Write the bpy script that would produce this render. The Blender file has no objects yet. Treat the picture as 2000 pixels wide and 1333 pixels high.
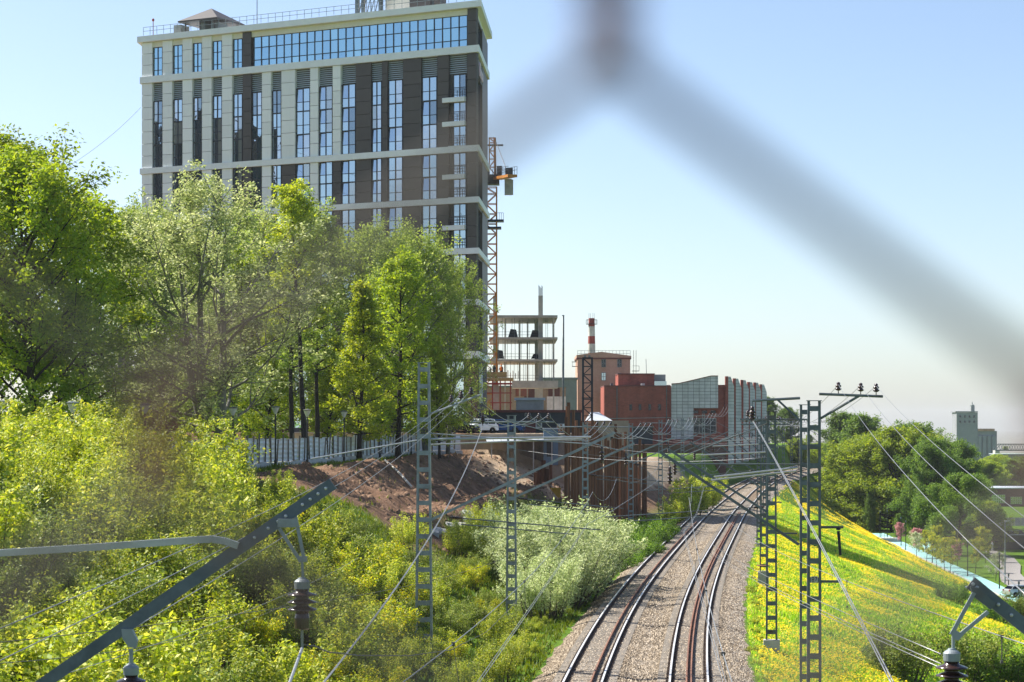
import bpy, math, random
import numpy as np
from mathutils import Vector, Matrix

D = bpy.data
SC = bpy.context.scene
COL = SC.collection
R = math.radians
F = 4167.0            # focal length in photo pixels (50 mm lens, 24 mm sensor, 2000 px wide)
CAMZ = 10.7           # camera height above the rail heads
HORIZON = 828.0

# ------------------------------------------------------------------ camera
cam_d = D.cameras.new('camera')
cam_d.sensor_width = 24.0
cam_d.lens = 50.0
cam_d.shift_y = (HORIZON - 666.5) / 2000.0
cam_d.clip_start = 0.02
cam_d.clip_end = 20000.0
cam_d.dof.use_dof = True
cam_d.dof.focus_distance = 140.0
cam_d.dof.aperture_fstop = 7.1
cam = D.objects.new('camera', cam_d)
cam.location = (0, 0, CAMZ)
cam.rotation_euler = (R(90), 0, 0)
COL.objects.link(cam)
SC.camera = cam

# ------------------------------------------------------------------ sky and sun
SUN = Vector((-0.87, 0.49, 0.0)).normalized()
ELEV = R(46)
SUNV = Vector((SUN.x * math.cos(ELEV), SUN.y * math.cos(ELEV), math.sin(ELEV)))
w = D.worlds.new('World')
SC.world = w
w.use_nodes = True
nt = w.node_tree
nt.nodes.clear()
wo = nt.nodes.new('ShaderNodeOutputWorld')
wb = nt.nodes.new('ShaderNodeBackground')
ws = nt.nodes.new('ShaderNodeTexSky')
ws.sky_type = 'NISHITA'
ws.sun_disc = False
ws.sun_elevation = ELEV
ws.sun_rotation = math.atan2(SUN.x, SUN.y)
ws.altitude = 100
ws.air_density = 0.75
ws.dust_density = 1.1
ws.ozone_density = 1.2
wb.inputs['Strength'].default_value = 0.097
nt.links.new(ws.outputs[0], wb.inputs['Color'])
nt.links.new(wb.outputs[0], wo.inputs['Surface'])
sd = D.lights.new('sun', 'SUN')
sd.energy = 5.0
sd.angle = R(0.55)
sd.color = (1.0, 0.95, 0.86)
so = D.objects.new('sun', sd)
so.rotation_euler = SUNV.to_track_quat('Z', 'Y').to_euler()
so.location = (-60, 60, 80)
COL.objects.link(so)

SC.view_settings.view_transform = 'Standard'
SC.view_settings.look = 'None'
SC.view_settings.gamma = 1.0
SC.view_settings.use_curve_mapping = False
SC.view_settings.exposure = 1.0
SC.render.engine = 'CYCLES'
SC.cycles.use_denoising = True
SC.cycles.max_bounces = 6
SC.cycles.transparent_max_bounces = 8
SC.cycles.caustics_reflective = False
SC.cycles.caustics_refractive = False

# ------------------------------------------------------------------ helpers
def at(px, py, Y):
    """world point seen at photo pixel (px, py) at distance Y"""
    return Vector(((px - 1000.0) / F * Y, Y, CAMZ - (py - HORIZON) / F * Y))

KIDS = {}

class MB:
    """mesh builder: several shapes collected into ONE mesh object"""
    def __init__(s):
        s.v = []
        s.f = []
    def quad(s, *p):
        n = len(s.v)
        s.v += [tuple(q) for q in p]
        s.f.append(tuple(range(n, n + len(p))))
    def box(s, c, d, rz=0.0, ax=None):
        n = len(s.v)
        hx, hy, hz = d[0] / 2, d[1] / 2, d[2] / 2
        if ax is None:
            ca, sa = math.cos(rz), math.sin(rz)
            ax = (Vector((ca, sa, 0)), Vector((-sa, ca, 0)), Vector((0, 0, 1)))
        c = Vector(c)
        for x, y, z in ((-1,-1,-1),(1,-1,-1),(1,1,-1),(-1,1,-1),(-1,-1,1),(1,-1,1),(1,1,1),(-1,1,1)):
            s.v.append(tuple(c + ax[0] * (x * hx) + ax[1] * (y * hy) + ax[2] * (z * hz)))
        for q in ((0,3,2,1),(4,5,6,7),(0,1,5,4),(1,2,6,5),(2,3,7,6),(3,0,4,7)):
            s.f.append(tuple(n + i for i in q))
    def bar(s, a, b, wd, ht, up=(0, 0, 1)):
        a, b = Vector(a), Vector(b)
        z = (b - a)
        L = z.length
        if L < 1e-6:
            return
        z = z / L
        up = Vector(up)
        if abs(z.dot(up)) > 0.98:
            up = Vector((1, 0, 0)) if abs(z.x) < 0.9 else Vector((0, 1, 0))
        x = z.cross(up).normalized()
        y = x.cross(z).normalized()
        s.box((a + b) / 2, (wd, ht, L), ax=(x, y, z))
    def tube(s, pts, r, n=6, cap=True):
        pts = [Vector(p) for p in pts]
        rs = r if isinstance(r, (list, tuple)) else [r] * len(pts)
        base = len(s.v)
        t0 = (pts[1] - pts[0]).normalized()
        ref = Vector((0, 0, 1)) if abs(t0.z) < 0.9 else Vector((1, 0, 0))
        for i, p in enumerate(pts):
            t = (pts[min(i + 1, len(pts) - 1)] - pts[max(i - 1, 0)])
            t = t.normalized() if t.length > 1e-9 else t0
            x = t.cross(ref)
            x = x.normalized() if x.length > 1e-4 else t.cross(Vector((0.3, 0.8, 0.5))).normalized()
            y = t.cross(x)
            for k in range(n):
                a = 2 * math.pi * k / n
                s.v.append(tuple(p + (x * math.cos(a) + y * math.sin(a)) * rs[i]))
        for i in range(len(pts) - 1):
            for k in range(n):
                a0 = base + i * n + k
                a1 = base + i * n + (k + 1) % n
                s.f.append((a0, a1, a1 + n, a0 + n))
        if cap:
            s.f.append(tuple(base + k for k in range(n))[::-1])
            e = base + (len(pts) - 1) * n
            s.f.append(tuple(e + k for k in range(n)))
    def lathe(s, c, prof, n=16, axis=None):
        """prof: list of (radius, height)"""
        c = Vector(c)
        if axis is None:
            ax, ay, az = Vector((1,0,0)), Vector((0,1,0)), Vector((0,0,1))
        else:
            az = Vector(axis).normalized()
            ax = az.orthogonal().normalized()
            ay = az.cross(ax)
        base = len(s.v)
        for r, h in prof:
            for k in range(n):
                a = 2 * math.pi * k / n
                s.v.append(tuple(c + ax * (math.cos(a) * r) + ay * (math.sin(a) * r) + az * h))
        for i in range(len(prof) - 1):
            for k in range(n):
                a0 = base + i * n + k
                a1 = base + i * n + (k + 1) % n
                s.f.append((a0, a1, a1 + n, a0 + n))
        s.f.append(tuple(base + k for k in range(n))[::-1])
        e = base + (len(prof) - 1) * n
        s.f.append(tuple(e + k for k in range(n)))
    def prism(s, poly, a, b):
        """poly: 2-D outline (u,v); a(u,v) and b(u,v) give the two end faces"""
        n = len(s.v)
        m = len(poly)
        s.v += [tuple(a(*p)) for p in poly] + [tuple(b(*p)) for p in poly]
        s.f.append(tuple(range(n, n + m))[::-1])
        s.f.append(tuple(range(n + m, n + 2 * m)))
        for i in range(m):
            j = (i + 1) % m
            s.f.append((n + i, n + j, n + m + j, n + m + i))
    def build(s, name, mat, parent=None, smooth=False, local=False):
        me = D.meshes.new(name)
        me.from_pydata(s.v, [], s.f)
        if mat is not None:
            me.materials.append(mat)
        if smooth:
            me.polygons.foreach_set('use_smooth', [True] * len(me.polygons))
        me.update()
        return link(name, me, parent, local)

def link(name, me, parent=None, local=False):
    o = D.objects.new(name, me)
    COL.objects.link(o)
    if parent is not None:
        o.parent = parent
        KIDS.setdefault(parent.name, []).append(o)
        if not local and parent.type == 'EMPTY':
            o.matrix_parent_inverse = Matrix.LocRotScale(parent.location, parent.rotation_euler, parent.scale).inverted()
    return o

def tag(o, label=None, cat=None, group=None, kind=None):
    if label: o['label'] = label
    if cat: o['category'] = cat
    if group: o['group'] = group
    if kind: o['kind'] = kind
    return o

def thing(name, label, cat, loc=(0, 0, 0), rz=0.0, group=None):
    o = D.objects.new(name, None)
    o.empty_display_size = 0.3
    COL.objects.link(o)
    o.location = loc
    o.rotation_euler = (0, 0, rz)
    return tag(o, label, cat, group)

def copy_tree(o, parent=None):
    c = o.copy()
    COL.objects.link(c)
    c.parent = parent
    if parent is not None:
        c.matrix_parent_inverse = o.matrix_parent_inverse.copy()
    for ch in list(KIDS.get(o.name, [])):
        k = copy_tree(ch, c)
        KIDS.setdefault(c.name, []).append(k)
    return c
ORD = ['first', 'second', 'third', 'fourth', 'fifth', 'sixth', 'seventh', 'eighth', 'ninth', 'tenth', 'eleventh', 'twelfth']

# ------------------------------------------------------------------ materials
def nodes(name):
    m = D.materials.new(name)
    m.use_nodes = True
    t = m.node_tree
    b = t.nodes['Principled BSDF']
    return m, t, b

def add(t, typ, **kw):
    n = t.nodes.new(typ)
    for k, v in kw.items():
        setattr(n, k, v)
    return n

def mix_rgb(t, fac, a, b, typ='MIX'):
    n = t.nodes.new('ShaderNodeMix')
    n.data_type = 'RGBA'
    n.blend_type = typ
    for s, v in ((0, fac), (6, a), (7, b)):
        if hasattr(v, 'links') or hasattr(v, 'is_output'):
            t.links.new(v, n.inputs[s])
        elif s == 0:
            n.inputs[0].default_value = v
        else:
            n.inputs[s].default_value = tuple(v) + (1.0,) if len(v) == 3 else v
    return n.outputs[2]

def ramp(t, src, stops):
    r = t.nodes.new('ShaderNodeValToRGB')
    el = r.color_ramp.elements
    while len(el) < len(stops):
        el.new(0.5)
    for e, (p, c) in zip(el, stops):
        e.position = p
        e.color = tuple(c) + (1.0,) if len(c) == 3 else c
    t.links.new(src, r.inputs[0])
    return r.outputs[0]

def noise(t, scale, detail=4.0, rough=0.6, vec=None, stretch=None):
    n = t.nodes.new('ShaderNodeTexNoise')
    n.inputs['Scale'].default_value = scale
    n.inputs['Detail'].default_value = detail
    n.inputs['Roughness'].default_value = rough
    if vec is None:
        tc = t.nodes.new('ShaderNodeTexCoord')
        vec = tc.outputs['Object']
    if stretch:
        mp = t.nodes.new('ShaderNodeMapping')
        mp.inputs['Scale'].default_value = stretch
        t.links.new(vec, mp.inputs[0])
        vec = mp.outputs[0]
    t.links.new(vec, n.inputs['Vector'])
    return n.outputs['Fac']

def mat(name, col, rough=0.7, metal=0.0, var=0.25, scale=3.0, col2=None, bump=0.0, bscale=None, stretch=None, rnd=0.0, spec=0.4):
    """procedural surface: base colour broken up by two noises, optional bump"""
    m, t, b = nodes(name)
    f1 = noise(t, scale, 5, 0.65, stretch=stretch)
    dark = tuple(c * (1 - var) for c in col)
    lite = tuple(min(1, c * (1 + var * 0.6)) for c in col)
    c = ramp(t, f1, [(0.28, dark), (0.72, lite)])
    if col2:
        f2 = noise(t, scale * 0.37, 6, 0.7, stretch=stretch)
        msk = ramp(t, f2, [(0.5, (0, 0, 0)), (0.68, (1, 1, 1))])
        c = mix_rgb(t, msk, c, col2)
    if rnd:
        oi = add(t, 'ShaderNodeObjectInfo')
        mr = add(t, 'ShaderNodeMapRange')
        mr.inputs[3].default_value = 1 - rnd
        mr.inputs[4].default_value = 1 + rnd
        t.links.new(oi.outputs['Random'], mr.inputs[0])
        cc = add(t, 'ShaderNodeCombineColor')
        for i in range(3):
            t.links.new(mr.outputs[0], cc.inputs[i])
        c = mix_rgb(t, 1.0, c, cc.outputs[0], 'MULTIPLY')
    t.links.new(c, b.inputs['Base Color'])
    b.inputs['Roughness'].default_value = rough
    b.inputs['Metallic'].default_value = metal
    b.inputs['Specular IOR Level'].default_value = spec
    if bump:
        bp = add(t, 'ShaderNodeBump')
        bp.inputs['Strength'].default_value = bump
        bp.inputs['Distance'].default_value = 0.05
        t.links.new(noise(t, bscale or scale * 6, 4, 0.7, stretch=stretch), bp.inputs['Height'])
        t.links.new(bp.outputs[0], b.inputs['Normal'])
    return m

def brick_mat(name, c1, c2, mortar, bw, bh, ms=0.01, var=0.2, axis='XZ', offset=0.5, stain=0.5):
    m, t, b = nodes(name)
    tc = add(t, 'ShaderNodeTexCoord')
    sp = add(t, 'ShaderNodeSeparateXYZ')
    cb = add(t, 'ShaderNodeCombineXYZ')
    t.links.new(tc.outputs['Object'], sp.inputs[0])
    if axis == 'XZ':
        t.links.new(sp.outputs[0], cb.inputs[0])
    else:
        ad = add(t, 'ShaderNodeMath', operation='SUBTRACT')
        t.links.new(sp.outputs[0], ad.inputs[0])
        t.links.new(sp.outputs[1], ad.inputs[1])
        t.links.new(ad.outputs[0], cb.inputs[0])
    t.links.new(sp.outputs[2], cb.inputs[1])
    br = add(t, 'ShaderNodeTexBrick')
    br.offset = offset
    br.inputs['Color1'].default_value = c1 + (1,)
    br.inputs['Color2'].default_value = c2 + (1,)
    br.inputs['Mortar'].default_value = mortar + (1,)
    br.inputs['Scale'].default_value = 1.0
    br.inputs['Brick Width'].default_value = bw
    br.inputs['Row Height'].default_value = bh
    br.inputs['Mortar Size'].default_value = ms
    br.inputs['Bias'].default_value = 0.0
    t.links.new(cb.outputs[0], br.inputs['Vector'])
    st = noise(t, 0.25, 6, 0.7, stretch=(1, 1, 0.4))
    s2 = ramp(t, st, [(0.3, (1 - stain,) * 3), (0.7, (1.0 + stain * 0.2,) * 3)])
    c = mix_rgb(t, 1.0, br.outputs['Color'], s2, 'MULTIPLY')
    t.links.new(c, b.inputs['Base Color'])
    b.inputs['Roughness'].default_value = 0.9
    b.inputs['Specular IOR Level'].default_value = 0.2
    bp = add(t, 'ShaderNodeBump')
    bp.inputs['Strength'].default_value = 0.4
    bp.inputs['Distance'].default_value = 0.02
    bp.invert = True
    t.links.new(br.outputs['Fac'], bp.inputs['Height'])
    t.links.new(bp.outputs[0], b.inputs['Normal'])
    return m

LEAF_GAIN = 1.9
def leaf_mat(name, c1, c2, c3=None, trans=0.45, gloss=0.25, gain=None):
    """leaf: colour varies leaf by leaf; light passes through"""
    m = D.materials.new(name)
    m.use_nodes = True
    t = m.node_tree
    t.nodes.clear()
    out = add(t, 'ShaderNodeOutputMaterial')
    g = add(t, 'ShaderNodeNewGeometry')
    gain = gain or LEAF_GAIN
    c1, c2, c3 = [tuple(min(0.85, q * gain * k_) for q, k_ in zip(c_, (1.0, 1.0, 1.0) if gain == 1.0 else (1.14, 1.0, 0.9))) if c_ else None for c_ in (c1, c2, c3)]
    stops = [(0.0, c1), (0.6, c2)] + ([(1.0, c3)] if c3 else [])
    c = ramp(t, g.outputs['Random Per Island'], stops)
    oi = add(t, 'ShaderNodeObjectInfo')
    hs = add(t, 'ShaderNodeHueSaturation')
    mr = add(t, 'ShaderNodeMapRange')
    mr.inputs[3].default_value = 0.80
    mr.inputs[4].default_value = 1.2
    t.links.new(oi.outputs['Random'], mr.inputs[0])
    t.links.new(mr.outputs[0], hs.inputs['Value'])
    t.links.new(c, hs.inputs['Color'])
    pb = add(t, 'ShaderNodeBsdfPrincipled')
    pb.inputs['Roughness'].default_value = 0.55
    pb.inputs['Specular IOR Level'].default_value = gloss
    tr = add(t, 'ShaderNodeBsdfTranslucent')
    t.links.new(hs.outputs[0], pb.inputs['Base Color'])
    hs2 = add(t, 'ShaderNodeHueSaturation')
    hs2.inputs['Hue'].default_value = 0.485
    hs2.inputs['Saturation'].default_value = 1.1
    hs2.inputs['Value'].default_value = 1.5
    t.links.new(hs.outputs[0], hs2.inputs['Color'])
    t.links.new(hs2.outputs[0], tr.inputs['Color'])
    mx = add(t, 'ShaderNodeMixShader')
    mx.inputs[0].default_value = trans
    t.links.new(pb.outputs[0], mx.inputs[1])
    t.links.new(tr.outputs[0], mx.inputs[2])
    t.links.new(mx.outputs[0], out.inputs['Surface'])
    return m

def glass_mat(name, tint, rough=0.02, body=(0.02, 0.03, 0.04), ripple=0.0):
    m, t, b = nodes(name)
    b.inputs['Base Color'].default_value = body + (1,)
    b.inputs['Roughness'].default_value = rough
    gl = add(t, 'ShaderNodeBsdfGlossy')
    gl.inputs['Color'].default_value = tint + (1,)
    gl.inputs['Roughness'].default_value = rough
    if ripple:
        bp = add(t, 'ShaderNodeBump')
        bp.inputs['Strength'].default_value = ripple
        bp.inputs['Distance'].default_value = 0.02
        t.links.new(noise(t, 0.9, 2, 0.5), bp.inputs['Height'])
        t.links.new(bp.outputs[0], gl.inputs['Normal'])
    mx = add(t, 'ShaderNodeMixShader')
    fr = add(t, 'ShaderNodeFresnel')
    fr.inputs[0].default_value = 2.2
    mr = add(t, 'ShaderNodeMapRange')
    mr.inputs[3].default_value = 0.55
    mr.inputs[4].default_value = 1.0
    t.links.new(fr.outputs[0], mr.inputs[0])
    t.links.new(mr.outputs[0], mx.inputs[0])
    t.links.new(b.outputs[0], mx.inputs[1])
    t.links.new(gl.outputs[0], mx.inputs[2])
    t.links.new(mx.outputs[0], t.nodes['Material Output'].inputs['Surface'])
    return m

M = {}
M['white_panel'] = mat('white_panel', (0.85, 0.85, 0.85), 0.55, var=0.10, scale=0.9, rnd=0.06, stretch=(1, 1, 0.12))
M['band'] = mat('band_panel', (0.79, 0.80, 0.81), 0.55, var=0.08, scale=0.8)
M['soffit'] = mat('soffit_panel', (0.74, 0.70, 0.60), 0.6, var=0.08, scale=0.8)
M['dark_panel'] = mat('dark_panel', (0.078, 0.066, 0.060), 0.5, var=0.12, scale=0.6, rnd=0.1)
M['core'] = mat('building_core', (0.10, 0.10, 0.10), 0.8, var=0.1)
M['frame'] = mat('window_frame', (0.018, 0.022, 0.03), 0.4, var=0.1)
M['glass'] = glass_mat('window_glass', (0.66, 0.80, 0.88), ripple=0.16)
M['glass_b'] = glass_mat('window_glass_dim', (0.34, 0.42, 0.48), ripple=0.2)
M['glass_c'] = glass_mat('window_glass_wavy', (0.72, 0.78, 0.84), ripple=0.9, body=(0.10, 0.08, 0.07))
M['blind'] = glass_mat('window_with_blind', (0.45, 0.50, 0.54), body=(0.42, 0.42, 0.40), ripple=0.1)
M['glass_top'] = glass_mat('attic_glass', (0.50, 0.78, 0.92), body=(0.05, 0.14, 0.2), ripple=0.02)
M['glass_dark'] = glass_mat('dark_glass', (0.035, 0.042, 0.05))
M['louver'] = mat('louver', (0.42, 0.48, 0.52), 0.4, var=0.1)
M['galv'] = mat('galvanised_steel', (0.29, 0.33, 0.35), 0.5, 0.3, var=0.3, scale=2.2, col2=(0.19, 0.19, 0.18))
M['galv_dark'] = mat('painted_mast_steel', (0.12, 0.15, 0.165), 0.5, 0.2, var=0.35, scale=2.0, col2=(0.085, 0.07, 0.06))
M['channel'] = mat('weathered_channel_steel', (0.12, 0.15, 0.18), 0.45, 0.3, var=0.25, scale=6, col2=(0.08, 0.10, 0.12))
M['steel_lite'] = mat('bright_tube_steel', (0.48, 0.50, 0.51), 0.38, 0.5, var=0.2, scale=4)
M['wire'] = mat('wire_aluminium', (0.26, 0.265, 0.27), 0.42, 0.45, var=0.15, scale=5)
M['wire_dark'] = mat('wire_copper_dark', (0.10, 0.095, 0.09), 0.55, 0.3, var=0.2, scale=5)
M['insul'] = mat('brown_porcelain', (0.045, 0.022, 0.018), 0.18, var=0.2, scale=8, spec=0.6)
M['black'] = mat('black_steel', (0.012, 0.014, 0.018), 0.5, 0.1, var=0.3, scale=3)
M['dark_lattice'] = mat('dark_blue_lattice', (0.018, 0.026, 0.04), 0.5, 0.1, var=0.3, scale=3)
M['concrete'] = mat('raw_concrete', (0.46, 0.45, 0.42), 0.9, var=0.25, scale=0.9, col2=(0.34, 0.33, 0.30), bump=0.3)
M['concrete_lite'] = mat('pale_concrete', (0.52, 0.51, 0.49), 0.9, var=0.2, scale=1.2, col2=(0.38, 0.37, 0.35), bump=0.3)
M['rust'] = mat('rusted_sheet_pile', (0.25, 0.105, 0.055), 0.85, 0.1, var=0.5, scale=1.3, col2=(0.06, 0.03, 0.022), bump=0.4, stretch=(3, 3, 0.4), rnd=0.3)
M['rust_rail'] = mat('rusted_rail', (0.25, 0.12, 0.075), 0.7, 0.2, var=0.25, scale=3)
M['rail_side'] = mat('rail_web', (0.075, 0.048, 0.037), 0.8, 0.1, var=0.3, scale=4)
M['rail_top'] = mat('polished_rail_head', (0.78, 0.77, 0.76), 0.5, 0.6, var=0.1, scale=3)
M['crane'] = mat('crane_orange', (0.62, 0.24, 0.03), 0.5, 0.1, var=0.2, scale=1.5, col2=(0.4, 0.16, 0.04))
M['crane_blue'] = mat('crane_navy', (0.02, 0.035, 0.07), 0.5, 0.1, var=0.2)
M['red_steel'] = mat('red_formwork_steel', (0.30, 0.045, 0.04), 0.6, 0.1, var=0.3, scale=2)
M['wood'] = mat('formwork_plywood', (0.42, 0.29, 0.14), 0.8, var=0.3, scale=1.5)
M['red_brick'] = brick_mat('red_brick', (0.46, 0.115, 0.08), (0.33, 0.085, 0.065), (0.30, 0.15, 0.12), 0.5, 0.2, 0.018, axis='X')
M['dark_brick'] = brick_mat('dark_brown_brick', (0.19, 0.08, 0.065), (0.12, 0.06, 0.05), (0.16, 0.12, 0.11), 0.5, 0.2, 0.02, axis='X')
M['tan_brick'] = brick_mat('tan_brick', (0.62, 0.35, 0.25), (0.54, 0.30, 0.21), (0.55, 0.40, 0.32), 0.5, 0.2, 0.02, axis='X', stain=0.25)
M['orange_brick'] = brick_mat('orange_brick', (0.66, 0.36, 0.26), (0.58, 0.31, 0.22), (0.45, 0.3, 0.24), 0.5, 0.2, 0.02, axis='X')
M['tile'] = brick_mat('grey_facing_tile', (0.70, 0.70, 0.71), (0.58, 0.58, 0.59), (0.16, 0.16, 0.155), 1.05, 0.62, 0.035, offset=0.0, axis='X', stain=0.35)
M['slate'] = mat('slate_render', (0.045, 0.052, 0.062), 0.8, var=0.2, scale=0.8, col2=(0.07, 0.065, 0.06))
M['greygreen'] = mat('greygreen_render', (0.24, 0.26, 0.25), 0.9, var=0.2, scale=0.6)
M['cream'] = mat('cream_render', (0.64, 0.58, 0.44), 0.85, var=0.12, scale=0.6, col2=(0.5, 0.45, 0.34))
M['stained'] = mat('stained_render', (0.40, 0.33, 0.26), 0.9, var=0.35, scale=0.5, col2=(0.12, 0.10, 0.09), stretch=(1, 1, 0.5))
M['roof_metal'] = mat('pale_roof_metal', (0.52, 0.56, 0.60), 0.5, 0.2, var=0.15, scale=0.8)
M['roof_blue'] = mat('blue_grey_roof', (0.15, 0.22, 0.30), 0.5, 0.2, var=0.2, scale=0.8)
M['roof_red'] = mat('brown_red_trim', (0.16, 0.05, 0.045), 0.7, var=0.2)
M['fence_sheet'] = mat('white_fence_sheet', (0.66, 0.69, 0.73), 0.45, 0.1, var=0.12, scale=1.0, rnd=0.12)
M['fence_post'] = mat('weathered_fence_post', (0.20, 0.17, 0.15), 0.85, var=0.35, scale=2, rnd=0.3)
M['lamp_white'] = mat('lamp_shade', (0.62, 0.60, 0.56), 0.4, var=0.08)
M['car_white'] = mat('white_paint', (0.74, 0.77, 0.80), 0.18, var=0.03, spec=0.6)
M['car_blue'] = mat('blue_paint', (0.015, 0.07, 0.24), 0.18, var=0.05, spec=0.6)
M['car_dark'] = mat('dark_paint', (0.012, 0.016, 0.02), 0.15, var=0.05, spec=0.6)
M['car_silver'] = mat('silver_paint', (0.42, 0.44, 0.45), 0.25, 0.4, var=0.05, spec=0.6)
M['tyre'] = mat('tyre', (0.012, 0.012, 0.012), 0.9)
M['rim'] = mat('alloy_rim', (0.5, 0.5, 0.52), 0.3, 0.7)
M['red'] = mat('red_paint', (0.30, 0.055, 0.045), 0.7, var=0.35, scale=0.8)
M['white'] = mat('white_paint_wall', (0.58, 0.56, 0.53), 0.7, var=0.3, scale=0.7)
M['yellow'] = mat('yellow_box', (0.55, 0.33, 0.03), 0.6, var=0.2)
M['pink'] = mat('pink_letters', (0.75, 0.55, 0.72), 0.4, var=0.05)
M['bark'] = mat('bark', (0.085, 0.068, 0.052), 0.95, var=0.45, scale=2.5, bump=0.6, stretch=(1, 1, 0.3))
M['bark_dark'] = mat('bark_dark', (0.03, 0.024, 0.02), 0.95, var=0.45, scale=2.5, bump=0.6, stretch=(1, 1, 0.3))
M['bark_pale'] = mat('bark_pale', (0.20, 0.19, 0.165), 0.95, var=0.45, scale=1.8, col2=(0.06, 0.055, 0.05), bump=0.5, stretch=(1, 1, 0.4))
M['skin'] = mat('skin', (0.45, 0.26, 0.18), 0.6, var=0.05)
M['cloth_navy'] = mat('navy_workwear', (0.02, 0.03, 0.06), 0.9, var=0.2)
M['cloth_orange'] = mat('orange_vest', (0.75, 0.20, 0.03), 0.8, var=0.1)
M['cloth_white'] = mat('white_cloth', (0.7, 0.7, 0.68), 0.9, var=0.1)
M['path_blue'] = mat('turquoise_path', (0.30, 0.56, 0.55), 0.85, var=0.12, scale=0.8, col2=(0.36, 0.60, 0.58))
M['path_grey'] = mat('grey_paving', (0.27, 0.25, 0.235), 0.9, var=0.12, scale=1.0)
M['asphalt'] = mat('asphalt', (0.09, 0.088, 0.085), 0.9, var=0.25, scale=1.0)
M['silo'] = mat('silo_concrete', (0.25, 0.255, 0.28), 0.9, var=0.2, scale=0.15, col2=(0.22, 0.22, 0.23))
M['rusty_wire'] = mat('weathered_fence_wire', (0.135, 0.115, 0.10), 0.7, 0.2, var=0.35, scale=60, col2=(0.16, 0.09, 0.06))
M['rusty_knot'] = mat('rusty_wire_knot', (0.17, 0.075, 0.045), 0.8, 0.1, var=0.4, scale=60)
M['sleeper'] = mat('concrete_sleeper', (0.34, 0.30, 0.25), 0.9, var=0.3, scale=3)
M['stone'] = mat('ballast_stone', (0.42, 0.31, 0.24), 0.95, var=0.1, scale=1.0)
# ------------------------------------------------------------------ terrain
rng = np.random.default_rng(7)
random.seed(7)

_TY = np.array([-400, -200, -60, 0, 40, 88.3, 112.3, 130.7, 163.3, 204.5, 257.7, 343, 400, 446, 490, 579, 700, 900, 5000])
_TX = np.array([-12, -8, -2.2, 1.0, 3.6, 7.24, 9.45, 11.33, 15.2, 20.5, 27.4, 39.6, 48.6, 56.8, 65.2, 86.0, 122, 200, 2400])
def _smooth():
    yy = np.arange(-400, 1500, 4.0)
    xx = np.interp(yy, _TY, _TX)
    k = np.hanning(17); k /= k.sum()
    xs = np.convolve(np.pad(xx, 8, mode='edge'), k, 'valid')
    return yy, xs
_SY, _SX = _smooth()
def xt(Y):
    return np.interp(Y, _SY, _SX)
def tdir(Y):
    d = Vector((float(xt(Y + 3) - xt(Y - 3)), 6.0, 0)).normalized()
    return d

def sstep(t):
    t = np.clip(t, 0, 1)
    return t * t * (3 - 2 * t)

def vnoise(x, y, s, seed=0):
    """cheap smooth value noise"""
    r = np.random.default_rng(seed).random((64, 64))
    x = np.asarray(x) / s
    y = np.asarray(y) / s
    xi, yi = np.floor(x).astype(int), np.floor(y).astype(int)
    fx, fy = sstep(x - xi), sstep(y - yi)
    a = r[xi % 64, yi % 64]; b = r[(xi + 1) % 64, yi % 64]
    c = r[xi % 64, (yi + 1) % 64]; d = r[(xi + 1) % 64, (yi + 1) % 64]
    return (a * (1 - fx) + b * fx) * (1 - fy) + (c * (1 - fx) + d * fx) * fy

def left_edge(Y):   # left edge of the ballast
    return xt(Y) - 6.7
def right_edge(Y):
    return xt(Y) + 2.9
def slope_w(Y):
    return np.interp(Y, [0, 230, 330, 400, 500], [23.5, 23, 11, 5, 4])
def plateau(Y):
    return np.interp(Y, [0, 235, 330, 420, 700], [7.3, 7.3, 5.4, 5.2, 5.0])
def foot(Y):
    return np.maximum(60 + (Y - 250) * 0.06, right_edge(Y) + 12)

def hgt(X, Y):
    X = np.asarray(X, float); Y = np.asarray(Y, float)
    xl, xr = left_edge(Y), right_edge(Y)
    # left bank
    d = (xl - X)
    w_ = slope_w(Y)
    t = d / w_
    soil = sstep((Y - 140) / 14) * (1 - sstep((Y - 228) / 10)) * (1 - sstep((t - 1.05) / 0.12))
    prof_a = sstep((t - 0.10) / 0.85)
    # terraced profile in the dug-over part
    ter = 0.40 * sstep((t - 0.16) / 0.28) + 0.20 * sstep((t - 0.50) / 0.05) + 0.12 * sstep((t - 0.72) / 0.05) + 0.28 * sstep((t - 0.80) / 0.2)
    prof = prof_a * (1 - soil) + ter * soil
    z_l = -0.6 + (plateau(Y) + 0.6) * prof
    z_l = z_l + soil * ((vnoise(X, Y, 3.1, 1) - 0.5) * 0.7 + (vnoise(X, Y, 0.9, 2) - 0.5) * 0.5) * (t > 0.1)
    # parking level behind the retaining wall
    park = (Y > 240.0) & (X < 7.5) & (X > -140)
    z_l = np.where(park, 9.6, z_l)
    far = sstep((X + 60) / -60) * 2.0
    z_l = z_l + np.where(park, 0, far)
    # right bank
    ft = foot(Y)
    t2 = (X - xr) / (ft - xr)
    z_r = -0.5 - 10.5 * np.clip(t2, 0, 1) ** 0.94 + (vnoise(X, Y, 7, 3) - 0.5) * 0.5 * np.clip(t2 * 3, 0, 1) * (t2 < 1)
    z_m = -0.55
    z = np.where(X < xl, np.where(d > 0, z_l, z_m), np.where(X > xr, z_r, z_m))
    z = z - np.maximum(0, Y - 620) * 0.0125
    z = z + np.where((X < xl) | (X > xr), (vnoise(X, Y, 2.3, 4) - 0.5) * 0.15, 0)
    return z
def hz(X, Y):
    return float(hgt(X, Y))

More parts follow.
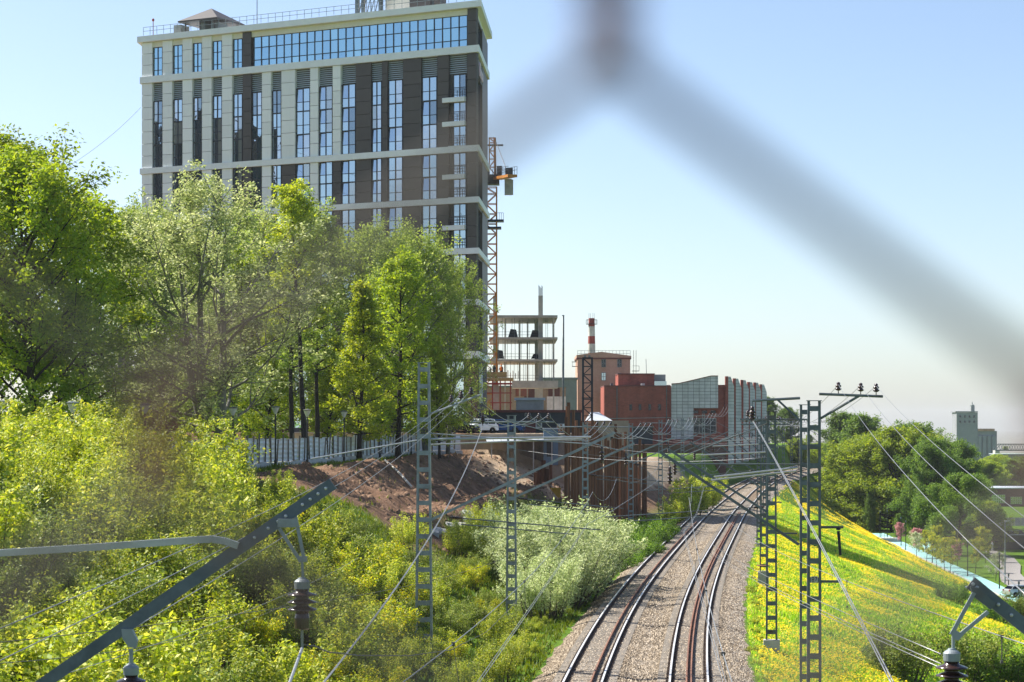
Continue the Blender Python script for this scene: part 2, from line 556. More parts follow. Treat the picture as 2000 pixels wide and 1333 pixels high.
def grow(a, b, s0, k):
    out = [a]
    st = s0
    while out[-1] < b:
        out.append(out[-1] + st)
        st *= k
    return out
XA = np.concatenate([-np.array(grow(60, 6000, 6, 1.35))[::-1], np.arange(-59, 120, 0.8), np.array(grow(120.5, 6000, 6, 1.35))])
YA = np.concatenate([-np.array(grow(40, 3000, 20, 1.5))[::-1], np.arange(-39, 40, 6.0), np.arange(40, 300, 1.1), np.arange(300, 620, 3.0), np.array(grow(622, 9000, 12, 1.25))])
GX, GY = np.meshgrid(XA, YA)
GZ = hgt(GX, GY)
GF = -11 - np.maximum(0, GY - 620) * 0.0125
k_far = np.interp(GY, [700, 900], [0, 1])
GZ = k_far * GF + (1 - k_far) * GZ
nx, ny = len(XA), len(YA)
gv = np.stack([GX.ravel(), GY.ravel(), GZ.ravel()], 1)
ii = (np.arange(ny - 1)[:, None] * nx + np.arange(nx - 1)[None, :]).ravel()
gf = np.stack([ii, ii + 1, ii + nx + 1, ii + nx], 1)

def np_mesh(name, v, f, m=None, smooth=False):
    me = D.meshes.new(name)
    v = np.ascontiguousarray(v, dtype=np.float32)
    k = f.shape[1]
    me.vertices.add(len(v))
    me.vertices.foreach_set('co', v.ravel())
    me.loops.add(f.size)
    me.loops.foreach_set('vertex_index', np.ascontiguousarray(f, dtype=np.int32).ravel())
    me.polygons.add(len(f))
    me.polygons.foreach_set('loop_start', np.arange(0, f.size, k, dtype=np.int32))
    me.polygons.foreach_set('loop_total', np.full(len(f), k, dtype=np.int32))
    if smooth:
        me.polygons.foreach_set('use_smooth', np.ones(len(f), dtype=bool))
    if m:
        me.materials.append(m)
    me.update(calc_edges=True)
    me.validate()
    return me

def masks(X, Y):
    """what covers the ground: bare soil, dandelions, sand"""
    t = (left_edge(Y) - X) / slope_w(Y)
    t2 = (X - right_edge(Y)) / (foot(Y) - right_edge(Y))
    n1 = vnoise(X, Y, 5, 11)
    soil = sstep((Y - 138 + n1 * 16) / 10) * (1 - sstep((Y - 300) / 30)) * sstep((t - 0.50 + n1 * 0.14) / 0.1) * (1 - sstep((t - 1.04) / 0.05))
    soil = np.maximum(soil, ((t > 0) & (Y > 225) & (Y < 340)) * sstep((t - 0.1) / .2))
    sand = sstep((Y - 212) / 12) * (1 - sstep((Y - 330) / 20)) * sstep((X + 6) / 5) * (t > 0.45)
    fl = np.zeros_like(X, float)
    bands = vnoise((t2 * 60 + Y * 0.10), Y * 0.22, 4.5, 12) * 0.62 + vnoise(X, Y, 3.3, 13) * 0.38
    fl = sstep((bands - 0.575) / 0.09) * (t2 > 0.01) * (t2 < 0.95)
    fl = np.maximum(fl, sstep((vnoise(X, Y, 2.0, 14) - 0.34) / 0.2) * (t2 > 0.02) * (t2 < 0.2) * (Y < 230))
    return soil, fl, sand

m, t, b = nodes('ground_cover')
at_ = add(t, 'ShaderNodeAttribute', attribute_name='cover')
sx = add(t, 'ShaderNodeSeparateColor')
t.links.new(at_.outputs['Color'], sx.inputs[0])
g1 = ramp(t, noise(t, 0.35, 6, 0.7), [(0.3, (0.07, 0.15, 0.014)), (0.55, (0.12, 0.22, 0.02)), (0.72, (0.17, 0.25, 0.03)), (0.82, (0.27, 0.24, 0.10))])
g2 = ramp(t, noise(t, 9.0, 4, 0.75), [(0.3, (0.5, 0.5, 0.5)), (0.7, (1.3, 1.3, 1.3))])
grass_c = mix_rgb(t, 1.0, g1, g2, 'MULTIPLY')
fl_m = ramp(t, noise(t, 5.5, 3, 0.8), [(0.46, (0, 0, 0)), (0.62, (0.7, 0.7, 0.7))])
fl_mm = add(t, 'ShaderNodeMath', operation='MULTIPLY')
t.links.new(fl_m, fl_mm.inputs[0]); t.links.new(sx.outputs[1], fl_mm.inputs[1])
c1 = mix_rgb(t, fl_mm.outputs[0], grass_c, (0.66, 0.53, 0.008))
s1 = ramp(t, noise(t, 0.8, 8, 0.75), [(0.28, (0.075, 0.045, 0.03)), (0.52, (0.22, 0.128, 0.08)), (0.68, (0.30, 0.195, 0.135)), (0.85, (0.44, 0.34, 0.26))])
c2 = mix_rgb(t, sx.outputs[0], c1, s1)
s3 = ramp(t, noise(t, 0.5, 6, 0.7), [(0.3, (0.40, 0.28, 0.18)), (0.7, (0.58, 0.46, 0.34))])
c3 = mix_rgb(t, sx.outputs[2], c2, s3)
t.links.new(c3, b.inputs['Base Color'])
b.inputs['Roughness'].default_value = 0.95
b.inputs['Specular IOR Level'].default_value = 0.1
bp = add(t, 'ShaderNodeBump')
bp.inputs['Strength'].default_value = 0.9
bp.inputs['Distance'].default_value = 0.25
t.links.new(noise(t, 2.2, 8, 0.75), bp.inputs['Height'])
t.links.new(bp.outputs[0], b.inputs['Normal'])
M['ground'] = m

gme = np_mesh('ground', gv, gf, M['ground'], smooth=True)
so_, fl_, sa_ = masks(gv[:, 0], gv[:, 1])
ca = gme.color_attributes.new('cover', 'FLOAT_COLOR', 'POINT')
ca.data.foreach_set('color', np.stack([so_, fl_, sa_, np.ones_like(so_)], 1).astype(np.float32).ravel())
tag(link('ground', gme), kind='structure')

# ------------------------------------------------------------------ ballast bed
m, t, b = nodes('ballast')
vo = add(t, 'ShaderNodeTexVoronoi')
vo.inputs['Scale'].default_value = 11.0
tc = add(t, 'ShaderNodeTexCoord')
t.links.new(tc.outputs['Object'], vo.inputs['Vector'])
sc = add(t, 'ShaderNodeSeparateColor')
t.links.new(vo.outputs['Color'], sc.inputs[0])
bc = ramp(t, sc.outputs[0], [(0.0, (0.035, 0.025, 0.015)), (0.45, (0.165, 0.122, 0.076)), (1.0, (0.48, 0.39, 0.275))])
at_ = add(t, 'ShaderNodeAttribute', attribute_name='cover')
sx = add(t, 'ShaderNodeSeparateColor')
t.links.new(at_.outputs['Color'], sx.inputs[0])
grey = ramp(t, sc.outputs[0], [(0.0, (0.035, 0.03, 0.024)), (0.45, (0.23, 0.19, 0.15)), (1.0, (0.64, 0.56, 0.47))])
bc = mix_rgb(t, sx.outputs[0], bc, grey)
bn = ramp(t, noise(t, 0.5, 5, 0.7), [(0.3, (0.82, 0.80, 0.78)), (0.7, (1.1, 1.1, 1.1))])
bc = mix_rgb(t, 1.0, bc, bn, 'MULTIPLY')
sn = ramp(t, noise(t, 0.9, 5, 0.7, stretch=(2.5, 0.5, 1)), [(0.3, (0, 0, 0)), (0.65, (1, 1, 1))])
sm_ = add(t, 'ShaderNodeMath', operation='MULTIPLY')
t.links.new(sn, sm_.inputs[0]); t.links.new(sx.outputs[1], sm_.inputs[1])
rust = mix_rgb(t, 1.0, bc, (0.55, 0.40, 0.30), 'MULTIPLY')
bc = mix_rgb(t, sm_.outputs[0], bc, rust)
t.links.new(bc, b.inputs['Base Color'])
b.inputs['Roughness'].default_value = 0.95
bp = add(t, 'ShaderNodeBump')
bp.inputs['Strength'].default_value = 1.0
bp.inputs['Distance'].default_value = 0.09
t.links.new(vo.outputs['Distance'], bp.inputs['Height'])
bp.invert = True
t.links.new(bp.outputs[0], b.inputs['Normal'])
M['ballast'] = m

LT, RT = -4.4, 0.0        # offsets of the two track centres from xt()
prof = [(-7.2, -0.80), (-6.7, -0.58), (-6.2, -0.36), (-5.9, -0.25), (-5.2, -0.20), (-4.4, -0.22), (-3.6, -0.20), (-3.0, -0.24), (-2.2, -0.34),
        (-1.4, -0.24), (-0.8, -0.20), (0, -0.22), (0.8, -0.20), (1.4, -0.24), (2.0, -0.34), (2.6, -0.50), (2.95, -0.62), (3.3, -0.8)]
YB = np.concatenate([np.arange(-40, 60, 4.0), np.arange(60, 200, 0.8), np.arange(200, 620, 4.0)])
bv, bcov = [], []
for Y in YB:
    x0 = float(xt(Y)); d = tdir(Y); nrm = Vector((d.y, -d.x, 0))
    for k, (o_, z_) in enumerate(prof):
        jit = (vnoise(Y * 1.0, o_ * 3, 1.5, 21) - 0.5)
        ow = o_ + (jit * 0.5 if k in (0, 1, 16, 17) else 0)
        bv.append((x0 + nrm.x * ow, Y + nrm.y * ow, z_ + float(vnoise(Y, o_ * 5, 1.2, 22) - 0.5) * 0.05))
        bcov.append(float(np.clip((o_ - 1.5) / 0.6, 0, 1) * 0.9 + np.exp(-((o_ + 2.2) / 0.6) ** 2) * 0.7))
bv = np.array(bv)
k = len(prof)
ii = (np.arange(len(YB) - 1)[:, None] * k + np.arange(k - 1)[None, :]).ravel()
bf = np.stack([ii, ii + 1, ii + k + 1, ii + k], 1)
bme = np_mesh('track_bed', bv, bf, M['ballast'], smooth=True)
ca = bme.color_attributes.new('cover', 'FLOAT_COLOR', 'POINT')
bcov = np.array(bcov)
ost = np.tile(np.array([p[0] for p in prof]), len(YB))
stain = np.clip(np.exp(-((ost - LT) / 0.9) ** 2) + np.exp(-((ost - RT) / 0.9) ** 2), 0, 1)
ca.data.foreach_set('color', np.stack([bcov, stain, bcov, np.ones_like(bcov)], 1).astype(np.float32).ravel())
tag(link('track_bed', bme), kind='structure')

# loose stones on the near part of the bed
def scatter_stones(n, y0, y1):
    Y = y0 + (y1 - y0) * rng.random(n) ** 1.5
    o_ = rng.uniform(-6.6, 2.9, n)
    x0 = xt(Y)
    z = np.interp(o_, [p[0] for p in prof], [p[1] for p in prof])
    c = np.stack([x0 + o_, Y, z + 0.012], 1)
    base = np.array([[1, 0, -.3], [-.5, .87, -.3], [-.5, -.87, -.3], [0.1, 0.05, .85]])
    s = rng.uniform(0.03, 0.065, (n, 1, 1))
    a = rng.uniform(0, 6.28, n)
    ca_, sa__ = np.cos(a), np.sin(a)
    sq = rng.uniform(0.6, 1.2, (n, 1))
    bx = base[None, :, 0] * sq; by = base[None, :, 1]
    v = np.stack([bx * ca_[:, None] - by * sa__[:, None], bx * sa__[:, None] + by * ca_[:, None], np.repeat(base[None, :, 2], n, 0)], 2) * s
    v = (v + c[:, None, :]).reshape(-1, 3)
    q = np.array([[0, 1, 3], [1, 2, 3], [2, 0, 3]])
    f = (np.arange(n)[:, None, None] * 4 + q[None]).reshape(-1, 3)
    return v, f
m, t, b = nodes('loose_stone')
g = add(t, 'ShaderNodeNewGeometry')
t.links.new(ramp(t, g.outputs['Random Per Island'], [(0, (0.05, 0.036, 0.024)), (0.5, (0.20, 0.15, 0.10)), (1, (0.55, 0.46, 0.35))]), b.inputs['Base Color'])
b.inputs['Roughness'].default_value = 0.95
v, f = scatter_stones(42000, 86, 200)
tag(link('ballast_stones', np_mesh('ballast_stones', v, f, m)), 'loose crushed stone strewn over the railway bed', 'gravel', kind='stuff')

# ------------------------------------------------------------------ tracks
def rail_strip(off, z0, z1, hw, ys, lift=0.0):
    pts = []
    for Y in ys:
        d = tdir(Y); n = Vector((d.y, -d.x, 0))
        x0 = float(xt(Y))
        c = Vector((x0, Y, 0)) + n * (off(Y) if callable(off) else off)
        pts.append((c, n))
    mb = MB()
    for (c, n) in pts:
        for s, z in ((-1, z0), (-1, z1), (1, z1), (1, z0)):
            mb.v.append(tuple(c + n * (s * hw) + Vector((0, 0, z))))
    for i in range(len(pts) - 1):
        for k_ in range(4):
            a0 = i * 4 + k_; a1 = i * 4 + (k_ + 1) % 4
            mb.f.append((a0, a0 + 4, a1 + 4, a1))
    return mb
YR = list(np.arange(-30, 60, 6.0)) + list(np.arange(60, 260, 2.0)) + list(np.arange(260, 615, 5.0))
def make_track(label, ctr, guards):
    tr = thing('railway_track', label, 'railway track', (float(xt(90)) + ctr, 90, 0))
    for s in (-1, 1):
        r_ = rail_strip(ctr + s * 0.795, -0.17, -0.03, 0.018, YR).build('rail', M['rail_side'], tr)
        rail_strip(ctr + s * 0.795, -0.03, 0.0, 0.042, YR).build('rail_head', M['rail_top'], r_)
        rail_strip(ctr + s * 0.795, -0.19, -0.17, 0.075, YR).build('rail_foot', M['rail_side'], r_)
    for o_, y0, y1 in guards:
        ys = [y for y in YR if y0 <= y <= y1]
        rail_strip(ctr + o_, -0.17, -0.015, 0.033, ys).build('guard_rail', M['rust_rail'], tr)
    # sleepers: shared mesh, the near ones single parts
    sb = MB(); sb.box((0, 0, 0), (2.7, 0.26, 0.16))
    cl = MB()
    me = D.meshes.new('sleeper'); me.from_pydata(sb.v, [], sb.f); me.materials.append(M['sleeper'])
    ys = np.arange(84.0, 300.0, 0.52)
    rest = MB()
    for i, Y in enumerate(ys):
        d = tdir(Y); n = Vector((d.y, -d.x, 0))
        p = Vector((float(xt(Y)), Y, -0.264)) + n * ctr
        rz = math.atan2(n.y, n.x)
        if i < 150:
            o = D.objects.new('sleeper', me); COL.objects.link(o)
            o.parent = tr
            o.location = p - Vector(tr.location)
            o.rotation_euler = (0, 0, rz)
        else:
            rest.box(p, (2.7, 0.26, 0.16), rz)
        for s in (-1, 1):
            for q in (-1, 1):
                pc = p + n * (s * 0.795 + q * 0.13) + Vector((0, 0, 0.105))
                cl.box(pc, (0.10, 0.12, 0.07), rz)
    tag(rest.build('far_sleepers', M['sleeper'], tr), kind='stuff')
    tag(cl.build('rail_clips', M['rail_side'], tr), kind='stuff')
    return tr
make_track('left railway track curving away past the bushes, one rusty guard rail inside', LT, [(0.33, -30, 235)])
make_track('right railway track beside the dandelion bank, two rusty guard rails inside', RT, [(-0.10, -30, 260), (0.09, -30, 260)])
# ------------------------------------------------------------------ vegetation
LM = {}
LM['linden'] = leaf_mat('linden_leaf', (0.055, 0.10, 0.013), (0.095, 0.15, 0.018), (0.14, 0.185, 0.028), gain=2.2)
LM['linden_bright'] = leaf_mat('young_linden_leaf', (0.085, 0.135, 0.016), (0.145, 0.20, 0.024), (0.20, 0.24, 0.04), gain=2.2)
LM['silver'] = leaf_mat('silver_poplar_leaf', (0.085, 0.13, 0.045), (0.15, 0.195, 0.085), (0.27, 0.32, 0.19), trans=0.35, gain=2.2)
LM['poplar'] = leaf_mat('poplar_leaf', (0.06, 0.105, 0.02), (0.105, 0.165, 0.035), (0.17, 0.225, 0.075), gain=2.2)
LM['maple'] = leaf_mat('box_elder_leaf', (0.075, 0.125, 0.018), (0.145, 0.20, 0.024), (0.26, 0.29, 0.06), trans=0.33, gain=2.25)
LM['maple_dark'] = leaf_mat('shrub_leaf', (0.038, 0.072, 0.012), (0.08, 0.125, 0.022), (0.17, 0.20, 0.06), trans=0.3, gain=2.25)
LM['maple_gold'] = leaf_mat('golden_shrub_leaf', (0.07, 0.12, 0.014), (0.14, 0.185, 0.02), (0.26, 0.25, 0.035), gain=2.25)
LM['willow'] = leaf_mat('silver_willow_leaf', (0.10, 0.15, 0.06), (0.20, 0.27, 0.14), (0.33, 0.40, 0.27), trans=0.35)
LM['birch'] = leaf_mat('birch_leaf', (0.035, 0.08, 0.016), (0.065, 0.125, 0.024), (0.10, 0.165, 0.04), gain=2.0)
LM['dark'] = leaf_mat('dark_tree_leaf', (0.026, 0.062, 0.012), (0.05, 0.10, 0.018), (0.085, 0.14, 0.03), gain=2.0)
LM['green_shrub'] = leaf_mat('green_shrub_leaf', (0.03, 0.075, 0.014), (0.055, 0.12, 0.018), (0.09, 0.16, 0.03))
LM['pink'] = leaf_mat('pink_blossom', (0.55, 0.24, 0.27), (0.68, 0.38, 0.40), (0.30, 0.22, 0.10), gain=1.0)
LM['white'] = leaf_mat('white_blossom', (0.30, 0.36, 0.16), (0.58, 0.60, 0.46), (0.22, 0.30, 0.09), gain=1.0)

def leaves(C, rg, size, flat=0.35, asp=0.55, droop=None):
    """one folded rhombus per leaf centre C (n,3) -> verts, quads"""
    n = len(C)
    nrm = rg.normal(size=(n, 3)); nrm[:, 2] = np.abs(nrm[:, 2]) * 1.0 + flat
    nrm /= np.linalg.norm(nrm, axis=1)[:, None]
    a = rg.normal(size=(n, 3))
    if droop is not None:
        a[:, 2] -= droop
    a -= nrm * (a * nrm).sum(1)[:, None]
    a /= np.linalg.norm(a, axis=1)[:, None]
    bb = np.cross(nrm, a)
    s = size * rg.uniform(0.65, 1.35, (n, 1))
    v = np.empty((n, 4, 3))
    v[:, 0] = C - a * s * 0.5
    v[:, 1] = C + bb * s * asp * 0.5 + nrm * s * 0.08
    v[:, 2] = C + a * s * 0.55
    v[:, 3] = C - bb * s * asp * 0.5 + nrm * s * 0.08
    f = np.arange(n * 4).reshape(n, 4)
    return v.reshape(-1, 3), f

def limb_pts(p0, d, L, rg, n=6, up=0.0, wob=0.12):
    pts = [np.array(p0, float)]
    d = np.array(d, float)
    for i in range(n):
        d = d + rg.normal(size=3) * wob + np.array([0, 0, up])
        d /= np.linalg.norm(d)
        pts.append(pts[-1] + d * L / n)
    return pts

def make_tree(seed, H, Rr, bole, shape, n_limb, n_sub, lv_per, rc, lsize, lmat, bark, r0=0.28, up=0.08, pitch=(20, 60), forks=1, droop=None, flat=0.35, tuft=0.75, asp=0.55):
    """returns (trunk mesh, crown mesh); tree at the origin. shape(h) = crown radius factor at relative height h in 0..1"""
    rg = np.random.default_rng(seed)
    wood = MB()
    cl = []
    stems = []
    for k in range(forks):
        az = rg.uniform(0, 6.28)
        lean = 0.0 if forks == 1 else rg.uniform(0.10, 0.22)
        hh = H * (0.94 if k == 0 else rg.uniform(0.78, 0.92))
        pts = limb_pts((0.25 * math.cos(az) * (forks > 1), 0.25 * math.sin(az) * (forks > 1), -0.3), (math.cos(az) * lean, math.sin(az) * lean, 1), hh, rg, 11, 0.06 if forks > 1 else 0.03, 0.035)
        rr = [max(0.03, r0 * (1 - 0.93 * (i / 11)) * (1 + 0.35 * (i == 0))) for i in range(12)]
        wood.tube(pts, rr, 7)
        stems.append((pts, hh))
    ga = rg.uniform(0, 6.28)
    for i in range(n_limb):
        pts, hh = stems[i % forks]
        h = bole + (1 - bole) * ((i + rg.uniform(0, 1)) / n_limb) * 0.97
        j = min(10.99, h * 11)
        k0 = int(j); fr = j - k0
        p0 = pts[k0] * (1 - fr) + pts[k0 + 1] * fr
        ga += 2.4 + rg.uniform(-0.3, 0.3)
        rel = (h - bole) / (1 - bole)
        L = Rr * shape(rel) * rg.uniform(0.78, 1.15)
        pa = R(pitch[0] + (pitch[1] - pitch[0]) * rel)
        d = (math.cos(ga) * math.cos(pa), math.sin(ga) * math.cos(pa), math.sin(pa))
        lp = limb_pts(p0, d, L, rg, 5, up)
        rb = max(0.02, r0 * 0.42 * (1 - 0.6 * rel) * min(1, L / Rr + 0.25))
        wood.tube(lp, [rb, rb * .8, rb * .62, rb * .45, rb * .3, rb * .12], 5, cap=False)
        cl.append(lp[-1]); cl.append(lp[4])
        for q in range(n_sub):
            u = rg.uniform(0.3, 1.0) * 4.99
            a0 = int(u); sp = lp[a0] * (1 - u + a0) + lp[a0 + 1] * (u - a0)
            dd = np.array(d) * 0.5 + rg.normal(size=3) * 0.75
            dd[2] += 0.25
            dd /= np.linalg.norm(dd)
            sl = L * rg.uniform(0.22, 0.5)
            s2 = limb_pts(sp, dd, sl, rg, 3, up)
            wood.tube(s2, [rb * .32, rb * .25, rb * .16, rb * .06], 4, cap=False)
            cl.append(s2[-1]); cl.append(s2[2])
            if sl > 1.5: cl.append(s2[1])
    cl = np.array(cl)
    n = len(cl)
    w_ = rg.uniform(0.35, 1.5, n)
    cnt = np.maximum(2, (lv_per * w_)).astype(int)
    idx = np.repeat(np.arange(n), cnt)
    off = rg.normal(size=(len(idx), 3))
    off *= (rg.random((len(idx), 1)) ** 0.5) / np.maximum(0.3, np.linalg.norm(off, axis=1)[:, None])
    off *= (rc * rg.uniform(0.6, 1.35, n))[idx][:, None] * np.array([1, 1, tuft])
    if droop is not None:
        off[:, 2] -= np.abs(rg.normal(size=len(idx))) * droop
    v, f = leaves(cl[idx] + off, rg, lsize, flat, asp, droop)
    cm = np_mesh('crown', v, f, lmat)
    tm = D.meshes.new('trunk')
    tm.from_pydata(wood.v, [], wood.f)
    tm.materials.append(bark)
    tm.polygons.foreach_set('use_smooth', [True] * len(tm.polygons))
    return tm, cm

def make_shrub(seed, H, Rr, stems, shoots, per, lsize, lmat, bark, lean=0.6, asp=0.5, base_r=0.5, droop=None, spread=0.18):
    rg = np.random.default_rng(seed)
    wood = MB()
    C = []
    for i in range(stems):
        a = rg.uniform(0, 6.28)
        ln = lean * rg.uniform(0.1, 1.0) ** 0.7
        b0 = base_r * Rr * math.sqrt(rg.random())
        L = H * rg.uniform(0.65, 1.08) * (1 - 0.25 * ln)
        p0 = (math.cos(a) * b0, math.sin(a) * b0, -0.2)
        d = (math.cos(a) * ln, math.sin(a) * ln, 1.0)
        pts = limb_pts(p0, d, L, rg, 7, 0.05, 0.09)
        wood.tube(pts, [0.05, .042, .035, .028, .022, .016, .01, .005], 4, cap=False)
        for s in range(shoots):
            u = rg.uniform(0.22, 0.99) * 6.99
            k0 = int(u)
            sp = pts[k0] * (1 - u + k0) + pts[k0 + 1] * (u - k0)
            az = rg.uniform(0, 6.28)
            dd = (math.cos(az), math.sin(az), rg.uniform(0.2, 1.1))
            sl = rg.uniform(0.12, 0.3) * H * (1.15 - u / 9)
            q = limb_pts(sp, dd, sl, rg, 3, 0.12, 0.15)
            qa = np.array(q)
            tt = rg.uniform(0.0, 2.999, per)
            ki = tt.astype(int); fr = (tt - ki)[:, None]
            C.append(qa[ki] * (1 - fr) + qa[ki + 1] * fr + rg.normal(size=(per, 3)) * spread)
    C = np.concatenate(C)
    C = C[C[:, 2] > -0.1]
    v, f = leaves(C, rg, lsize, 0.5, asp, droop)
    cm = np_mesh('foliage', v, f, lmat)
    tm = D.meshes.new('stems')
    tm.from_pydata(wood.v, [], wood.f)
    tm.materials.append(bark)
    return tm, cm

def plant(name, meshes, X, Y, label, cat, group=None, s=1.0, sz=None, rz=None, z=None, parts=('trunk', 'crown')):
    e = thing(name, label, cat, (X, Y, hz(X, Y) if z is None else z), random.uniform(0, 6.28) if rz is None else rz, group)
    e.scale = (s, s, sz or s)
    for nm, me in zip(parts, meshes):
        o = D.objects.new(nm, me)
        COL.objects.link(o)
        o.parent = e
    return e

oval = lambda h: max(0.12, math.sin(math.pi * min(1, 0.12 + 0.86 * h)) ** 0.7)
cone = lambda h: max(0.10, 1.0 - 0.86 * h) * min(1, 0.45 + h * 3)
column = lambda h: 0.55 + 0.45 * math.sin(math.pi * min(1, 0.1 + 0.9 * h))
dome = lambda h: max(0.18, math.cos((h - 0.35) * 2.1))

T = {}
T['linden_a'] = make_tree(1, 19, 6.2, 0.10, oval, 46, 6, 52, 0.85, 0.25, LM['linden'], M['bark_dark'], 0.32)
T['linden_b'] = make_tree(2, 17, 3.3, 0.13, cone, 44, 5, 38, 0.62, 0.23, LM['linden_bright'], M['bark_dark'], 0.22, up=0.05, pitch=(8, 55))
T['linden_c'] = make_tree(12, 18, 3.6, 0.16, oval, 42, 5, 40, 0.66, 0.23, LM['linden'], M['bark_dark'], 0.25, up=0.05, pitch=(5, 55))
T['silver_a'] = make_tree(3, 23, 9.6, 0.16, dome, 46, 8, 34, 0.75, 0.22, LM['silver'], M['bark_pale'], 0.42, up=0.10, pitch=(15, 62), forks=3)
T['poplar_a'] = make_tree(4, 22, 8.2, 0.12, dome, 48, 7, 32, 0.74, 0.22, LM['poplar'], M['bark_pale'], 0.34, up=0.09, pitch=(10, 60), forks=2)
T['slim_a'] = make_tree(5, 24, 3.1, 0.36, column, 38, 5, 32, 0.55, 0.22, LM['poplar'], M['bark_dark'], 0.24, up=0.1, pitch=(15, 62))
T['slim_b'] = make_tree(15, 25, 3.0, 0.50, column, 34, 5, 36, 0.58, 0.22, LM['linden_bright'], M['bark_dark'], 0.25, up=0.1, pitch=(15, 62))
T['birch'] = make_tree(6, 22, 5.5, 0.12, oval, 42, 6, 70, 0.8, 0.36, LM['birch'], M['bark_pale'], 0.25, up=0.02, pitch=(20, 60), droop=0.8)
T['dark_a'] = make_tree(7, 22, 9.5, 0.06, dome, 60, 6, 90, 1.15, 0.36, LM['dark'], M['bark_dark'], 0.5, up=0.06, pitch=(5, 60))
T['dark_b'] = make_tree(8, 15, 7.5, 0.03, dome, 56, 6, 85, 0.95, 0.32, LM['linden'], M['bark_dark'], 0.4, up=0.06, pitch=(0, 60))
T['pollard'] = make_tree(9, 12, 5.2, 0.25, dome, 16, 1, 900, 1.35, 0.22, LM['dark'], M['bark_dark'], 0.4, up=0.05, pitch=(10, 65), tuft=1.0)
S = {}
S['maple_a'] = make_shrub(21, 4.6, 2.2, 20, 13, 24, 0.17, LM['maple'], M['bark'])
S['maple_b'] = make_shrub(22, 5.4, 2.0, 17, 14, 22, 0.24, LM['maple'], M['bark'], lean=0.45)
S['dark_a'] = make_shrub(23, 4.2, 2.3, 20, 14, 30, 0.14, LM['maple_dark'], M['bark'])
S['dark_b'] = make_shrub(24, 3.4, 2.0, 20, 14, 26, 0.15, LM['maple_dark'], M['bark'], lean=0.8)
S['gold'] = make_shrub(25, 4.0, 2.0, 22, 14, 22, 0.18, LM['maple_gold'], M['bark'])
S['low'] = make_shrub(26, 2.0, 1.8, 22, 12, 18, 0.16, LM['maple'], M['bark'], lean=1.0, base_r=0.8)
S['willow'] = make_shrub(27, 5.2, 3.0, 46, 16, 26, 0.17, LM['willow'], M['bark'], lean=0.75, asp=0.34, spread=0.14)
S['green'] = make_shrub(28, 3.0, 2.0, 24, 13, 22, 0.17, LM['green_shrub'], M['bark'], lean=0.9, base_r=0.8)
S['blossom_pink'] = make_tree(31, 5, 1.6, 0.3, oval, 18, 4, 26, 0.3, 0.16, LM['pink'], M['bark'], 0.07, up=0.1)
S['blossom_white'] = make_tree(32, 5, 2.0, 0.22, dome, 20, 4, 26, 0.35, 0.16, LM['white'], M['bark'], 0.07, up=0.1)
S['sapling'] = make_tree(33, 6, 1.5, 0.3, oval, 18, 4, 18, 0.35, 0.18, LM['maple_gold'], M['bark'], 0.06, up=0.12)

def X_of(px, Y):
    return (px - 1000.0) / F * Y

# the trees in front of the tower block -- (kind, px, Y, scale, top pixel y, label)
def tree_at(kind, px, Y, ytop, label, wide=1.0, group='trees in front of the tower block', name='deciduous_tree', rz=None, H=None):
    X = X_of(px, Y)
    z0 = hz(X, Y)
    Hm = H or {'linden_a': 19, 'linden_b': 17, 'linden_c': 18, 'silver_a': 23, 'poplar_a': 22, 'slim_a': 24, 'slim_b': 25, 'birch': 22, 'dark_a': 22, 'dark_b': 15, 'pollard': 12}[kind]
    top = CAMZ + (HORIZON - ytop) / F * Y
    s = (top - z0) / (Hm * 1.0)
    return plant(name, T[kind], X, Y, label, 'tree', group, s * wide * 1.12, s, rz)

tree_at('linden_a', 70, 128, 300, 'big dense green linden at the left edge, nearest of the tall trees', 0.9)
tree_at('linden_a', -35, 136, 262, 'tall green linden cut off by the left edge behind the dense linden', 1.0)
tree_at('linden_c', 175, 152, 345, 'narrow green tree on the right flank of the big linden', 1.25)
tree_at('poplar_a', 205, 182, 390, 'thin silvery tree between the big linden and the forked poplar', 0.9)
tree_at('silver_a', 418, 158, 368, 'silvery poplar with forked pale trunk before the tower block', 1.1)
tree_at('silver_a', 330, 186, 425, 'second silvery poplar behind the forked one, further left', 0.8)
tree_at('slim_a', 572, 186, 372, 'left of the three tall bare-trunked trees', 1.0)
tree_at('slim_b', 596, 181, 338, 'tallest of the three bare-trunked trees, bright yellow-green crown', 1.05)
tree_at('slim_a', 622, 190, 392, 'right of the three tall bare-trunked trees', 0.95)
tree_at('poplar_a', 655, 222, 412, 'grey-green poplar filling the gap behind the three tall trees', 1.1)
tree_at('poplar_a', 742, 226, 440, 'grey-green poplar with rounded top between slim trees and lindens', 1.0)
tree_at('poplar_a', 694, 216, 425, 'feathery poplar behind the bright young linden', 0.85)
tree_at('poplar_a', 540, 212, 405, 'feathery poplar left of the three tall trees', 0.8)
tree_at('poplar_a', 285, 200, 415, 'feathery poplar left behind the forked one', 0.8)
tree_at('linden_b', 702, 192, 520, 'bright young linden with pointed crown left of centre', 1.05)
tree_at('linden_c', 778, 199, 472, 'taller linden with dark trunk right of the pointed one', 0.92)
tree_at('poplar_a', 838, 226, 458, 'broad silvery-green poplar near the corner of the tower block', 0.78)
tree_at('poplar_a', 872, 232, 505, 'sparse poplar reaching past the corner of the tower block', 0.52)
tree_at('linden_b', 858, 214, 640, 'small bright tree at the foot of the broad poplar', 0.8)
tree_at('linden_c', 488, 205, 470, 'dark linden behind the forked poplar on its right', 1.0)
tree_at('linden_b', 640, 200, 640, 'small bright linden under the three tall trees', 1.0)
tree_at('linden_b', 520, 196, 600, 'small green linden right of the forked poplar trunk', 1.1)
tree_at('poplar_a', 450, 215, 455, 'grey-green poplar between the forked poplar and the three tall trees', 1.0)

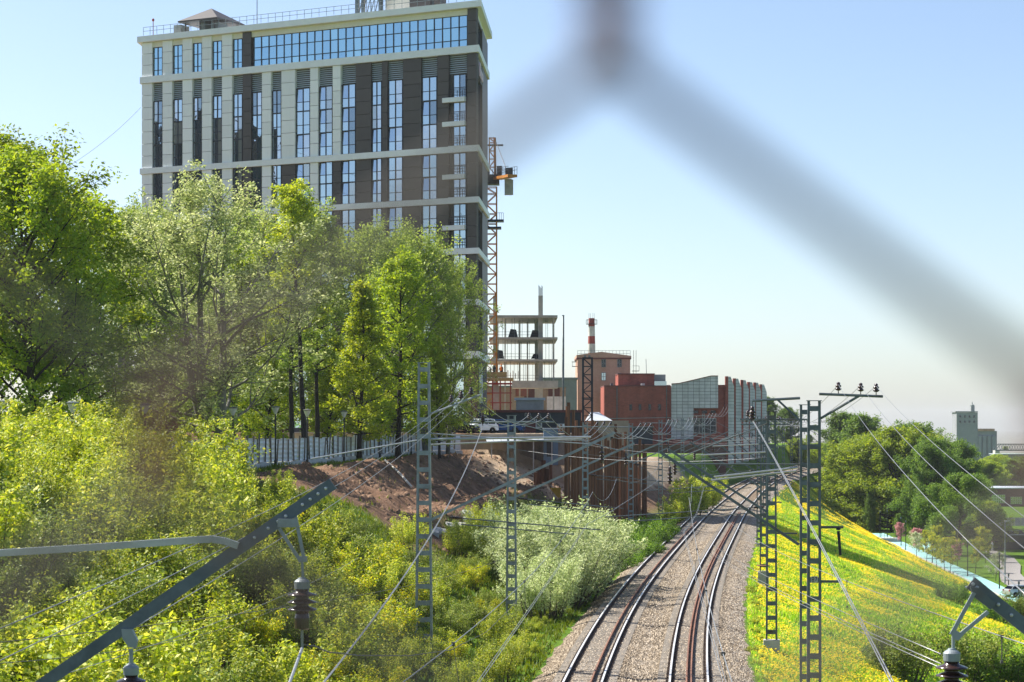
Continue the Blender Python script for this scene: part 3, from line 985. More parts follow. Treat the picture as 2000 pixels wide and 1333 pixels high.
# thicket on the left slope
SH = {'maple_a': ('pale green', 'yellow-green box elder shrub in the thicket on the left slope'),
      'maple_b': ('tall', 'tall upright yellow-green shrub in the thicket on the left slope'),
      'dark_a': ('deep', 'deep green leafy shrub in the thicket on the left slope'),
      'dark_b': ('spreading', 'low spreading green shrub in the thicket on the left slope'),
      'gold': ('golden', 'golden-leaved shrub in the thicket on the left slope'),
      'low': ('low', 'low bright shrub at the foot of the left slope')}
spots = []
rs = random.Random(5)
Yc = 46.0
while Yc < 205:
    xl = float(left_edge(Yc)); sw = 24.5
    ext = 34 if Yc < 120 else 25
    d = 2.4
    while d < ext:
        spots.append((Yc + rs.uniform(-1.3, 1.3), d + rs.uniform(-0.9, 0.9)))
        d += 2.5 if Yc < 110 else 2.7
        if Yc > 150 and d > 13: break
    Yc += 3.4 if Yc < 100 else 3.8
for (Y, d) in spots:
    X = float(left_edge(Y)) - d
    px = 1000 + X / Y * F
    if px < -140 or px > 1010:
        continue
    py = HORIZON + (CAMZ - hz(X, Y)) / Y * F
    if py > 1640:
        continue
    soilness = float(masks(np.array([X]), np.array([Y]))[0][0])
    if soilness > 0.35 and rs.random() < (0.80 if d < 13 else 0.95):
        continue
    t_ = d / 24.0
    if Y > 126 and t_ > 0.45:
        if rs.random() < 0.6: continue
    if Y < 128 and px < 420 and d > 8:
        kind = rs.choice(['maple_a', 'maple_a', 'maple_b', 'dark_a', 'maple_b'])
        s = rs.uniform(0.9, 1.25)
    elif px < 720:
        kind = rs.choice(['gold', 'maple_a', 'dark_a', 'gold', 'dark_b', 'maple_b'])
        s = rs.uniform(0.72, 1.05)
    else:
        kind = rs.choice(['dark_b', 'dark_a', 'gold', 'maple_a', 'maple_a', 'low'])
        s = rs.uniform(0.7, 1.0)
    if d < 6: s *= 0.75
    if t_ > 0.85 and px > 300: s *= 0.55
    if Y > 120: s *= 0.8
    if 420 < px < 640 and Y > 112: s *= 0.6
    s *= 0.72
    zone = 'at the left edge' if px < 260 else 'behind the left bracket' if px < 560 else 'left of the nearest mast' if px < 800 else 'right of the nearest mast'
    zone += ', higher up' if HORIZON + (CAMZ - hz(X, Y)) / Y * F < 1120 else ''
    plant('shrub', S[kind], X, Y, SH[kind][1].replace('in the thicket on the left slope', 'on the left slope ' + zone).replace('at the foot of the left slope', 'low on the left slope ' + zone), 'shrub', 'thicket: ' + SH[kind][0] + ' ' + zone, s, parts=('stems', 'foliage'))

# silver willow by the track and the shrubs along the ballast
for i, (px, Y, s) in enumerate([(1085, 131, 1.25), (1040, 139, 1.15), (1130, 143, 1.25), (1085, 150, 1.25), (1150, 152, 1.0), (1015, 147, 1.1), (1060, 124, 0.85), (1110, 136, 1.2)]):
    X = X_of(px, Y)
    plant('willow_shrub', S['willow'], X, Y, 'silvery willow shrub beside the left track, in front of the rusty piles', 'shrub', 'silvery willow clump', s, parts=('stems', 'foliage'))
for (px, Y, s) in [(1232, 176, 0.9), (1216, 170, 0.8), (1252, 186, 0.95), (1268, 196, 0.95), (1280, 205, 0.9), (1243, 195, 1.0), (1205, 164, 0.7), (1262, 180, 0.7), (1290, 212, 0.8)]:
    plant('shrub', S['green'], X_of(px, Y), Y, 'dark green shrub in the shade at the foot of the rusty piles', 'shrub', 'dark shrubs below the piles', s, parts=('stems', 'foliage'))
for (px, Y, s) in [(1338, 245, 1.0), (1352, 252, 1.15), (1366, 262, 1.15), (1378, 272, 1.1), (1325, 236, 0.8), (1390, 285, 1.0), (1310, 228, 0.7), (1345, 262, 1.0), (1398, 300, .9)]:
    plant('shrub', S['maple_b'], X_of(px, Y), Y, 'bright green shrub on the bank below the red brick building', 'shrub', 'bright shrubs right of the piles', s * 0.8, parts=('stems', 'foliage'))
for i in range(34):
    Y = 70 + i * 3.0
    X = float(left_edge(Y)) - rs.uniform(1.0, 2.6)
    plant('shrub', S['low'], X, Y, 'knee-high green scrub along the left edge of the ballast', 'shrub', 'scrub along the ballast edge', rs.uniform(0.16, 0.34), parts=('stems', 'foliage'))
for i in range(30):
    Y = 84 + i * 3.1
    X = float(right_edge(Y)) + rs.uniform(0.1, 0.7)
    plant('weed_tuft', S['low'], X, Y, 'small weed tuft between the ballast and the dandelion bank', 'weeds', 'weeds along the right ballast edge', rs.uniform(0.08, 0.2), parts=('stems', 'foliage'))

# right side: trees beyond the embankment
G2 = 'trees beyond the embankment'
for k_, px, Y, yt, lb, wd in [
        ('birch', 1632, 520, 800, 'birch farthest left beyond the embankment', 1.0), ('birch', 1668, 505, 795, 'drooping birch between two others beyond the embankment', 1.0),
        ('birch', 1715, 480, 798, 'broad birch left of the dark tree mass', 1.1), ('dark_a', 1782, 445, 838, 'large dark green tree in the middle of the mass right of the bank', 1.0),
        ('dark_a', 1852, 430, 872, 'large dark tree at the right end of the mass beneath the grain elevator', 0.88), ('dark_b', 1690, 455, 862, 'rounded bright tree at the left foot of the dark mass', 1.15),
        ('dark_b', 1745, 432, 848, 'rounded green tree before the dark mass', 1.1), ('dark_a', 1815, 410, 868, 'dark tree in front of the mass, in shade', 0.85),
        ('pollard', 1872, 352, 938, 'pollarded tree with ball-shaped tufts beside the park', 1.0), ('birch', 1830, 362, 985, 'slender weeping tree left of the pollarded tree', 0.8),
        ('birch', 1905, 375, 960, 'shaded tree right behind the pollarded tree', 1.0), ('dark_b', 1655, 480, 880, 'bright bush-like tree at the upper end of the bank', 1.0), ('dark_b', 1928, 366, 985, 'dark rounded tree at the left end of the yard wall', 0.9), ('dark_a', 1905, 405, 940, 'dark tree between the pollarded tree and the brick shed', 0.7), ('birch', 1755, 392, 1000, 'young slender tree at the foot of the bank before the dark mass', 0.7), ('birch', 1700, 425, 955, 'young slender tree high on the foot of the bank', 0.6)]:
    tree_at(k_, px, Y, yt, lb, wd, G2)
for k_, px, Y, yt, lb in [('dark_a', 1535, 640, 800, 'dark tree far off behind the right-hand masts'), ('birch', 1510, 650, 770, 'taller far tree left behind the right-hand masts'), ('dark_b', 1560, 560, 860, 'bright tree where the tracks bend out of sight'),
                          ('dark_b', 1600, 575, 868, 'second bright tree where the tracks bend out of sight'), ('dark_b', 1580, 620, 850, 'far bright tree behind the bend')]:
    tree_at(k_, px, Y, yt, lb, 1.0, 'trees at the bend of the tracks')
for j in range(16):
    Y = 640 + 34 * j
    tree_at('dark_a' if j % 3 else 'dark_b', 1928 + (j * 53) % 150, Y, 903 - j * 1.9, 'far tree behind the brick sheds at the right edge', 1.3, 'far trees on the right')

# park planting
for nm, k_, px, py, lb in [
        ('blossom_tree', 'blossom_pink', 1760, 1066, 'pink blossoming tree, leftmost by the retaining step'), ('blossom_tree', 'blossom_pink', 1794, 1080, 'pink blossoming tree right of the first, by the turquoise court'),
        ('blossom_tree', 'blossom_pink', 1870, 1108, 'pink blossoming tree in the middle of the lawn'), ('blossom_tree', 'blossom_white', 1790, 1092, 'white blossoming tree by the turquoise path'),
        ('blossom_tree', 'blossom_white', 1945, 1135, 'white blossoming tree beside the grey paved path')]:
    Y = (CAMZ + 11) * F / (py - HORIZON)
    plant(nm, S[k_], X_of(px, Y), Y, lb, 'tree', 'blossoming trees in the park', 0.85 if 'pink' in k_ else 0.8)
sap = [(1700, 1035), (1712, 1040), (1830, 1118), (1845, 1122), (1856, 1126), (1905, 1120), (1915, 1090), (1890, 1085), (1868, 1075), (1838, 1095), (1925, 1100), (1810, 1110)]
for (px, py) in sap:
    Y = (CAMZ + 11) * F / (py - HORIZON)
    plant('sapling', S['sapling'], X_of(px, Y), Y, 'thin yellow-green sapling on the park lawn', 'tree', 'saplings on the park lawn', random.uniform(0.85, 1.1))
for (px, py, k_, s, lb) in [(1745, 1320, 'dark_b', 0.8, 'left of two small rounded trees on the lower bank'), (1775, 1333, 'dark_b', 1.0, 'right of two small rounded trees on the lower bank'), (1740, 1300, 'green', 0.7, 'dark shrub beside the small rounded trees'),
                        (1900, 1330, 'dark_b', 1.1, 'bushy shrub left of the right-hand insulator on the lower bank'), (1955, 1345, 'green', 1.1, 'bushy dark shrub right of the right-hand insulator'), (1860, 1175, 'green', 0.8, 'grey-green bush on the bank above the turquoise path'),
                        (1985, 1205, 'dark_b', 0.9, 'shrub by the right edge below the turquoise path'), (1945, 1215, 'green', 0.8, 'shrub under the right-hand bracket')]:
    # on the bank: find the distance where the ground is seen at this pixel
    best = min(np.arange(110, 330, 1.0), key=lambda Y: abs(HORIZON + (CAMZ - hz(X_of(px, Y), Y)) / Y * F - py))
    plant('shrub', S[k_], X_of(px, best), best, lb, 'shrub', None, s, parts=('stems', 'foliage'))

# grass and dandelions on the right bank
def bank_points(n, y0, y1, p=1.6, flower=None):
    Y = y0 + (y1 - y0) * rng.random(n) ** p
    t2 = rng.random(n) ** 1.15
    xr = right_edge(Y)
    X = xr + 0.1 + t2 * (foot(Y) - xr)
    px = 1000 + X / Y * F
    ok = (px > 1380) & (px < 2080)
    X, Y = X[ok], Y[ok]
    if flower is not None:
        fl = masks(X, Y)[1]
        k = rng.random(len(X)) < (0.05 + fl * 0.9 if flower else 1.0)
        X, Y = X[k], Y[k]
    return X, Y, hgt(X, Y)
X, Y, Z = bank_points(330000, 78, 330, 1.7)
n = len(X)
hh = rng.uniform(0.08, 0.26, n) * (0.5 + 1.2 * vnoise(X, Y, 3, 30) ** 2)
a = rng.uniform(0, 6.28, n); wd = rng.uniform(0.03, 0.06, n)
lx, ly = rng.normal(0, 0.07, n), rng.normal(0, 0.07, n)
v = np.empty((n, 3, 3))
v[:, 0] = np.stack([X - np.cos(a) * wd, Y - np.sin(a) * wd, Z - 0.02], 1)
v[:, 1] = np.stack([X + np.cos(a) * wd, Y + np.sin(a) * wd, Z - 0.02], 1)
v[:, 2] = np.stack([X + lx, Y + ly, Z + hh], 1)
LM['grass'] = leaf_mat('grass_blade', (0.06, 0.14, 0.012), (0.105, 0.21, 0.018), (0.24, 0.26, 0.08), trans=0.45, gain=2.5)
tag(link('grass', np_mesh('grass', v.reshape(-1, 3), np.arange(n * 3).reshape(n, 3), LM['grass'])), 'green grass covering the bank right of the tracks', 'grass', kind='stuff')
X, Y, Z = bank_points(200000, 78, 420, 1.75, True)
n = len(X)
r_ = rng.uniform(0.035, 0.06, n) * (1 + np.clip((Y - 120) / 200, 0, 1) * 0.6)
tx, ty = rng.normal(0, 0.25, n), rng.normal(-0.25, 0.25, n)
v = np.empty((n, 4, 3))
zc = Z + rng.uniform(0.12, 0.27, n)
for q, (cx_, cy_) in enumerate(((1, 0), (0, 1), (-1, 0), (0, -1))):
    v[:, q] = np.stack([X + cx_ * r_, Y + cy_ * r_, zc + r_ * (cx_ * tx + cy_ * -ty)], 1)
LM['dandelion'] = leaf_mat('dandelion_flower', (0.70, 0.50, 0.008), (0.80, 0.60, 0.01), (0.85, 0.68, 0.03), trans=0.2, gloss=0.1, gain=1.0)
tag(link('dandelions', np_mesh('dandelions', v.reshape(-1, 3), np.arange(n * 4).reshape(n, 4), LM['dandelion'])), 'yellow dandelions in bloom across the grass bank', 'flowers', kind='stuff')
# grass and weeds between the shrubs on the left
LM['under'] = leaf_mat('undergrowth_blade', (0.035, 0.07, 0.008), (0.07, 0.115, 0.012), (0.13, 0.16, 0.03), trans=0.35, gain=1.6)
Y = rng.uniform(60, 235, 110000)
d = rng.uniform(0.2, 26, 110000)
X = left_edge(Y) - d
px = 1000 + X / Y * F
so2 = masks(X, Y)[0]
ok = (px > -60) & (px < 1420) & (rng.random(len(X)) > so2 * 0.985)
X, Y = X[ok], Y[ok]; Z = hgt(X, Y); n = len(X)
hh = rng.uniform(0.10, 0.36, n); a = rng.uniform(0, 6.28, n); wd = rng.uniform(0.03, 0.07, n)
v = np.empty((n, 3, 3))
v[:, 0] = np.stack([X - np.cos(a) * wd, Y - np.sin(a) * wd, Z - 0.02], 1)
v[:, 1] = np.stack([X + np.cos(a) * wd, Y + np.sin(a) * wd, Z - 0.02], 1)
v[:, 2] = np.stack([X + rng.normal(0, .12, n), Y + rng.normal(0, .12, n), Z + hh], 1)
tag(link('weeds', np_mesh('weeds', v.reshape(-1, 3), np.arange(n * 3).reshape(n, 3), LM['under'])), 'rough green undergrowth on the left slope', 'undergrowth', kind='stuff')
# ------------------------------------------------------------------ tower block
PR = Vector((X_of(931, 250.0), 250.0, 0)); PL = Vector((X_of(278, 273.2), 273.2, 0)); PB = Vector((X_of(952, 270.0), 270.0, 0))
FL = (PL - PR).length
FU = (PL - PR).normalized()
FN = Vector((FU.y * -1 * -1, -FU.x * -1, 0))
FN = Vector((-FU.y, FU.x, 0))
if FN.y > 0: FN = -FN
FV = (PB - PR).normalized()
FV_N = Vector((FV.y, -FV.x, 0))
if FV_N.x < 0: FV_N = -FV_N
SIDE = (PB - PR).length
FRZ = math.atan2(FU.y, FU.x)
UP = Vector((0, 0, 1))
def fs(px):
    k = (px - 1000.0) / F
    dX, dY = PL.x - PR.x, PL.y - PR.y
    return (PR.y * k - PR.x) / (dX - k * dY) * FL
def zy(y):
    return CAMZ + (HORIZON - y) / F * 250.0
def fp(s, z, out=0.0):
    return PR + FU * s + FN * out + UP * z
FAX = (FU, FN, UP)
def fbox(mb, s0, s1, z0, z1, o0, o1):
    c = PR + FU * ((s0 + s1) / 2) + FN * ((o0 + o1) / 2) + UP * ((z0 + z1) / 2)
    mb.box(c, (abs(s1 - s0), abs(o1 - o0), abs(z1 - z0)), ax=FAX)
def ring(e, z0, z1, e_back=0.0):
    def corner(P, na, nb, ea, eb):
        # point at distance ea from the side with normal na and eb from the one with normal nb
        det = na.x * nb.y - na.y * nb.x
        return P + Vector(((ea * nb.y - eb * na.y) / det, (eb * na.x - ea * nb.x) / det, 0))
    P2 = PL + FV * SIDE
    poly = [corner(PR, FN, FV_N, e, e), corner(PL, FN, -FV_N, e, e), corner(P2, -FN, -FV_N, e_back, e), corner(PB, -FN, FV_N, e_back, e)]
    mb = MB()
    n = len(poly)
    mb.v = [tuple(p + UP * z0) for p in poly] + [tuple(p + UP * z1) for p in poly]
    mb.f = [tuple(range(n)), tuple(range(2 * n - 1, n - 1, -1))] + [(i, n + i, n + (i + 1) % n, (i + 1) % n) for i in range(n)]
    return mb
tb = thing('tower_block', 'tall white and charcoal panelled tower block with blue glass top storey', 'building', (PR.x - 15, 265, 9.3))
GZ0 = 9.0
ring(-0.35, GZ0, 59.4).build('core', M['core'], tb)
# slab bands and cornice
Zb = [(55.05, 54.1), (43.35, 42.5), (37.3, 36.5), (31.3, 30.5), (25.3, 24.5), (19.2, 18.2)]
for a_, b_ in Zb:
    ring(0.30, b_ + 0.12, a_).build('slab_band', M['band'], tb)
ring(0.6, 59.45, 60.2, 0.5).build('cornice', M['band'], tb)
ring(-0.05, 58.75, 59.44).build('attic_strip', M['soffit'], tb)
# panels: one unit cube mesh shared, each panel an object
def unit_cube(m_):
    mb = MB(); mb.box((0, 0, 0), (1, 1, 1))
    me = D.meshes.new('panel'); me.from_pydata(mb.v, [], mb.f); me.materials.append(m_)
    return me
UC = {'w': unit_cube(M['white_panel']), 'd': unit_cube(M['dark_panel'])}
def place_unit(me, name, parent, c, dims, rz):
    o = D.objects.new(name, me); COL.objects.link(o)
    o.parent = parent
    o.location = Vector(c) - Vector(parent.location)
    o.rotation_euler = (0, 0, rz)
    o.scale = dims
    return o
NP = [0]
rest_w, rest_d = MB(), MB()
def pier(x0, x1, z0, z1, kind, out=0.12):
    s0, s1 = fs(x1), fs(x0) - (0.2 if x0 > 280 else 0.0)
    n = max(1, round((z1 - z0) / 1.5))
    h = (z1 - z0) / n
    for i in range(n):
        za = z0 + i * h
        c = PR + FU * ((s0 + s1) / 2) + FN * (out - 0.35 * 0.7) + UP * (za + h / 2)
        if z0 > 30.9 and NP[0] < 290:
            place_unit(UC[kind], 'panel', tb, c, (s1 - s0 - 0.01, 0.49, h - 0.05), FRZ)
            NP[0] += 1
        else:
            (rest_w if kind == 'w' else rest_d).box(c, (s1 - s0 - 0.01, 0.49, h - 0.05), ax=FAX)
    return s0, s1
OPEN = [(298, 316), (337, 355), (376, 393), (414, 432), (454, 472), (491, 510), (530, 548), (577, 604), (622, 648), (666, 693), (725, 744), (757, 785), (823, 852)]
PIERS = [(278, 298, 'w'), (316, 337, 'w'), (355, 376, 'w'), (393, 414, 'w'), (432, 454, 'w'), (472, 491, 'd'), (510, 530, 'w'), (548, 577, 'w'), (604, 622, 'w'), (648, 666, 'w'),
         (693, 725, 'd'), (744, 757, 'd'), (785, 823, 'd'), (852, 877, 'd'), (910, 931, 'd')]
PB2 = {2: 'd', 7: 'd', 9: 'd'}
wrs = random.Random(3)
NW = [0]
def window(x0, x1, z0, z1, lights=2, transoms=(0.38,), glass='glass', open_l=False):
    s0, s1 = fs(x1), fs(x0)
    o_ = -0.22
    fr = MB()
    t_ = 0.075
    fbox(fr, s0, s1, z0, z0 + t_, o_, o_ + 0.10)
    fbox(fr, s0, s1, z1 - t_, z1, o_, o_ + 0.10)
    fbox(fr, s0, s0 + t_, z0 + t_, z1 - t_, o_, o_ + 0.10)
    fbox(fr, s1 - t_, s1, z0 + t_, z1 - t_, o_, o_ + 0.10)
    for i in range(1, lights):
        sm = s0 + (s1 - s0) * i / lights
        fbox(fr, sm - t_ * .6, sm + t_ * .6, z0 + t_, z1 - t_, o_, o_ + 0.11)
    for q in transoms:
        zm = z0 + (z1 - z0) * q
        fbox(fr, s0 + t_, s1 - t_, zm - t_ * .5, zm + t_ * .5, o_, o_ + 0.09)
    w_ = fr.build('window', M['frame'], tb)
    for i in range(lights):
        sa = s0 + (s1 - s0) * i / lights + 0.04; sb = s0 + (s1 - s0) * (i + 1) / lights - 0.04
        ta, tc_ = wrs.gauss(0, 0.006), wrs.gauss(0, 0.006)
        zlo = z0
        if open_l and i == lights - 1:
            zlo = z0 + (z1 - z0) * transoms[0]
            g = MB(); g.quad(fp(sa, zlo, o_ + 0.05), fp(sb, zlo, o_ + 0.05), fp(sb, z1, o_ - 0.06), fp(sa, z1, o_ - 0.06)); g.f[-1] = g.f[-1][::-1]
            g.build('pane', M[glass], w_)
            g = MB(); g.quad(fp(sa, z0, o_ + 0.04), fp(sb, z0, o_ + 0.04), fp(sb, zlo, o_ + 0.04), fp(sa, zlo, o_ + 0.04)); g.f[-1] = g.f[-1][::-1]
            g.build('pane', M[glass], w_)
            continue
        g = MB()
        g.quad(fp(sa, z0, o_ + 0.03 + ta), fp(sb, z0, o_ + 0.03 + ta + tc_), fp(sb, z1, o_ + 0.03 - ta + tc_), fp(sa, z1, o_ + 0.03 - ta))
        g.f[-1] = g.f[-1][::-1]
        gm = glass
        if glass == 'glass':
            u_ = wrs.random()
            gm = 'glass' if u_ < 0.62 else 'glass_b' if u_ < 0.82 else 'blind' if u_ < 0.9 else 'glass_c'
            if x0 > 700 and z1 < 49 and u_ > 0.3: gm = 'glass_c'
        g.build('pane', M[gm], w_)
# storey by storey
secs = [(43.36, 54.21, 3, 2.35), (37.31, 42.61, 2, 0), (31.31, 36.61, 2, 0), (25.31, 30.61, 2, 0), (19.21, 24.61, 2, 0)]
for si, (z0, z1, nf, lou) in enumerate(secs):
    for pi_, (x0, x1, kd) in enumerate(PIERS):
        if si >= 1 and pi_ in PB2: kd = PB2[pi_]
        if si >= 1 and x0 >= 648: kd = 'd'
        pier(x0, x1, z0, z1, kd, 0.12 if kd == 'w' else 0.06)
    for (x0, x1) in OPEN:
        h = (z1 - z0 - lou) / nf
        if lou:
            lv = MB()
            s0, s1 = fs(x1), fs(x0)
            for q in range(9):
                zc = z1 - lou + 0.12 + q * (lou - 0.15) / 9
                a_ = fp(s0, zc, -0.20); b_ = fp(s1, zc, -0.20)
                lv.quad(a_, b_, b_ + UP * 0.10 - FN * 0.05, a_ + UP * 0.10 - FN * 0.05)
            lv.build('louvre', M['louver'], tb)
        for q in range(nf):
            if si >= 3:
                window(x0, x1, z0 + q * h, z0 + (q + 1) * h, 1, (0.4,))
            else:
                window(x0, x1, z0 + q * h, z0 + (q + 1) * h, 2, (0.4,), open_l=(x0 > 560 and wrs.random() < 0.55))
    # balcony bay
    h = (z1 - z0 - lou) / nf
    s0, s1 = fs(910), fs(877)
    for q in range(nf):
        za = z0 + q * h
        window(884, 909, za + 0.02, za + h - 0.02, 2, (0.45,))
        bl = MB()
        if q > 0:
            fbox(bl, s0 + 0.02, s1 + 0.75, za - 0.45, za + 0.10, -0.10, 0.35)
        else:
            fbox(bl, s0 + 0.02, s1 - 0.02, za + 0.005, za + 0.06, -0.10, 0.30)
        bo = bl.build('balcony', M['band'], tb)
        rl = MB()
        for zz in (0.45, 0.75, 1.05):
            rl.bar(fp(s0 + 0.03, za + zz, 0.2), fp(s1 - 0.03, za + zz, 0.2), 0.05, 0.05)
        for k_ in range(4):
            ss = s0 + 0.06 + (s1 - s0 - 0.12) * k_ / 3
            rl.bar(fp(ss, za + 0.1, 0.2), fp(ss, za + 1.05, 0.2), 0.05, 0.05)
        rl.build('railing', M['black'], bo)
    if lou:
        lv = MB()
        for q in range(9):
            zc = z1 - lou + 0.12 + q * (lou - 0.15) / 9
            lv.quad(fp(s0, zc, -0.20), fp(s1, zc, -0.20), fp(s1, zc + 0.10, -0.25), fp(s0, zc + 0.10, -0.25))
        lv.build('louvre', M['louver'], tb)
# top storey
zt0, zt1 = 55.06, 58.74
for pi_, (x0, x1, kd) in enumerate(PIERS[:6]):
    pier(x0, x1, zt0, zt1 + 0.69 if kd == 'w' else zt1 + 0.69, kd, 0.12)
pier(911, 931, zt0, zt1 + 0.69, 'd', 0.12)
for (x0, x1) in OPEN[:5]:
    window(x0, x1, zt0 + 0.0, zt1, 2, (0.20, 0.62), 'glass_top')
sA, sB = fs(911), fs(494)
mul = MB()
NCOL = 27
for i in range(NCOL + 1):
    ss = sA + (sB - sA) * i / NCOL
    fbox(mul, ss - 0.045, ss + 0.045, zt0, zt1, -0.30, -0.16)
rows = [zt0, zt0 + 0.82, zt0 + 2.35, zt1]
for zz in rows:
    fbox(mul, sA, sB, zz - 0.04 if zz > zt0 else zz, zz + 0.04 if zz < zt1 else zz, -0.29, -0.17)
mo = mul.build('curtain_wall', M['frame'], tb)
for i in range(NCOL):
    for j in range(3):
        sa = sA + (sB - sA) * i / NCOL + 0.04; sb = sA + (sB - sA) * (i + 1) / NCOL - 0.04
        ta, tc_ = wrs.gauss(0, 0.006), wrs.gauss(0, 0.006)
        g = MB()
        g.quad(fp(sa, rows[j] + .03, -0.25 + ta), fp(sb, rows[j] + .03, -0.25 + ta + tc_), fp(sb, rows[j + 1] - .03, -0.25 - ta + tc_), fp(sa, rows[j + 1] - .03, -0.25 - ta))
        g.f[-1] = g.f[-1][::-1]
        g.build('pane', M['glass_top'], mo)
tag(rest_w.build('lower_white_panels', M['white_panel'], tb), kind='stuff')
tag(rest_d.build('lower_dark_panels', M['dark_panel'], tb), kind='stuff')
# right-hand narrow side
def vp(s, z, out=0.0):
    return PR + FV * s + FV_N * out + UP * z
VAX = (FV, FV_N, UP)
def vbox(mb, s0, s1, z0, z1, o0, o1):
    mb.box(PR + FV * ((s0 + s1) / 2) + FV_N * ((o0 + o1) / 2) + UP * ((z0 + z1) / 2), (abs(s1 - s0), abs(o1 - o0), abs(z1 - z0)), ax=VAX)
allsec = [(55.06, 58.74)] + [(a_[0], a_[1]) for a_ in secs]
for (z0, z1) in allsec:
    for (s0, s1) in ((0.3, 1.4), (9.5, SIDE - 0.2)):
        mb = MB(); vbox(mb, s0, s1, z0, z1, -0.4, 0.05); mb.build('side_panel', M['dark_panel'], tb)
    zz1 = z1 - (2.4 if z1 - z0 > 8 else 0.3)
    mb = MB(); vbox(mb, 1.4, 9.5, zz1, z1, -0.4, -0.02); mb.build('side_panel', M['dark_panel'], tb)
    fr = MB()
    for k_ in range(6):
        ss = 1.4 + 8.1 * k_ / 5
        vbox(fr, ss - 0.06, ss + 0.06, z0, zz1, -0.36, -0.22)
    fo = fr.build('side_window', M['frame'], tb)
    for k_ in range(5):
        g = MB()
        sa = 1.4 + 8.1 * k_ / 5 + 0.06; sb = 1.4 + 8.1 * (k_ + 1) / 5 - 0.06
        g.quad(vp(sa, z0, -0.3), vp(sb, z0, -0.3), vp(sb, zz1, -0.3), vp(sa, zz1, -0.3))
        g.build('pane', M['glass'], fo)
# pink script sign (a few loops) on the side, letters too small to read
cv = MB()
for q in range(5):
    pts = []
    for k_ in range(13):
        a_ = k_ / 12 * 6.28
        pts.append(vp(3.2 + q * 1.15 + math.cos(a_) * 0.55, 52.55 - (0.1 if q else -0.2) + math.sin(a_) * (0.75 if q == 0 else 0.45), 0.15))
    cv.tube(pts, 0.09, 5)
cv.tube([vp(2.6, 52.0, 0.15), vp(8.8, 52.4, 0.15)], 0.07, 5)
cv.build('sign_letters', M['pink'], tb)
# brick ground floors
br = MB()
fbox(br, 0.0, 1.7, GZ0, 18.19, -0.4, 0.1)
for k_ in range(8):
    fbox(br, 6 + k_ * 5.2, 8 + k_ * 5.2, GZ0, 18.19, -0.4, 0.1)
vbox(br, 0.3, 1.2, GZ0, 18.19, -0.4, 0.02)
br.build('brick_base', M['dark_brick'], tb)
sg = MB()
for k_ in range(8):
    s0 = 1.7 + k_ * 5.2 - (0.9 if k_ else 0)
    sg.quad(fp(s0 + 0.1, 10.2, -0.3), fp(s0 + 4.2, 10.2, -0.3), fp(s0 + 4.2, 18, -0.3), fp(s0 + 0.1, 18, -0.3))
sg.build('shop_window', M['glass'], tb)
mb = MB(); vbox(mb, 3.5, SIDE - 1, GZ0, 18.19, -0.4, 0.0); mb.build('side_cladding', M['slate'], tb)
for s0, s1, z0, z1 in ((4.2, 10.5, 13.2, 17.6),):
    mb = MB(); mb.quad(vp(s0, z0, 0.03), vp(s1, z0, 0.03), vp(s1, z1, 0.03), vp(s0, z1, 0.03)); mb.build('side_glazing', M['louver'], tb)
# roof: railing, canopy, plant
ra = MB()
for k_ in range(46):
    ss = 0.4 + (FL - 0.8) * k_ / 45
    ra.bar(fp(ss, 60.3, 0.3), fp(ss, 61.35, 0.3), 0.05, 0.05)
for zz in (60.85, 61.35):
    ra.bar(fp(0.4, zz, 0.3), fp(FL - 0.4, zz, 0.3), 0.04, 0.05)
ra.build('roof_railing', M['galv'], tb)
pc = MB()
s0, s1 = fs(424), fs(347)
sm = (s0 + s1) / 2
for q in ((s0, -0.5), (s1, -0.5), (s1, -6), (s0, -6)):
    pass
apex = fp(sm, 63.6, -3.0)
cor = [fp(s0, 61.75, 0.0), fp(s1, 61.75, 0.0), fp(s1, 61.75, -6), fp(s0, 61.75, -6)]
n0 = len(pc.v)
pc.v += [tuple(c) for c in cor] + [tuple(apex)] + [tuple(c - UP * 0.18) for c in cor]
pc.f += [(n0 + i, n0 + (i + 1) % 4, n0 + 4) for i in range(4)] + [(n0 + 5 + i, n0 + 5 + (i + 1) % 4, n0 + (i + 1) % 4, n0 + i) for i in range(4)] + [(n0 + 8, n0 + 7, n0 + 6, n0 + 5)]
ro = pc.build('roof_canopy', M['dark_panel'], tb)
pp = MB()
for ss, oo in ((s0 + .8, -0.6), (s1 - .8, -0.6), (sm, -0.6), (s0 + .8, -5.5), (s1 - .8, -5.5)):
    pp.bar(fp(ss, 60.3, oo), fp(ss, 61.6, oo), 0.18, 0.18)
pp.build('canopy_post', M['dark_panel'], ro)
eq = MB()
for a_, b_, h in ((340, 326, 1.3), (385, 378, 1.6), (415, 400, 1.1)):
    fbox(eq, fs(a_), fs(b_), 60.3, 60.3 + h, -3.2, -1.4)
eq.build('roof_plant', M['greygreen'], tb)
an = MB()
an.tube([fp(fs(493), 60.3, -1), fp(fs(493), 66.5, -1)], 0.06, 6)
an.build('antenna', M['galv'], tb)
an = MB()
an.tube([fp(fs(301), 60.3, 0.2), fp(fs(301), 62.1, 0.2)], 0.05, 6)
an.lathe(fp(fs(301), 62.0, 0.2), [(0.05, 0), (0.16, 0.1), (0.16, 0.3), (0.05, 0.4)], 8)
an.build('beacon', M['red'], tb)
fr = MB()
for a_, b_ in ((676, 682), (688, 693), (722, 727)):
    fbox(fr, fs(b_), fs(a_), 60.3, 65, -2.4, -2.0)
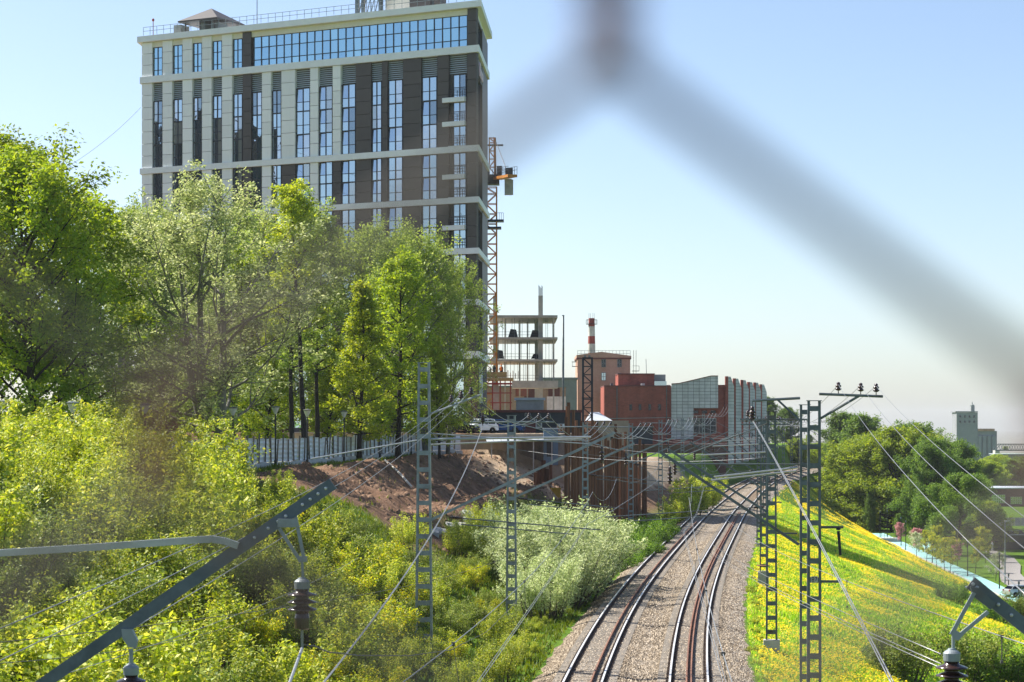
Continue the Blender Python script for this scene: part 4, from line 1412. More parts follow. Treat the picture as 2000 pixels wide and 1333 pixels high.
for k_ in range(6):
    sa = fs(682 + k_ * 8); sb = fs(690 + k_ * 8)
    fr.bar(fp(sa, 60.4, -2.1), fp(sb, 62.6, -2.1), 0.08, 0.08)
    fr.bar(fp(sa, 62.6, -2.1), fp(sb, 62.6, -2.1), 0.08, 0.08)
    fr.bar(fp(sb, 60.4, -2.1), fp(sb, 64.5, -2.1), 0.07, 0.07)
fr.build('roof_frame', M['galv_dark'], tb)
hut = MB(); fbox(hut, fs(785), fs(727), 60.3, 65.0, -6, -3); hut.build('stair_hut', M['soffit'], tb)
eq = MB()
for a_, b_, h in ((830, 790, 1.6), (850, 838, 2.2)):
    fbox(eq, fs(a_), fs(b_), 60.3, 60.3 + h, -2.6, -1.2)
eq.build('roof_plant', M['dark_panel'], tb)

# block opposite, seen only as the dark reflection in the left-hand windows
opp = thing('apartment_block', 'dark apartment block outside the left edge, mirrored in the tower block windows', 'building', (-133, 229, 9))
ob = MB(); cb = Vector((-118, 221, 0)) + FU * 20 - Vector((0.45, 0.89, 0)) * 6 * -0.0
ob.box(Vector((-118, 221, 34)) + FU * 20, (40, 12, 52), FRZ)
ob.box(Vector((-118, 221, 61.5)) + FU * 14, (8, 8, 3), FRZ)
ob.build('wall', M['slate'], opp)

# ------------------------------------------------------------------ tower crane
CX, CY = X_of(959.5, 288), 288.0
cr = thing('tower_crane', 'orange tower crane behind the corner of the tower block', 'crane', (CX, CY, 9.3))
def lattice(mb, x, y, z0, z1, hw, step, rod=0.09, leg=0.16):
    for sx_ in (-1, 1):
        for sy in (-1, 1):
            mb.bar((x + sx_ * hw, y + sy * hw, z0), (x + sx_ * hw, y + sy * hw, z1), leg, leg)
    z = z0; k = 0
    while z < z1 - 0.05:
        za, zb_ = z, min(z + step, z1)
        s = 1 if k % 2 else -1
        for sy in (-1, 1):
            mb.bar((x - s * hw, y + sy * hw, za), (x + s * hw, y + sy * hw, zb_), rod, rod)
            mb.bar((x - hw, y + sy * hw, zb_), (x + hw, y + sy * hw, zb_), rod, rod)
            mb.bar((x + sy * hw, y - s * hw, za), (x + sy * hw, y + s * hw, zb_), rod, rod)
            mb.bar((x + sy * hw, y - hw, zb_), (x + sy * hw, y + hw, zb_), rod, rod)
        z += step; k += 1
mb = MB(); lattice(mb, CX, CY, 9.3, 42.6, 0.72, 1.35, 0.10, 0.2); mb.build('mast', M['crane'], cr)
zt = lambda y: CAMZ + (HORIZON - y) / F * CY
mb = MB(); mb.box((CX, CY, zt(352)), (2.2, 2.2, 1.3)); mb.box((CX - 0.9, CY - 1.4, zt(345)), (1.3, 1.6, 1.7)); mb.build('slewing_platform', M['crane_blue'], cr)
mb = MB(); lattice(mb, CX + 0.15, CY, zt(343), zt(270), 0.42, 1.1, 0.07, 0.14); mb.bar((CX + 0.55, CY, zt(343)), (CX + 0.45, CY, zt(270)), 0.32, 0.32); mb.build('tower_head', M['crane'], cr)
mb = MB(); mb.bar((CX - 0.6, CY, zt(284)), (CX + 1.6, CY - 0.5, zt(285)), 0.22, 0.22); mb.build('head_beam', M['crane_blue'], cr)
E = Vector((X_of(1001, 280), 280, zt(357)))
mb = MB(); S0 = Vector((CX + 0.8, CY - 0.6, zt(350)))
mb.bar(S0, E, 1.3, 0.35); mb.build('counter_jib', M['crane'], cr)
mb = MB()
sidev = (E - S0).normalized().cross(UP)
for s in (-0.62, 0.62):
    for k_ in range(7):
        p = S0.lerp(E, k_ / 6) + sidev * s + UP * 0.2
        mb.bar(p, p + UP * 1.05, 0.06, 0.06)
    for zz in (0.6, 1.05):
        mb.bar(S0 + sidev * s + UP * (0.2 + zz), E + sidev * s + UP * (0.2 + zz), 0.05, 0.05)
mb.build('jib_railing', M['crane_blue'], cr)
mb = MB(); p = S0.lerp(E, 0.78) + UP * 0.6; mb.box(p, (1.0, 1.1, 0.9)); mb.box(S0.lerp(E, 0.15) + UP * 0.9, (0.7, 0.7, 1.4)); mb.build('winch', M['crane_blue'], cr)
mb = MB(); p = S0.lerp(E, 0.72); mb.box(p - UP * 1.4, (0.95, 0.6, 2.1)); mb.box(p - UP * 1.35 + Vector((0.2, 0.8, 0)), (0.95, 0.5, 2.0)); mb.build('counterweight', M['concrete'], cr)
mb = MB(); mb.tube([(CX + 0.5, CY, zt(272)), S0.lerp(E, 0.75) + UP * 0.2], 0.05, 5); mb.build('tie_rod', M['crane_blue'], cr)
J = Vector((CX - 26, CY + 30, zt(345)))
mb = MB()
for k_ in range(14):
    a_ = Vector((CX - 0.8, CY + 0.8, zt(345))).lerp(J, k_ / 14); b_ = Vector((CX - 0.8, CY + 0.8, zt(345))).lerp(J, (k_ + 1) / 14)
    mb.bar(a_, b_, 0.15, 0.15); mb.bar(a_ + UP * 1.1, b_ + UP * 1.1, 0.15, 0.15); mb.bar(a_, b_ + UP * 1.1, 0.08, 0.08)
mb.build('jib', M['crane'], cr)
mb = MB()
for zz, wd_ in ((zt(432), 2.6), (zt(446), 1.9)):
    mb.box((CX + 0.4, CY, zz), (wd_, 2.0, 0.25))
for k_ in range(4):
    mb.bar((CX + 0.8 + k_ * .28, CY - 1, zt(432)), (CX + 0.8 + k_ * .28, CY - 1, zt(432) + 1.0), 0.05, 0.05)
mb.bar((CX + 0.8, CY - 1, zt(432) + 1.0), (CX + 1.65, CY - 1, zt(432) + 1.0), 0.05, 0.05)
mb.build('tie_collar', M['crane_blue'], cr)

# ------------------------------------------------------------------ concrete frame under construction
FY = 300.0
zf = lambda y: CAMZ + (HORIZON - y) / F * FY
xf = lambda x: X_of(x, FY)
cf = thing('unfinished_building', 'raw concrete frame of a building under construction, props between its slabs', 'building', (xf(1025), FY + 5, 9.3))
for (y0, y1, x0, x1) in ((616, 621, 955, 1089), (659, 663, 955, 1089), (702, 706, 955, 1089)):
    mb = MB(); mb.box(((xf(x0) + xf(x1)) / 2, FY + 9, (zf(y0) + zf(y1)) / 2), (xf(x1) - xf(x0), 18, zf(y0) - zf(y1))); mb.build('floor_slab', M['concrete'], cf)
mb = MB(); mb.box(((xf(1000) + xf(1090)) / 2, FY + 4, (zf(744) + zf(758)) / 2), (xf(1090) - xf(1000), 8, zf(744) - zf(758))); mb.build('transfer_slab', M['concrete'], cf)
for x0, x1, yt_, dy in ((1051.5, 1060.5, 577, 1.2), (963, 971, 577, 1.2), (1046, 1053, 622, 11), (965, 972, 622, 11), (1080, 1083, 618, 1.0), (1014, 1017, 618, 8), (985, 987.5, 618, 5), (1030, 1032.5, 618, 12)):
    mb = MB(); mb.box(((xf(x0) + xf(x1)) / 2, FY + dy, (zf(yt_) + 9) / 2), (xf(x1) - xf(x0), 0.6, zf(yt_) - 9)); mb.build('column', M['concrete'], cf)
mb = MB()
for q in range(6):
    mb.tube([(xf(1052.5 + q * 1.4), FY + 1.0 + 0.1 * (q % 2), zf(578)), (xf(1052.3 + q * 1.5), FY + 1.0, zf(556 + (q * 37 % 7)))], 0.035, 4)
mb.build('rebar', M['galv_dark'], cf)
rp = random.Random(8)
for (ya, yb_) in ((621, 659), (663, 702), (706, 744)):
    mb = MB()
    for q in range(15):
        x = 976 + q * 7.4 + rp.uniform(-3, 3)
        y_ = FY + rp.choice((0.7, 2.5, 6, 9.5))
        mb.tube([(X_of(x, y_), y_, zf(yb_)), (X_of(x, y_), y_, zf(ya))], 0.03, 5)
    tag(mb.build('slab_props', M['galv_dark'], cf), kind='stuff')
    mb = MB()
    for q in range(2):
        mb.bar((xf(972), FY + 0.4, zf(yb_) + 0.35 + q * 0.42), (xf(1052), FY + 0.4, zf(yb_) + 0.35 + q * 0.42), 0.035, 0.045)
    mb.build('guard_rail', M['galv_dark'], cf)
mb = MB()
for x, y0, y1 in ((1002, 658, 643), (1045, 658, 645), (975, 700, 684), (1047, 700, 692)):
    mb.prism([(-0.7, 0), (0.7, 0), (0.45, zf(y1) - zf(y0)), (-0.35, zf(y1) - zf(y0) + 0.1)], lambda u, v: Vector((xf(x) + u, FY + 2.0, zf(y0) + v)), lambda u, v: Vector((xf(x) + u, FY + 3.0, zf(y0) + v)))
mb.build('covered_pallets', M['slate'], cf)
# formwork table with red scaffold in front
SY = 284.0
zs = lambda y: CAMZ + (HORIZON - y) / F * SY
xs = lambda x: X_of(x, SY)
fw = thing('formwork_table', 'timber formwork deck on a red steel scaffold beside the tower block', 'scaffold', (xs(975), SY, 9.3))
mb = MB(); mb.box((xs(974), SY + 2, zs(741)), (xs(1003) - xs(945), 5, 0.35)); mb.build('deck', M['wood'], fw)
for q in range(7):
    mb = MB(); mb.box((xs(951 + q * 6), SY - 0.3, zs(732.5)), (0.42, 0.12, 0.75)); mb.build('side_board', M['wood'], fw)
mb = MB()
for x in (949, 962, 977, 997):
    mb.bar((xs(x), SY, 9.3), (xs(x), SY, zs(743)), 0.16, 0.16)
    mb.bar((xs(x), SY + 3.5, 9.3), (xs(x), SY + 3.5, zs(743)), 0.16, 0.16)
for y in (750, 768, 787, 803):
    mb.bar((xs(946), SY, zs(y)), (xs(1000), SY, zs(y)), 0.14, 0.25 if y == 750 else 0.14)
mb.build('scaffold', M['red_steel'], fw)
mb = MB(); mb.box((xs(968), SY + 1.2, (zs(748) + 9.3) / 2), (0.8, 0.8, zs(748) - 9.3)); mb.build('column', M['concrete'], fw)
mb = MB()
for q in range(7):
    mb.tube([(xs(982 + q * 5), SY + 1, zs(740)), (xs(982 + q * 5), SY + 1, zs(722 + (q * 5) % 9))], 0.05, 4)
mb.build('rebar', M['rust'], fw)

# people: one continuous skinned body each, with clothes as children
def person(label, loc, rz, h, top, legs, hat, bend=0.0, arms=((0.28, 0.1, -0.32), (0.3, 0.12, -0.3))):
    s = h / 1.75
    P = [(0, 0, 0.95), (0, 0.0 + bend * .1, 1.15), (0, bend * .25, 1.42), (0, bend * .3, 1.52), (0, bend * .33, 1.62),
         (-0.10, 0, 0.90), (-0.12, 0.03, 0.50), (-0.13, 0.0, 0.08), (-0.13, 0.14, 0.03),
         (0.10, 0, 0.90), (0.13, -0.02, 0.50), (0.15, -0.06, 0.08), (0.15, 0.08, 0.03),
         (-0.20, bend * .25, 1.40), (-0.27, bend * .25 + 0.03, 1.13), (-0.25, bend * .25 + 0.15, 0.90), (-0.25, bend * .25 + 0.2, 0.80),
         (0.20, bend * .25, 1.40), (0.28, bend * .25 + 0.06, 1.14), (0.22, bend * .25 + 0.25, 1.0), (0.2, bend * .25 + 0.33, 0.97)]
    Ed = [(0, 1), (1, 2), (2, 3), (3, 4), (0, 5), (5, 6), (6, 7), (7, 8), (0, 9), (9, 10), (10, 11), (11, 12), (2, 13), (13, 14), (14, 15), (15, 16), (2, 17), (17, 18), (18, 19), (19, 20)]
    Rd = [.14, .14, .15, .055, .10, .09, .062, .042, .04, .09, .062, .042, .04, .065, .05, .038, .04, .065, .05, .038, .04]
    e = thing('person', label, 'person', loc, rz)
    me = D.meshes.new('body')
    me.from_pydata([tuple(c * s for c in p) for p in P], Ed, [])
    me.materials.append(legs)
    o = D.objects.new('body', me); COL.objects.link(o); o.parent = e
    sk = o.modifiers.new('skin', 'SKIN')
    for i, r_ in enumerate(Rd):
        me.skin_vertices[0].data[i].radius = (r_ * s, r_ * s * (0.75 if i in (0, 1, 2) else 1.0))
    me.skin_vertices[0].data[0].use_root = True
    o.modifiers.new('sub', 'SUBSURF').levels = 1
    hd = MB(); hd.lathe((0, bend * .34 * s, 1.55 * s), [(.03, 0), (.075, .03), (.092, .1), (.09, .16), (.06, .21), (.02, .225)], 10)
    hd.build('head', M['skin'], e, smooth=True, local=True)
    tp = MB(); tp.lathe((0, bend * .12 * s, 0.92 * s), [(.16, 0), (.175, .12), (.185, .35), (.2, .48), (.09, .58)], 10)
    tp.build('jacket', top, e, smooth=True, local=True)
    if hat:
        ht = MB(); ht.lathe((0, bend * .34 * s, 1.68 * s), [(.14, 0), (.115, .015), (.11, .07), (.07, .12), (.02, .14)], 10)
        ht.build('helmet', hat, e, smooth=True, local=True)
    return e
zd = zs(741) + 0.19
person('worker in orange vest and helmet standing on the formwork deck', (xs(979), SY + 1.2, zd), R(150), 1.8, M['cloth_orange'], M['cloth_navy'], M['cloth_orange'])
person('worker in dark clothes beside the crane mast on the formwork deck', (xs(965), SY + 0.9, zd), R(220), 1.8, M['cloth_navy'], M['cloth_navy'], M['cloth_orange'])
person('worker in a white top bending low on the formwork deck', (xs(958), SY + 0.7, zd), R(120), 1.45, M['cloth_white'], M['cloth_navy'], M['white'], 0.5)

# tall steel pipe
po = thing('steel_pole', 'tall plain grey steel pole right of the concrete frame', 'pole', (X_of(1100, 290), 290, 9.0))
mb = MB(); b0 = at(1100, 617, 290)
mb.tube([(b0.x, 290, 6.0), (b0.x, 290, b0.z)], 0.15, 10); mb.build('shaft', M['galv_dark'], po, smooth=True)
mb = MB(); mb.lathe((b0.x, 290, b0.z - 0.02), [(0.17, 0), (0.17, 0.08), (0.05, 0.12)], 10); mb.build('cap', M['galv_dark'], po)

# ------------------------------------------------------------------ industrial buildings
def simple_block(name, label, x0, x1, ytop, Y, depth, wall, zb=3.0, roofm=None, ybot=None, slope=0.0, parts=None):
    X0, X1 = X_of(x0, Y), X_of(x1, Y)
    zt_ = CAMZ + (HORIZON - ytop) / F * Y
    e = thing(name, label, 'building', ((X0 + X1) / 2, Y + depth / 2, zb))
    mb = MB()
    mb.box(((X0 + X1) / 2, Y + depth / 2, (zt_ + zb) / 2), (X1 - X0, depth, zt_ - zb)); mb.build('wall', wall, e)
    mb = MB(); mb.box(((X0 + X1) / 2, Y + depth / 2, zt_ + 0.15), (X1 - X0 + 0.4, depth + 0.4, 0.3)); mb.build('roof', roofm or M['greygreen'], e)
    return e, X0, X1, zt_
def fwin(e, px, py, wpx, hpx, Y, glass='glass_dark', fm='white', bars=(1, 1), proud=0.03):
    c = at(px, py, Y)
    k_ = Y / F
    w_, h_ = wpx * k_, hpx * k_
    fr = MB()
    y_ = Y - proud
    for zz in (-h_ / 2, h_ / 2):
        fr.box((c.x, y_, c.z + zz), (w_ + 0.08, 0.12, 0.08))
    for xx in (-w_ / 2, w_ / 2):
        fr.box((c.x + xx, y_, c.z), (0.08, 0.11, h_ - 0.08))
    for i in range(1, bars[0] + 1):
        fr.box((c.x - w_ / 2 + w_ * i / (bars[0] + 1), y_, c.z), (0.08, 0.10, h_ - 0.12))
    for i in range(1, bars[1] + 1):
        fr.box((c.x, y_, c.z - h_ / 2 + h_ * i / (bars[1] + 1)), (w_ - 0.12, 0.09, 0.08))
    o = fr.build('window', M[fm], e)
    g = MB(); g.quad((c.x - w_ / 2, y_ + 0.02, c.z - h_ / 2), (c.x + w_ / 2, y_ + 0.02, c.z - h_ / 2), (c.x + w_ / 2, y_ + 0.02, c.z + h_ / 2), (c.x - w_ / 2, y_ + 0.02, c.z + h_ / 2))
    g.build('pane', M[glass], o)
    return o

# tan brick boiler house
BY = 420.0
e, X0, X1, zt_ = simple_block('boiler_house', 'tan brick boiler house with railed roof behind the dark lattice tower', 1128, 1231, 702, BY, 14, M['tan_brick'], 2.0, M['roof_red'])
mb = MB(); mb.prism([(X0 - 0.2, 0), (X1 + 0.2, 0), (X1 + 0.2, 0.35), ((X0 + X1) / 2 - 0.5, 1.15), (X0 - 0.2, 0.5)], lambda u, v: Vector((u, BY - 0.2, zt_ + 0.31 + v)), lambda u, v: Vector((u, BY + 14, zt_ + 0.31 + v)))
mb.build('gable', M['tan_brick'], e)
for px, py, h, g in ((1179, 710, 15, 'glass_dark'), (1210, 710, 15, 'glass_dark'), (1179, 736, 15, 'glass'), (1178, 764, 15, 'glass'), (1209, 736, 13, 'glass'), (1177, 792, 14, 'glass')):
    fwin(e, px, py, 8, h, BY, g, 'greygreen', (1, 1))
mb = MB()
for k_ in range(16):
    x = X0 + (X1 - X0) * k_ / 15
    mb.bar((x, BY, zt_ + 0.5), (x, BY, zt_ + 1.7), 0.06, 0.06)
for zz in (1.1, 1.7):
    mb.bar((X0, BY, zt_ + zz), (X1, BY, zt_ + zz), 0.05, 0.06)
mb.build('roof_railing', M['galv'], e)
mb = MB()
lx_ = X1 + 0.7
for dx in (0, 0.5):
    mb.bar((lx_ + dx, BY + 1, 5), (lx_ + dx, BY + 1, zt_ + 1.8), 0.07, 0.07)
for zz in (zt_ - 2.3, zt_ - 4.0):
    mb.box((lx_ + 0.4, BY + 1, zz), (1.4, 1, 0.1)); mb.bar((lx_ + 1.1, BY + 1, zz), (lx_ + 1.1, BY + 1, zz + 1), 0.06, 0.06); mb.bar((lx_ - 0.2, BY + 1, zz + 1), (lx_ + 1.1, BY + 1, zz + 1), 0.06, 0.06)
mb.build('fire_ladder', M['black'], e)
mb = MB(); c = at(1122, 716, BY); mb.box((c.x, BY + 1, c.z), (0.9, 1.2, 0.1)); mb.box((c.x, BY + 1, c.z + 0.9), (1.0, 1.2, 0.1))
for dx in (-0.4, 0.4): mb.bar((c.x + dx, BY + .5, c.z), (c.x + dx, BY + .5, c.z + 0.9), 0.06, 0.06)
mb.bar((c.x, BY + 1, c.z), (X0, BY + 1, c.z), 0.1, 0.1); mb.build('hoist_platform', M['black'], e)

# striped chimney
HY = 446.0
c = at(1155.5, 700, HY)
ch = thing('chimney', 'red and white banded brick chimney with a maintenance platform', 'chimney', (c.x, HY, 2))
zc = lambda y: CAMZ + (HORIZON - y) / F * HY
segs = [(622, 638, 'red'), (638, 657, 'white'), (657, 672, 'red'), (672, 690, 'white'), (690, 705, 'red'), (705, 860, 'tan_brick')]
for y0, y1, mt in segs:
    r0_ = 0.64 + (y0 - 622) * 0.0022; r1_ = 0.64 + (y1 - 622) * 0.0022
    mb = MB(); prof_ = [(r1_, zc(y1)), (r0_, zc(y0))]
    if y0 == 622: prof_ += [(r0_ + 0.06, zc(624)), (r0_ + 0.06, zc(622.5)), (r0_ - 0.2, zc(622))]
    mb.lathe((c.x, HY, 0), [(a_, b_) for a_, b_ in prof_[:2]], 20); mb.build('band', M[mt], ch, smooth=False)
mb = MB(); mb.lathe((c.x, HY, zc(634)), [(0.7, 0), (1.15, 0), (1.15, 0.08), (0.7, 0.08)], 20)
for k_ in range(10):
    a_ = k_ * 0.628
    mb.bar((c.x + math.cos(a_) * 1.15, HY + math.sin(a_) * 1.15, zc(634)), (c.x + math.cos(a_) * 1.15, HY + math.sin(a_) * 1.15, zc(634) + 0.95), 0.06, 0.06)
    b_ = a_ + 0.628
    mb.bar((c.x + math.cos(a_) * 1.15, HY + math.sin(a_) * 1.15, zc(634) + 0.95), (c.x + math.cos(b_) * 1.15, HY + math.sin(b_) * 1.15, zc(634) + 0.95), 0.06, 0.06)
mb.build('platform', M['black'], ch)
mb = MB()
for k_ in range(4):
    a_ = k_ * 1.57 + 0.4
    mb.tube([(c.x + math.cos(a_) * 0.6, HY + math.sin(a_) * 0.6, zc(624)), (c.x + math.cos(a_) * 0.62, HY + math.sin(a_) * 0.62, zc(612))], 0.03, 4)
mb.build('lightning_rod', M['black'], ch)

# red brick building with tiled front and fins
RY = 400.0
kx = lambda x: X_of(x, RY)
kz = lambda y: CAMZ + (HORIZON - y) / F * RY
rb = thing('brick_works', 'red brick works with grey tiled front and a row of tall tiled fins', 'building', (kx(1300), RY + 8, 3))
def blk(nm, x0, x1, y0, y1, mt, dy0=0.0, dy1=16.0, parent=rb):
    mb = MB(); mb.box(((kx(x0) + kx(x1)) / 2, RY + (dy0 + dy1) / 2, (kz(y0) + kz(y1)) / 2), (kx(x1) - kx(x0), dy1 - dy0, kz(y0) - kz(y1)))
    return mb.build(nm, mt, parent)
blk('wall', 1180, 1311, 755, 905, M['red_brick'])
blk('parapet', 1179.5, 1310, 753.2, 754.9, M['roof_red'], -0.15, 16)
blk('upper_wall', 1209, 1280, 731, 755, M['red_brick'], 3, 14)
blk('upper_roof', 1208, 1281, 729, 730.9, M['roof_red'], 2.7, 14.3)
blk('lift_house', 1280, 1306, 730, 755, M['greygreen'], 8, 14)
blk('roof_glazing', 1281, 1305, 744, 754, M['glass'], 4, 7)
blk('roof_hatch', 1253, 1260, 749, 755, M['white'], 1, 2.5)
blk('corner_wall', 1402, 1421, 752, 905, M['red_brick'], 0.4, 16)
blk('tile_lower_left', 1311, 1354, 798, 858, M['tile'], -0.6, 1.0)
blk('plinth', 1311, 1402, 858, 905, M['red_brick'], -0.3, 3)
blk('recess_wall', 1354, 1402, 797, 858, M['red_brick'], 0.5, 3)
mb = MB()
mb.prism([(kx(1311), kz(797.9)), (kx(1402), kz(797.9)), (kx(1402), kz(735)), (kx(1388), kz(735)), (kx(1326), kz(749.5)), (kx(1311), kz(750.5))],
         lambda u, v: Vector((u, RY - 0.6, v)), lambda u, v: Vector((u, RY + 12, v)))
mb.build('tile_front', M['tile'], rb)
mb = MB()
for a_, b_ in (((1311, 750.2), (1326, 749.2)), ((1326, 749.2), (1388, 734.7)), ((1388, 734.7), (1402, 734.7))):
    mb.bar((kx(a_[0]), RY - 0.65, kz(a_[1])), (kx(b_[0]), RY - 0.65, kz(b_[1])), 0.12, 0.14)
mb.build('coping', M['roof_red'], rb)
for px in (1232, 1250, 1269, 1288):
    fwin(rb, px, 796, 5.5, 12, RY, 'glass_dark', 'roof_red', (0, 0))
for px in (1359, 1376, 1393):
    fwin(rb, px, 805, 10, 6, RY + 0.5, 'glass_dark', 'roof_red', (0, 0))
fwin(rb, 1376.5, 832, 44, 29, RY + 0.45, 'glass_dark', 'white', (3, 1))
blk('gate_recess', 1236, 1275, 835, 868, M['slate'], -0.04, 0.5)
for x0, x1, h_ in ((1195, 1200, 5), (1222, 1230, 3), (1240, 1243, 7), (1296, 1301, 4)):
    blk('roof_vent', x0, x1, 753 - h_, 753.1, M['galv_dark'], 5, 7)
mb = MB(); mb.tube([(kx(1266), RY + 5, kz(731)), (kx(1265), RY + 5, kz(700))], .05, 5); mb.build('aerial', M['galv_dark'], rb)
for px in (1205, 1302):
    mb = MB(); mb.tube([(kx(px), RY - .1, kz(755)), (kx(px), RY - .1, kz(900))], .09, 6); mb.build('downpipe', M['galv_dark'], rb)
mb = MB(); mb.bar((kx(1181), RY - .12, kz(818)), (kx(1310), RY - .12, kz(816)), .1, .1); mb.build('pipe_run', M['galv'], rb)
for px in (1190, 1219, 1307):
    mb = MB(); mb.box((kx(px), RY - .1, kz(826)), (.5, .2, .7)); mb.build('switch_box', M['greygreen'], rb)
# dark retaining foot in front
blk('retaining_foot', 1225, 1410, 868, 930, M['dark_brick'], -8, -0.62)
# fins running back along the track: each fin a part
fin_pts = [(1417, 735.5, 400.5), (1432, 739.5, 417), (1447, 742.5, 434), (1460, 746.5, 450), (1472, 747.5, 468), (1484, 751, 486)]
for i, (px, yt_, Yf) in enumerate(fin_pts):
    X = X_of(px, Yf); zt_ = CAMZ + (HORIZON - yt_) / F * Yf
    nxt = 13.0
    fd = Vector((0.5, 0.866, 0)).normalized()
    # brick edge facing the camera
    mb = MB(); mb.box((X + 0.2, Yf, (zt_ + 3) / 2), (0.55, 1.0, zt_ - 3)); fb = mb.build('fin', M['red_brick'], rb)
    # tiled cheek with sloping top, turned towards the tracks
    mb = MB()
    cw = 1.25
    mb.prism([(0, 3), (cw, 3), (cw, zt_ - 1.9), (0.55, zt_ - 0.05), (0, zt_ - 0.05)], lambda u, v: Vector((X + 0.48 + u, Yf + u * 0.9, v)), lambda u, v: Vector((X + 0.48 + u, Yf + 1.0 + u * 0.9, v)))
    mb.build('fin_tiles', M['tile'], fb)
    mb = MB(); mb.box((X - 1.4, Yf + 5, (zt_ - 2 + 3) / 2), (2.4, 9, zt_ - 2 - 3)); mb.build('bay_wall', M['red_brick'], rb)

# buildings behind the frame
simple_block('workshop', 'grey-green plastered workshop behind the steel pole', 1062, 1127, 741, 380, 10, M['greygreen'], 3)
e, *_ = simple_block('low_shed', 'long orange brick shed behind the concrete frame', 930, 1105, 757, 360, 8, M['orange_brick'], 3)
for px in (1035, 1082):
    c = at(px, 768, 360); mb = MB(); mb.box((c.x, 359.95, c.z), (1.9, 0.12, 1.7)); mb.build('gate', M['roof_red'], e)
mb = MB(); c = at(1000, 765, 360); mb.box((c.x + 1.7, 359.9, c.z), (2.2, 0.2, 1.6)); mb.build('brick_panel', M['red_brick'], e)
hw = thing('site_hoarding', 'plain white hoarding before the orange shed', 'hoarding', (X_of(1087, 340), 340, 8))
for q in range(6):
    mb = MB(); c = at(1071 + q * 6.2, 781, 340); mb.box((c.x, 340, c.z - 0.7), (0.49, 0.08, 2.4)); mb.build('panel', M['white'], hw)
e, X0, X1, zt_ = simple_block('site_building', 'low dark slate building with red-brown roof edge behind the parked cars', 930, 1135, 806, 256, 9, M['slate'], 8.5, M['roof_red'])
c = at(1035, 838, 256); mb = MB(); mb.box((c.x, 255.95, c.z - 0.2), (1.4, 0.12, 2.3)); mb.build('door', M['roof_red'], e)
c = at(1052.5, 830, 256); mb = MB(); mb.box((c.x, 255.93, c.z), (0.78, 0.1, 0.86)); o = mb.build('framed_notice', M['white'], e)
mb = MB(); mb.box((c.x, 255.86, c.z + 0.03), (0.46, 0.06, 0.52)); mb.build('notice_picture', M['greygreen'], o)
c = at(1046, 822, 256)
for q in range(2):
    mb = MB(); mb.box((c.x - 0.1 + q * 0.2, 255.93, c.z), (0.12, 0.08, 0.42)); mb.build('small_plate', M['white'], e)
fwin(e, 1096, 836, 16, 15, 256, 'glass', 'white', (2, 0))
c = at(1028, 810, 256); mb = MB()
mb.box((c.x - 0.15, 255.93, c.z), (0.06, 0.06, 0.36)); mb.box((c.x + 0.1, 255.93, c.z), (0.06, 0.06, 0.36)); mb.box((c.x - 0.02, 255.93, c.z + 0.16), (0.22, 0.05, 0.06)); mb.build('sign_mark', M['white'], e)
e2, *_ = simple_block('upper_shed', 'grey concrete upper storey standing over the slate building', 1008, 1062, 782, 262, 6, M['concrete'], 12.0, M['roof_metal'])
pu = thing('pump_house', 'small stained pump house with pale metal hip roof behind the piles', 'building', (X_of(1195, 285), 285, 5))
PX0, PX1 = X_of(1158, 285), X_of(1228, 285); pz = CAMZ + (HORIZON - 822) / F * 285
mb = MB(); mb.box(((PX0 + PX1) / 2, 288, (pz + 3) / 2), (PX1 - PX0, 6, pz - 3)); mb.build('wall', M['stained'], pu)
mb = MB(); xa, xb_ = X_of(1146, 285), X_of(1196, 285)
mb.v += [(xa, 284.6, pz), (xb_, 284.6, pz), (xb_, 291.4, pz), (xa, 291.4, pz), (xa + 0.6, 288, pz + 1.15), (xb_ - 1.7, 288, pz + 1.15)]
mb.f += [(0, 1, 5, 4), (1, 2, 5), (2, 3, 4, 5), (3, 0, 4), (3, 2, 1, 0)]
mb.build('hip_roof', M['roof_metal'], pu)
for px in (1195, 1210, 1222):
    fwin(pu, px, 857, 7, 8, 285, 'glass_dark', 'concrete', (0, 0))

# dark lattice tower
LX, LY = X_of(1147.5, 246), 246.0
lt = thing('lattice_tower', 'dark steel lattice tower rising behind the rusty piles', 'tower', (LX, LY, 4))
mb = MB(); zt_ = CAMZ + (HORIZON - 700) / F * LY; lattice(mb, LX, LY, 4, zt_, 0.52, 0.95, 0.09, 0.2); mb.build('lattice', M['dark_lattice'], lt)
mb = MB(); mb.box((LX, LY, zt_ + 0.04), (1.25, 1.25, 0.1)); mb.box((LX, LY, CAMZ + 50 / F * LY), (1.3, 1.3, 0.12)); mb.build('platform', M['dark_lattice'], lt)
mb = MB()
for dx in (-0.3, 0.2): mb.box((LX + dx, LY - 0.3, zt_ + 0.2), (0.25, 0.2, 0.25))
mb.build('floodlight', M['greygreen'], lt)

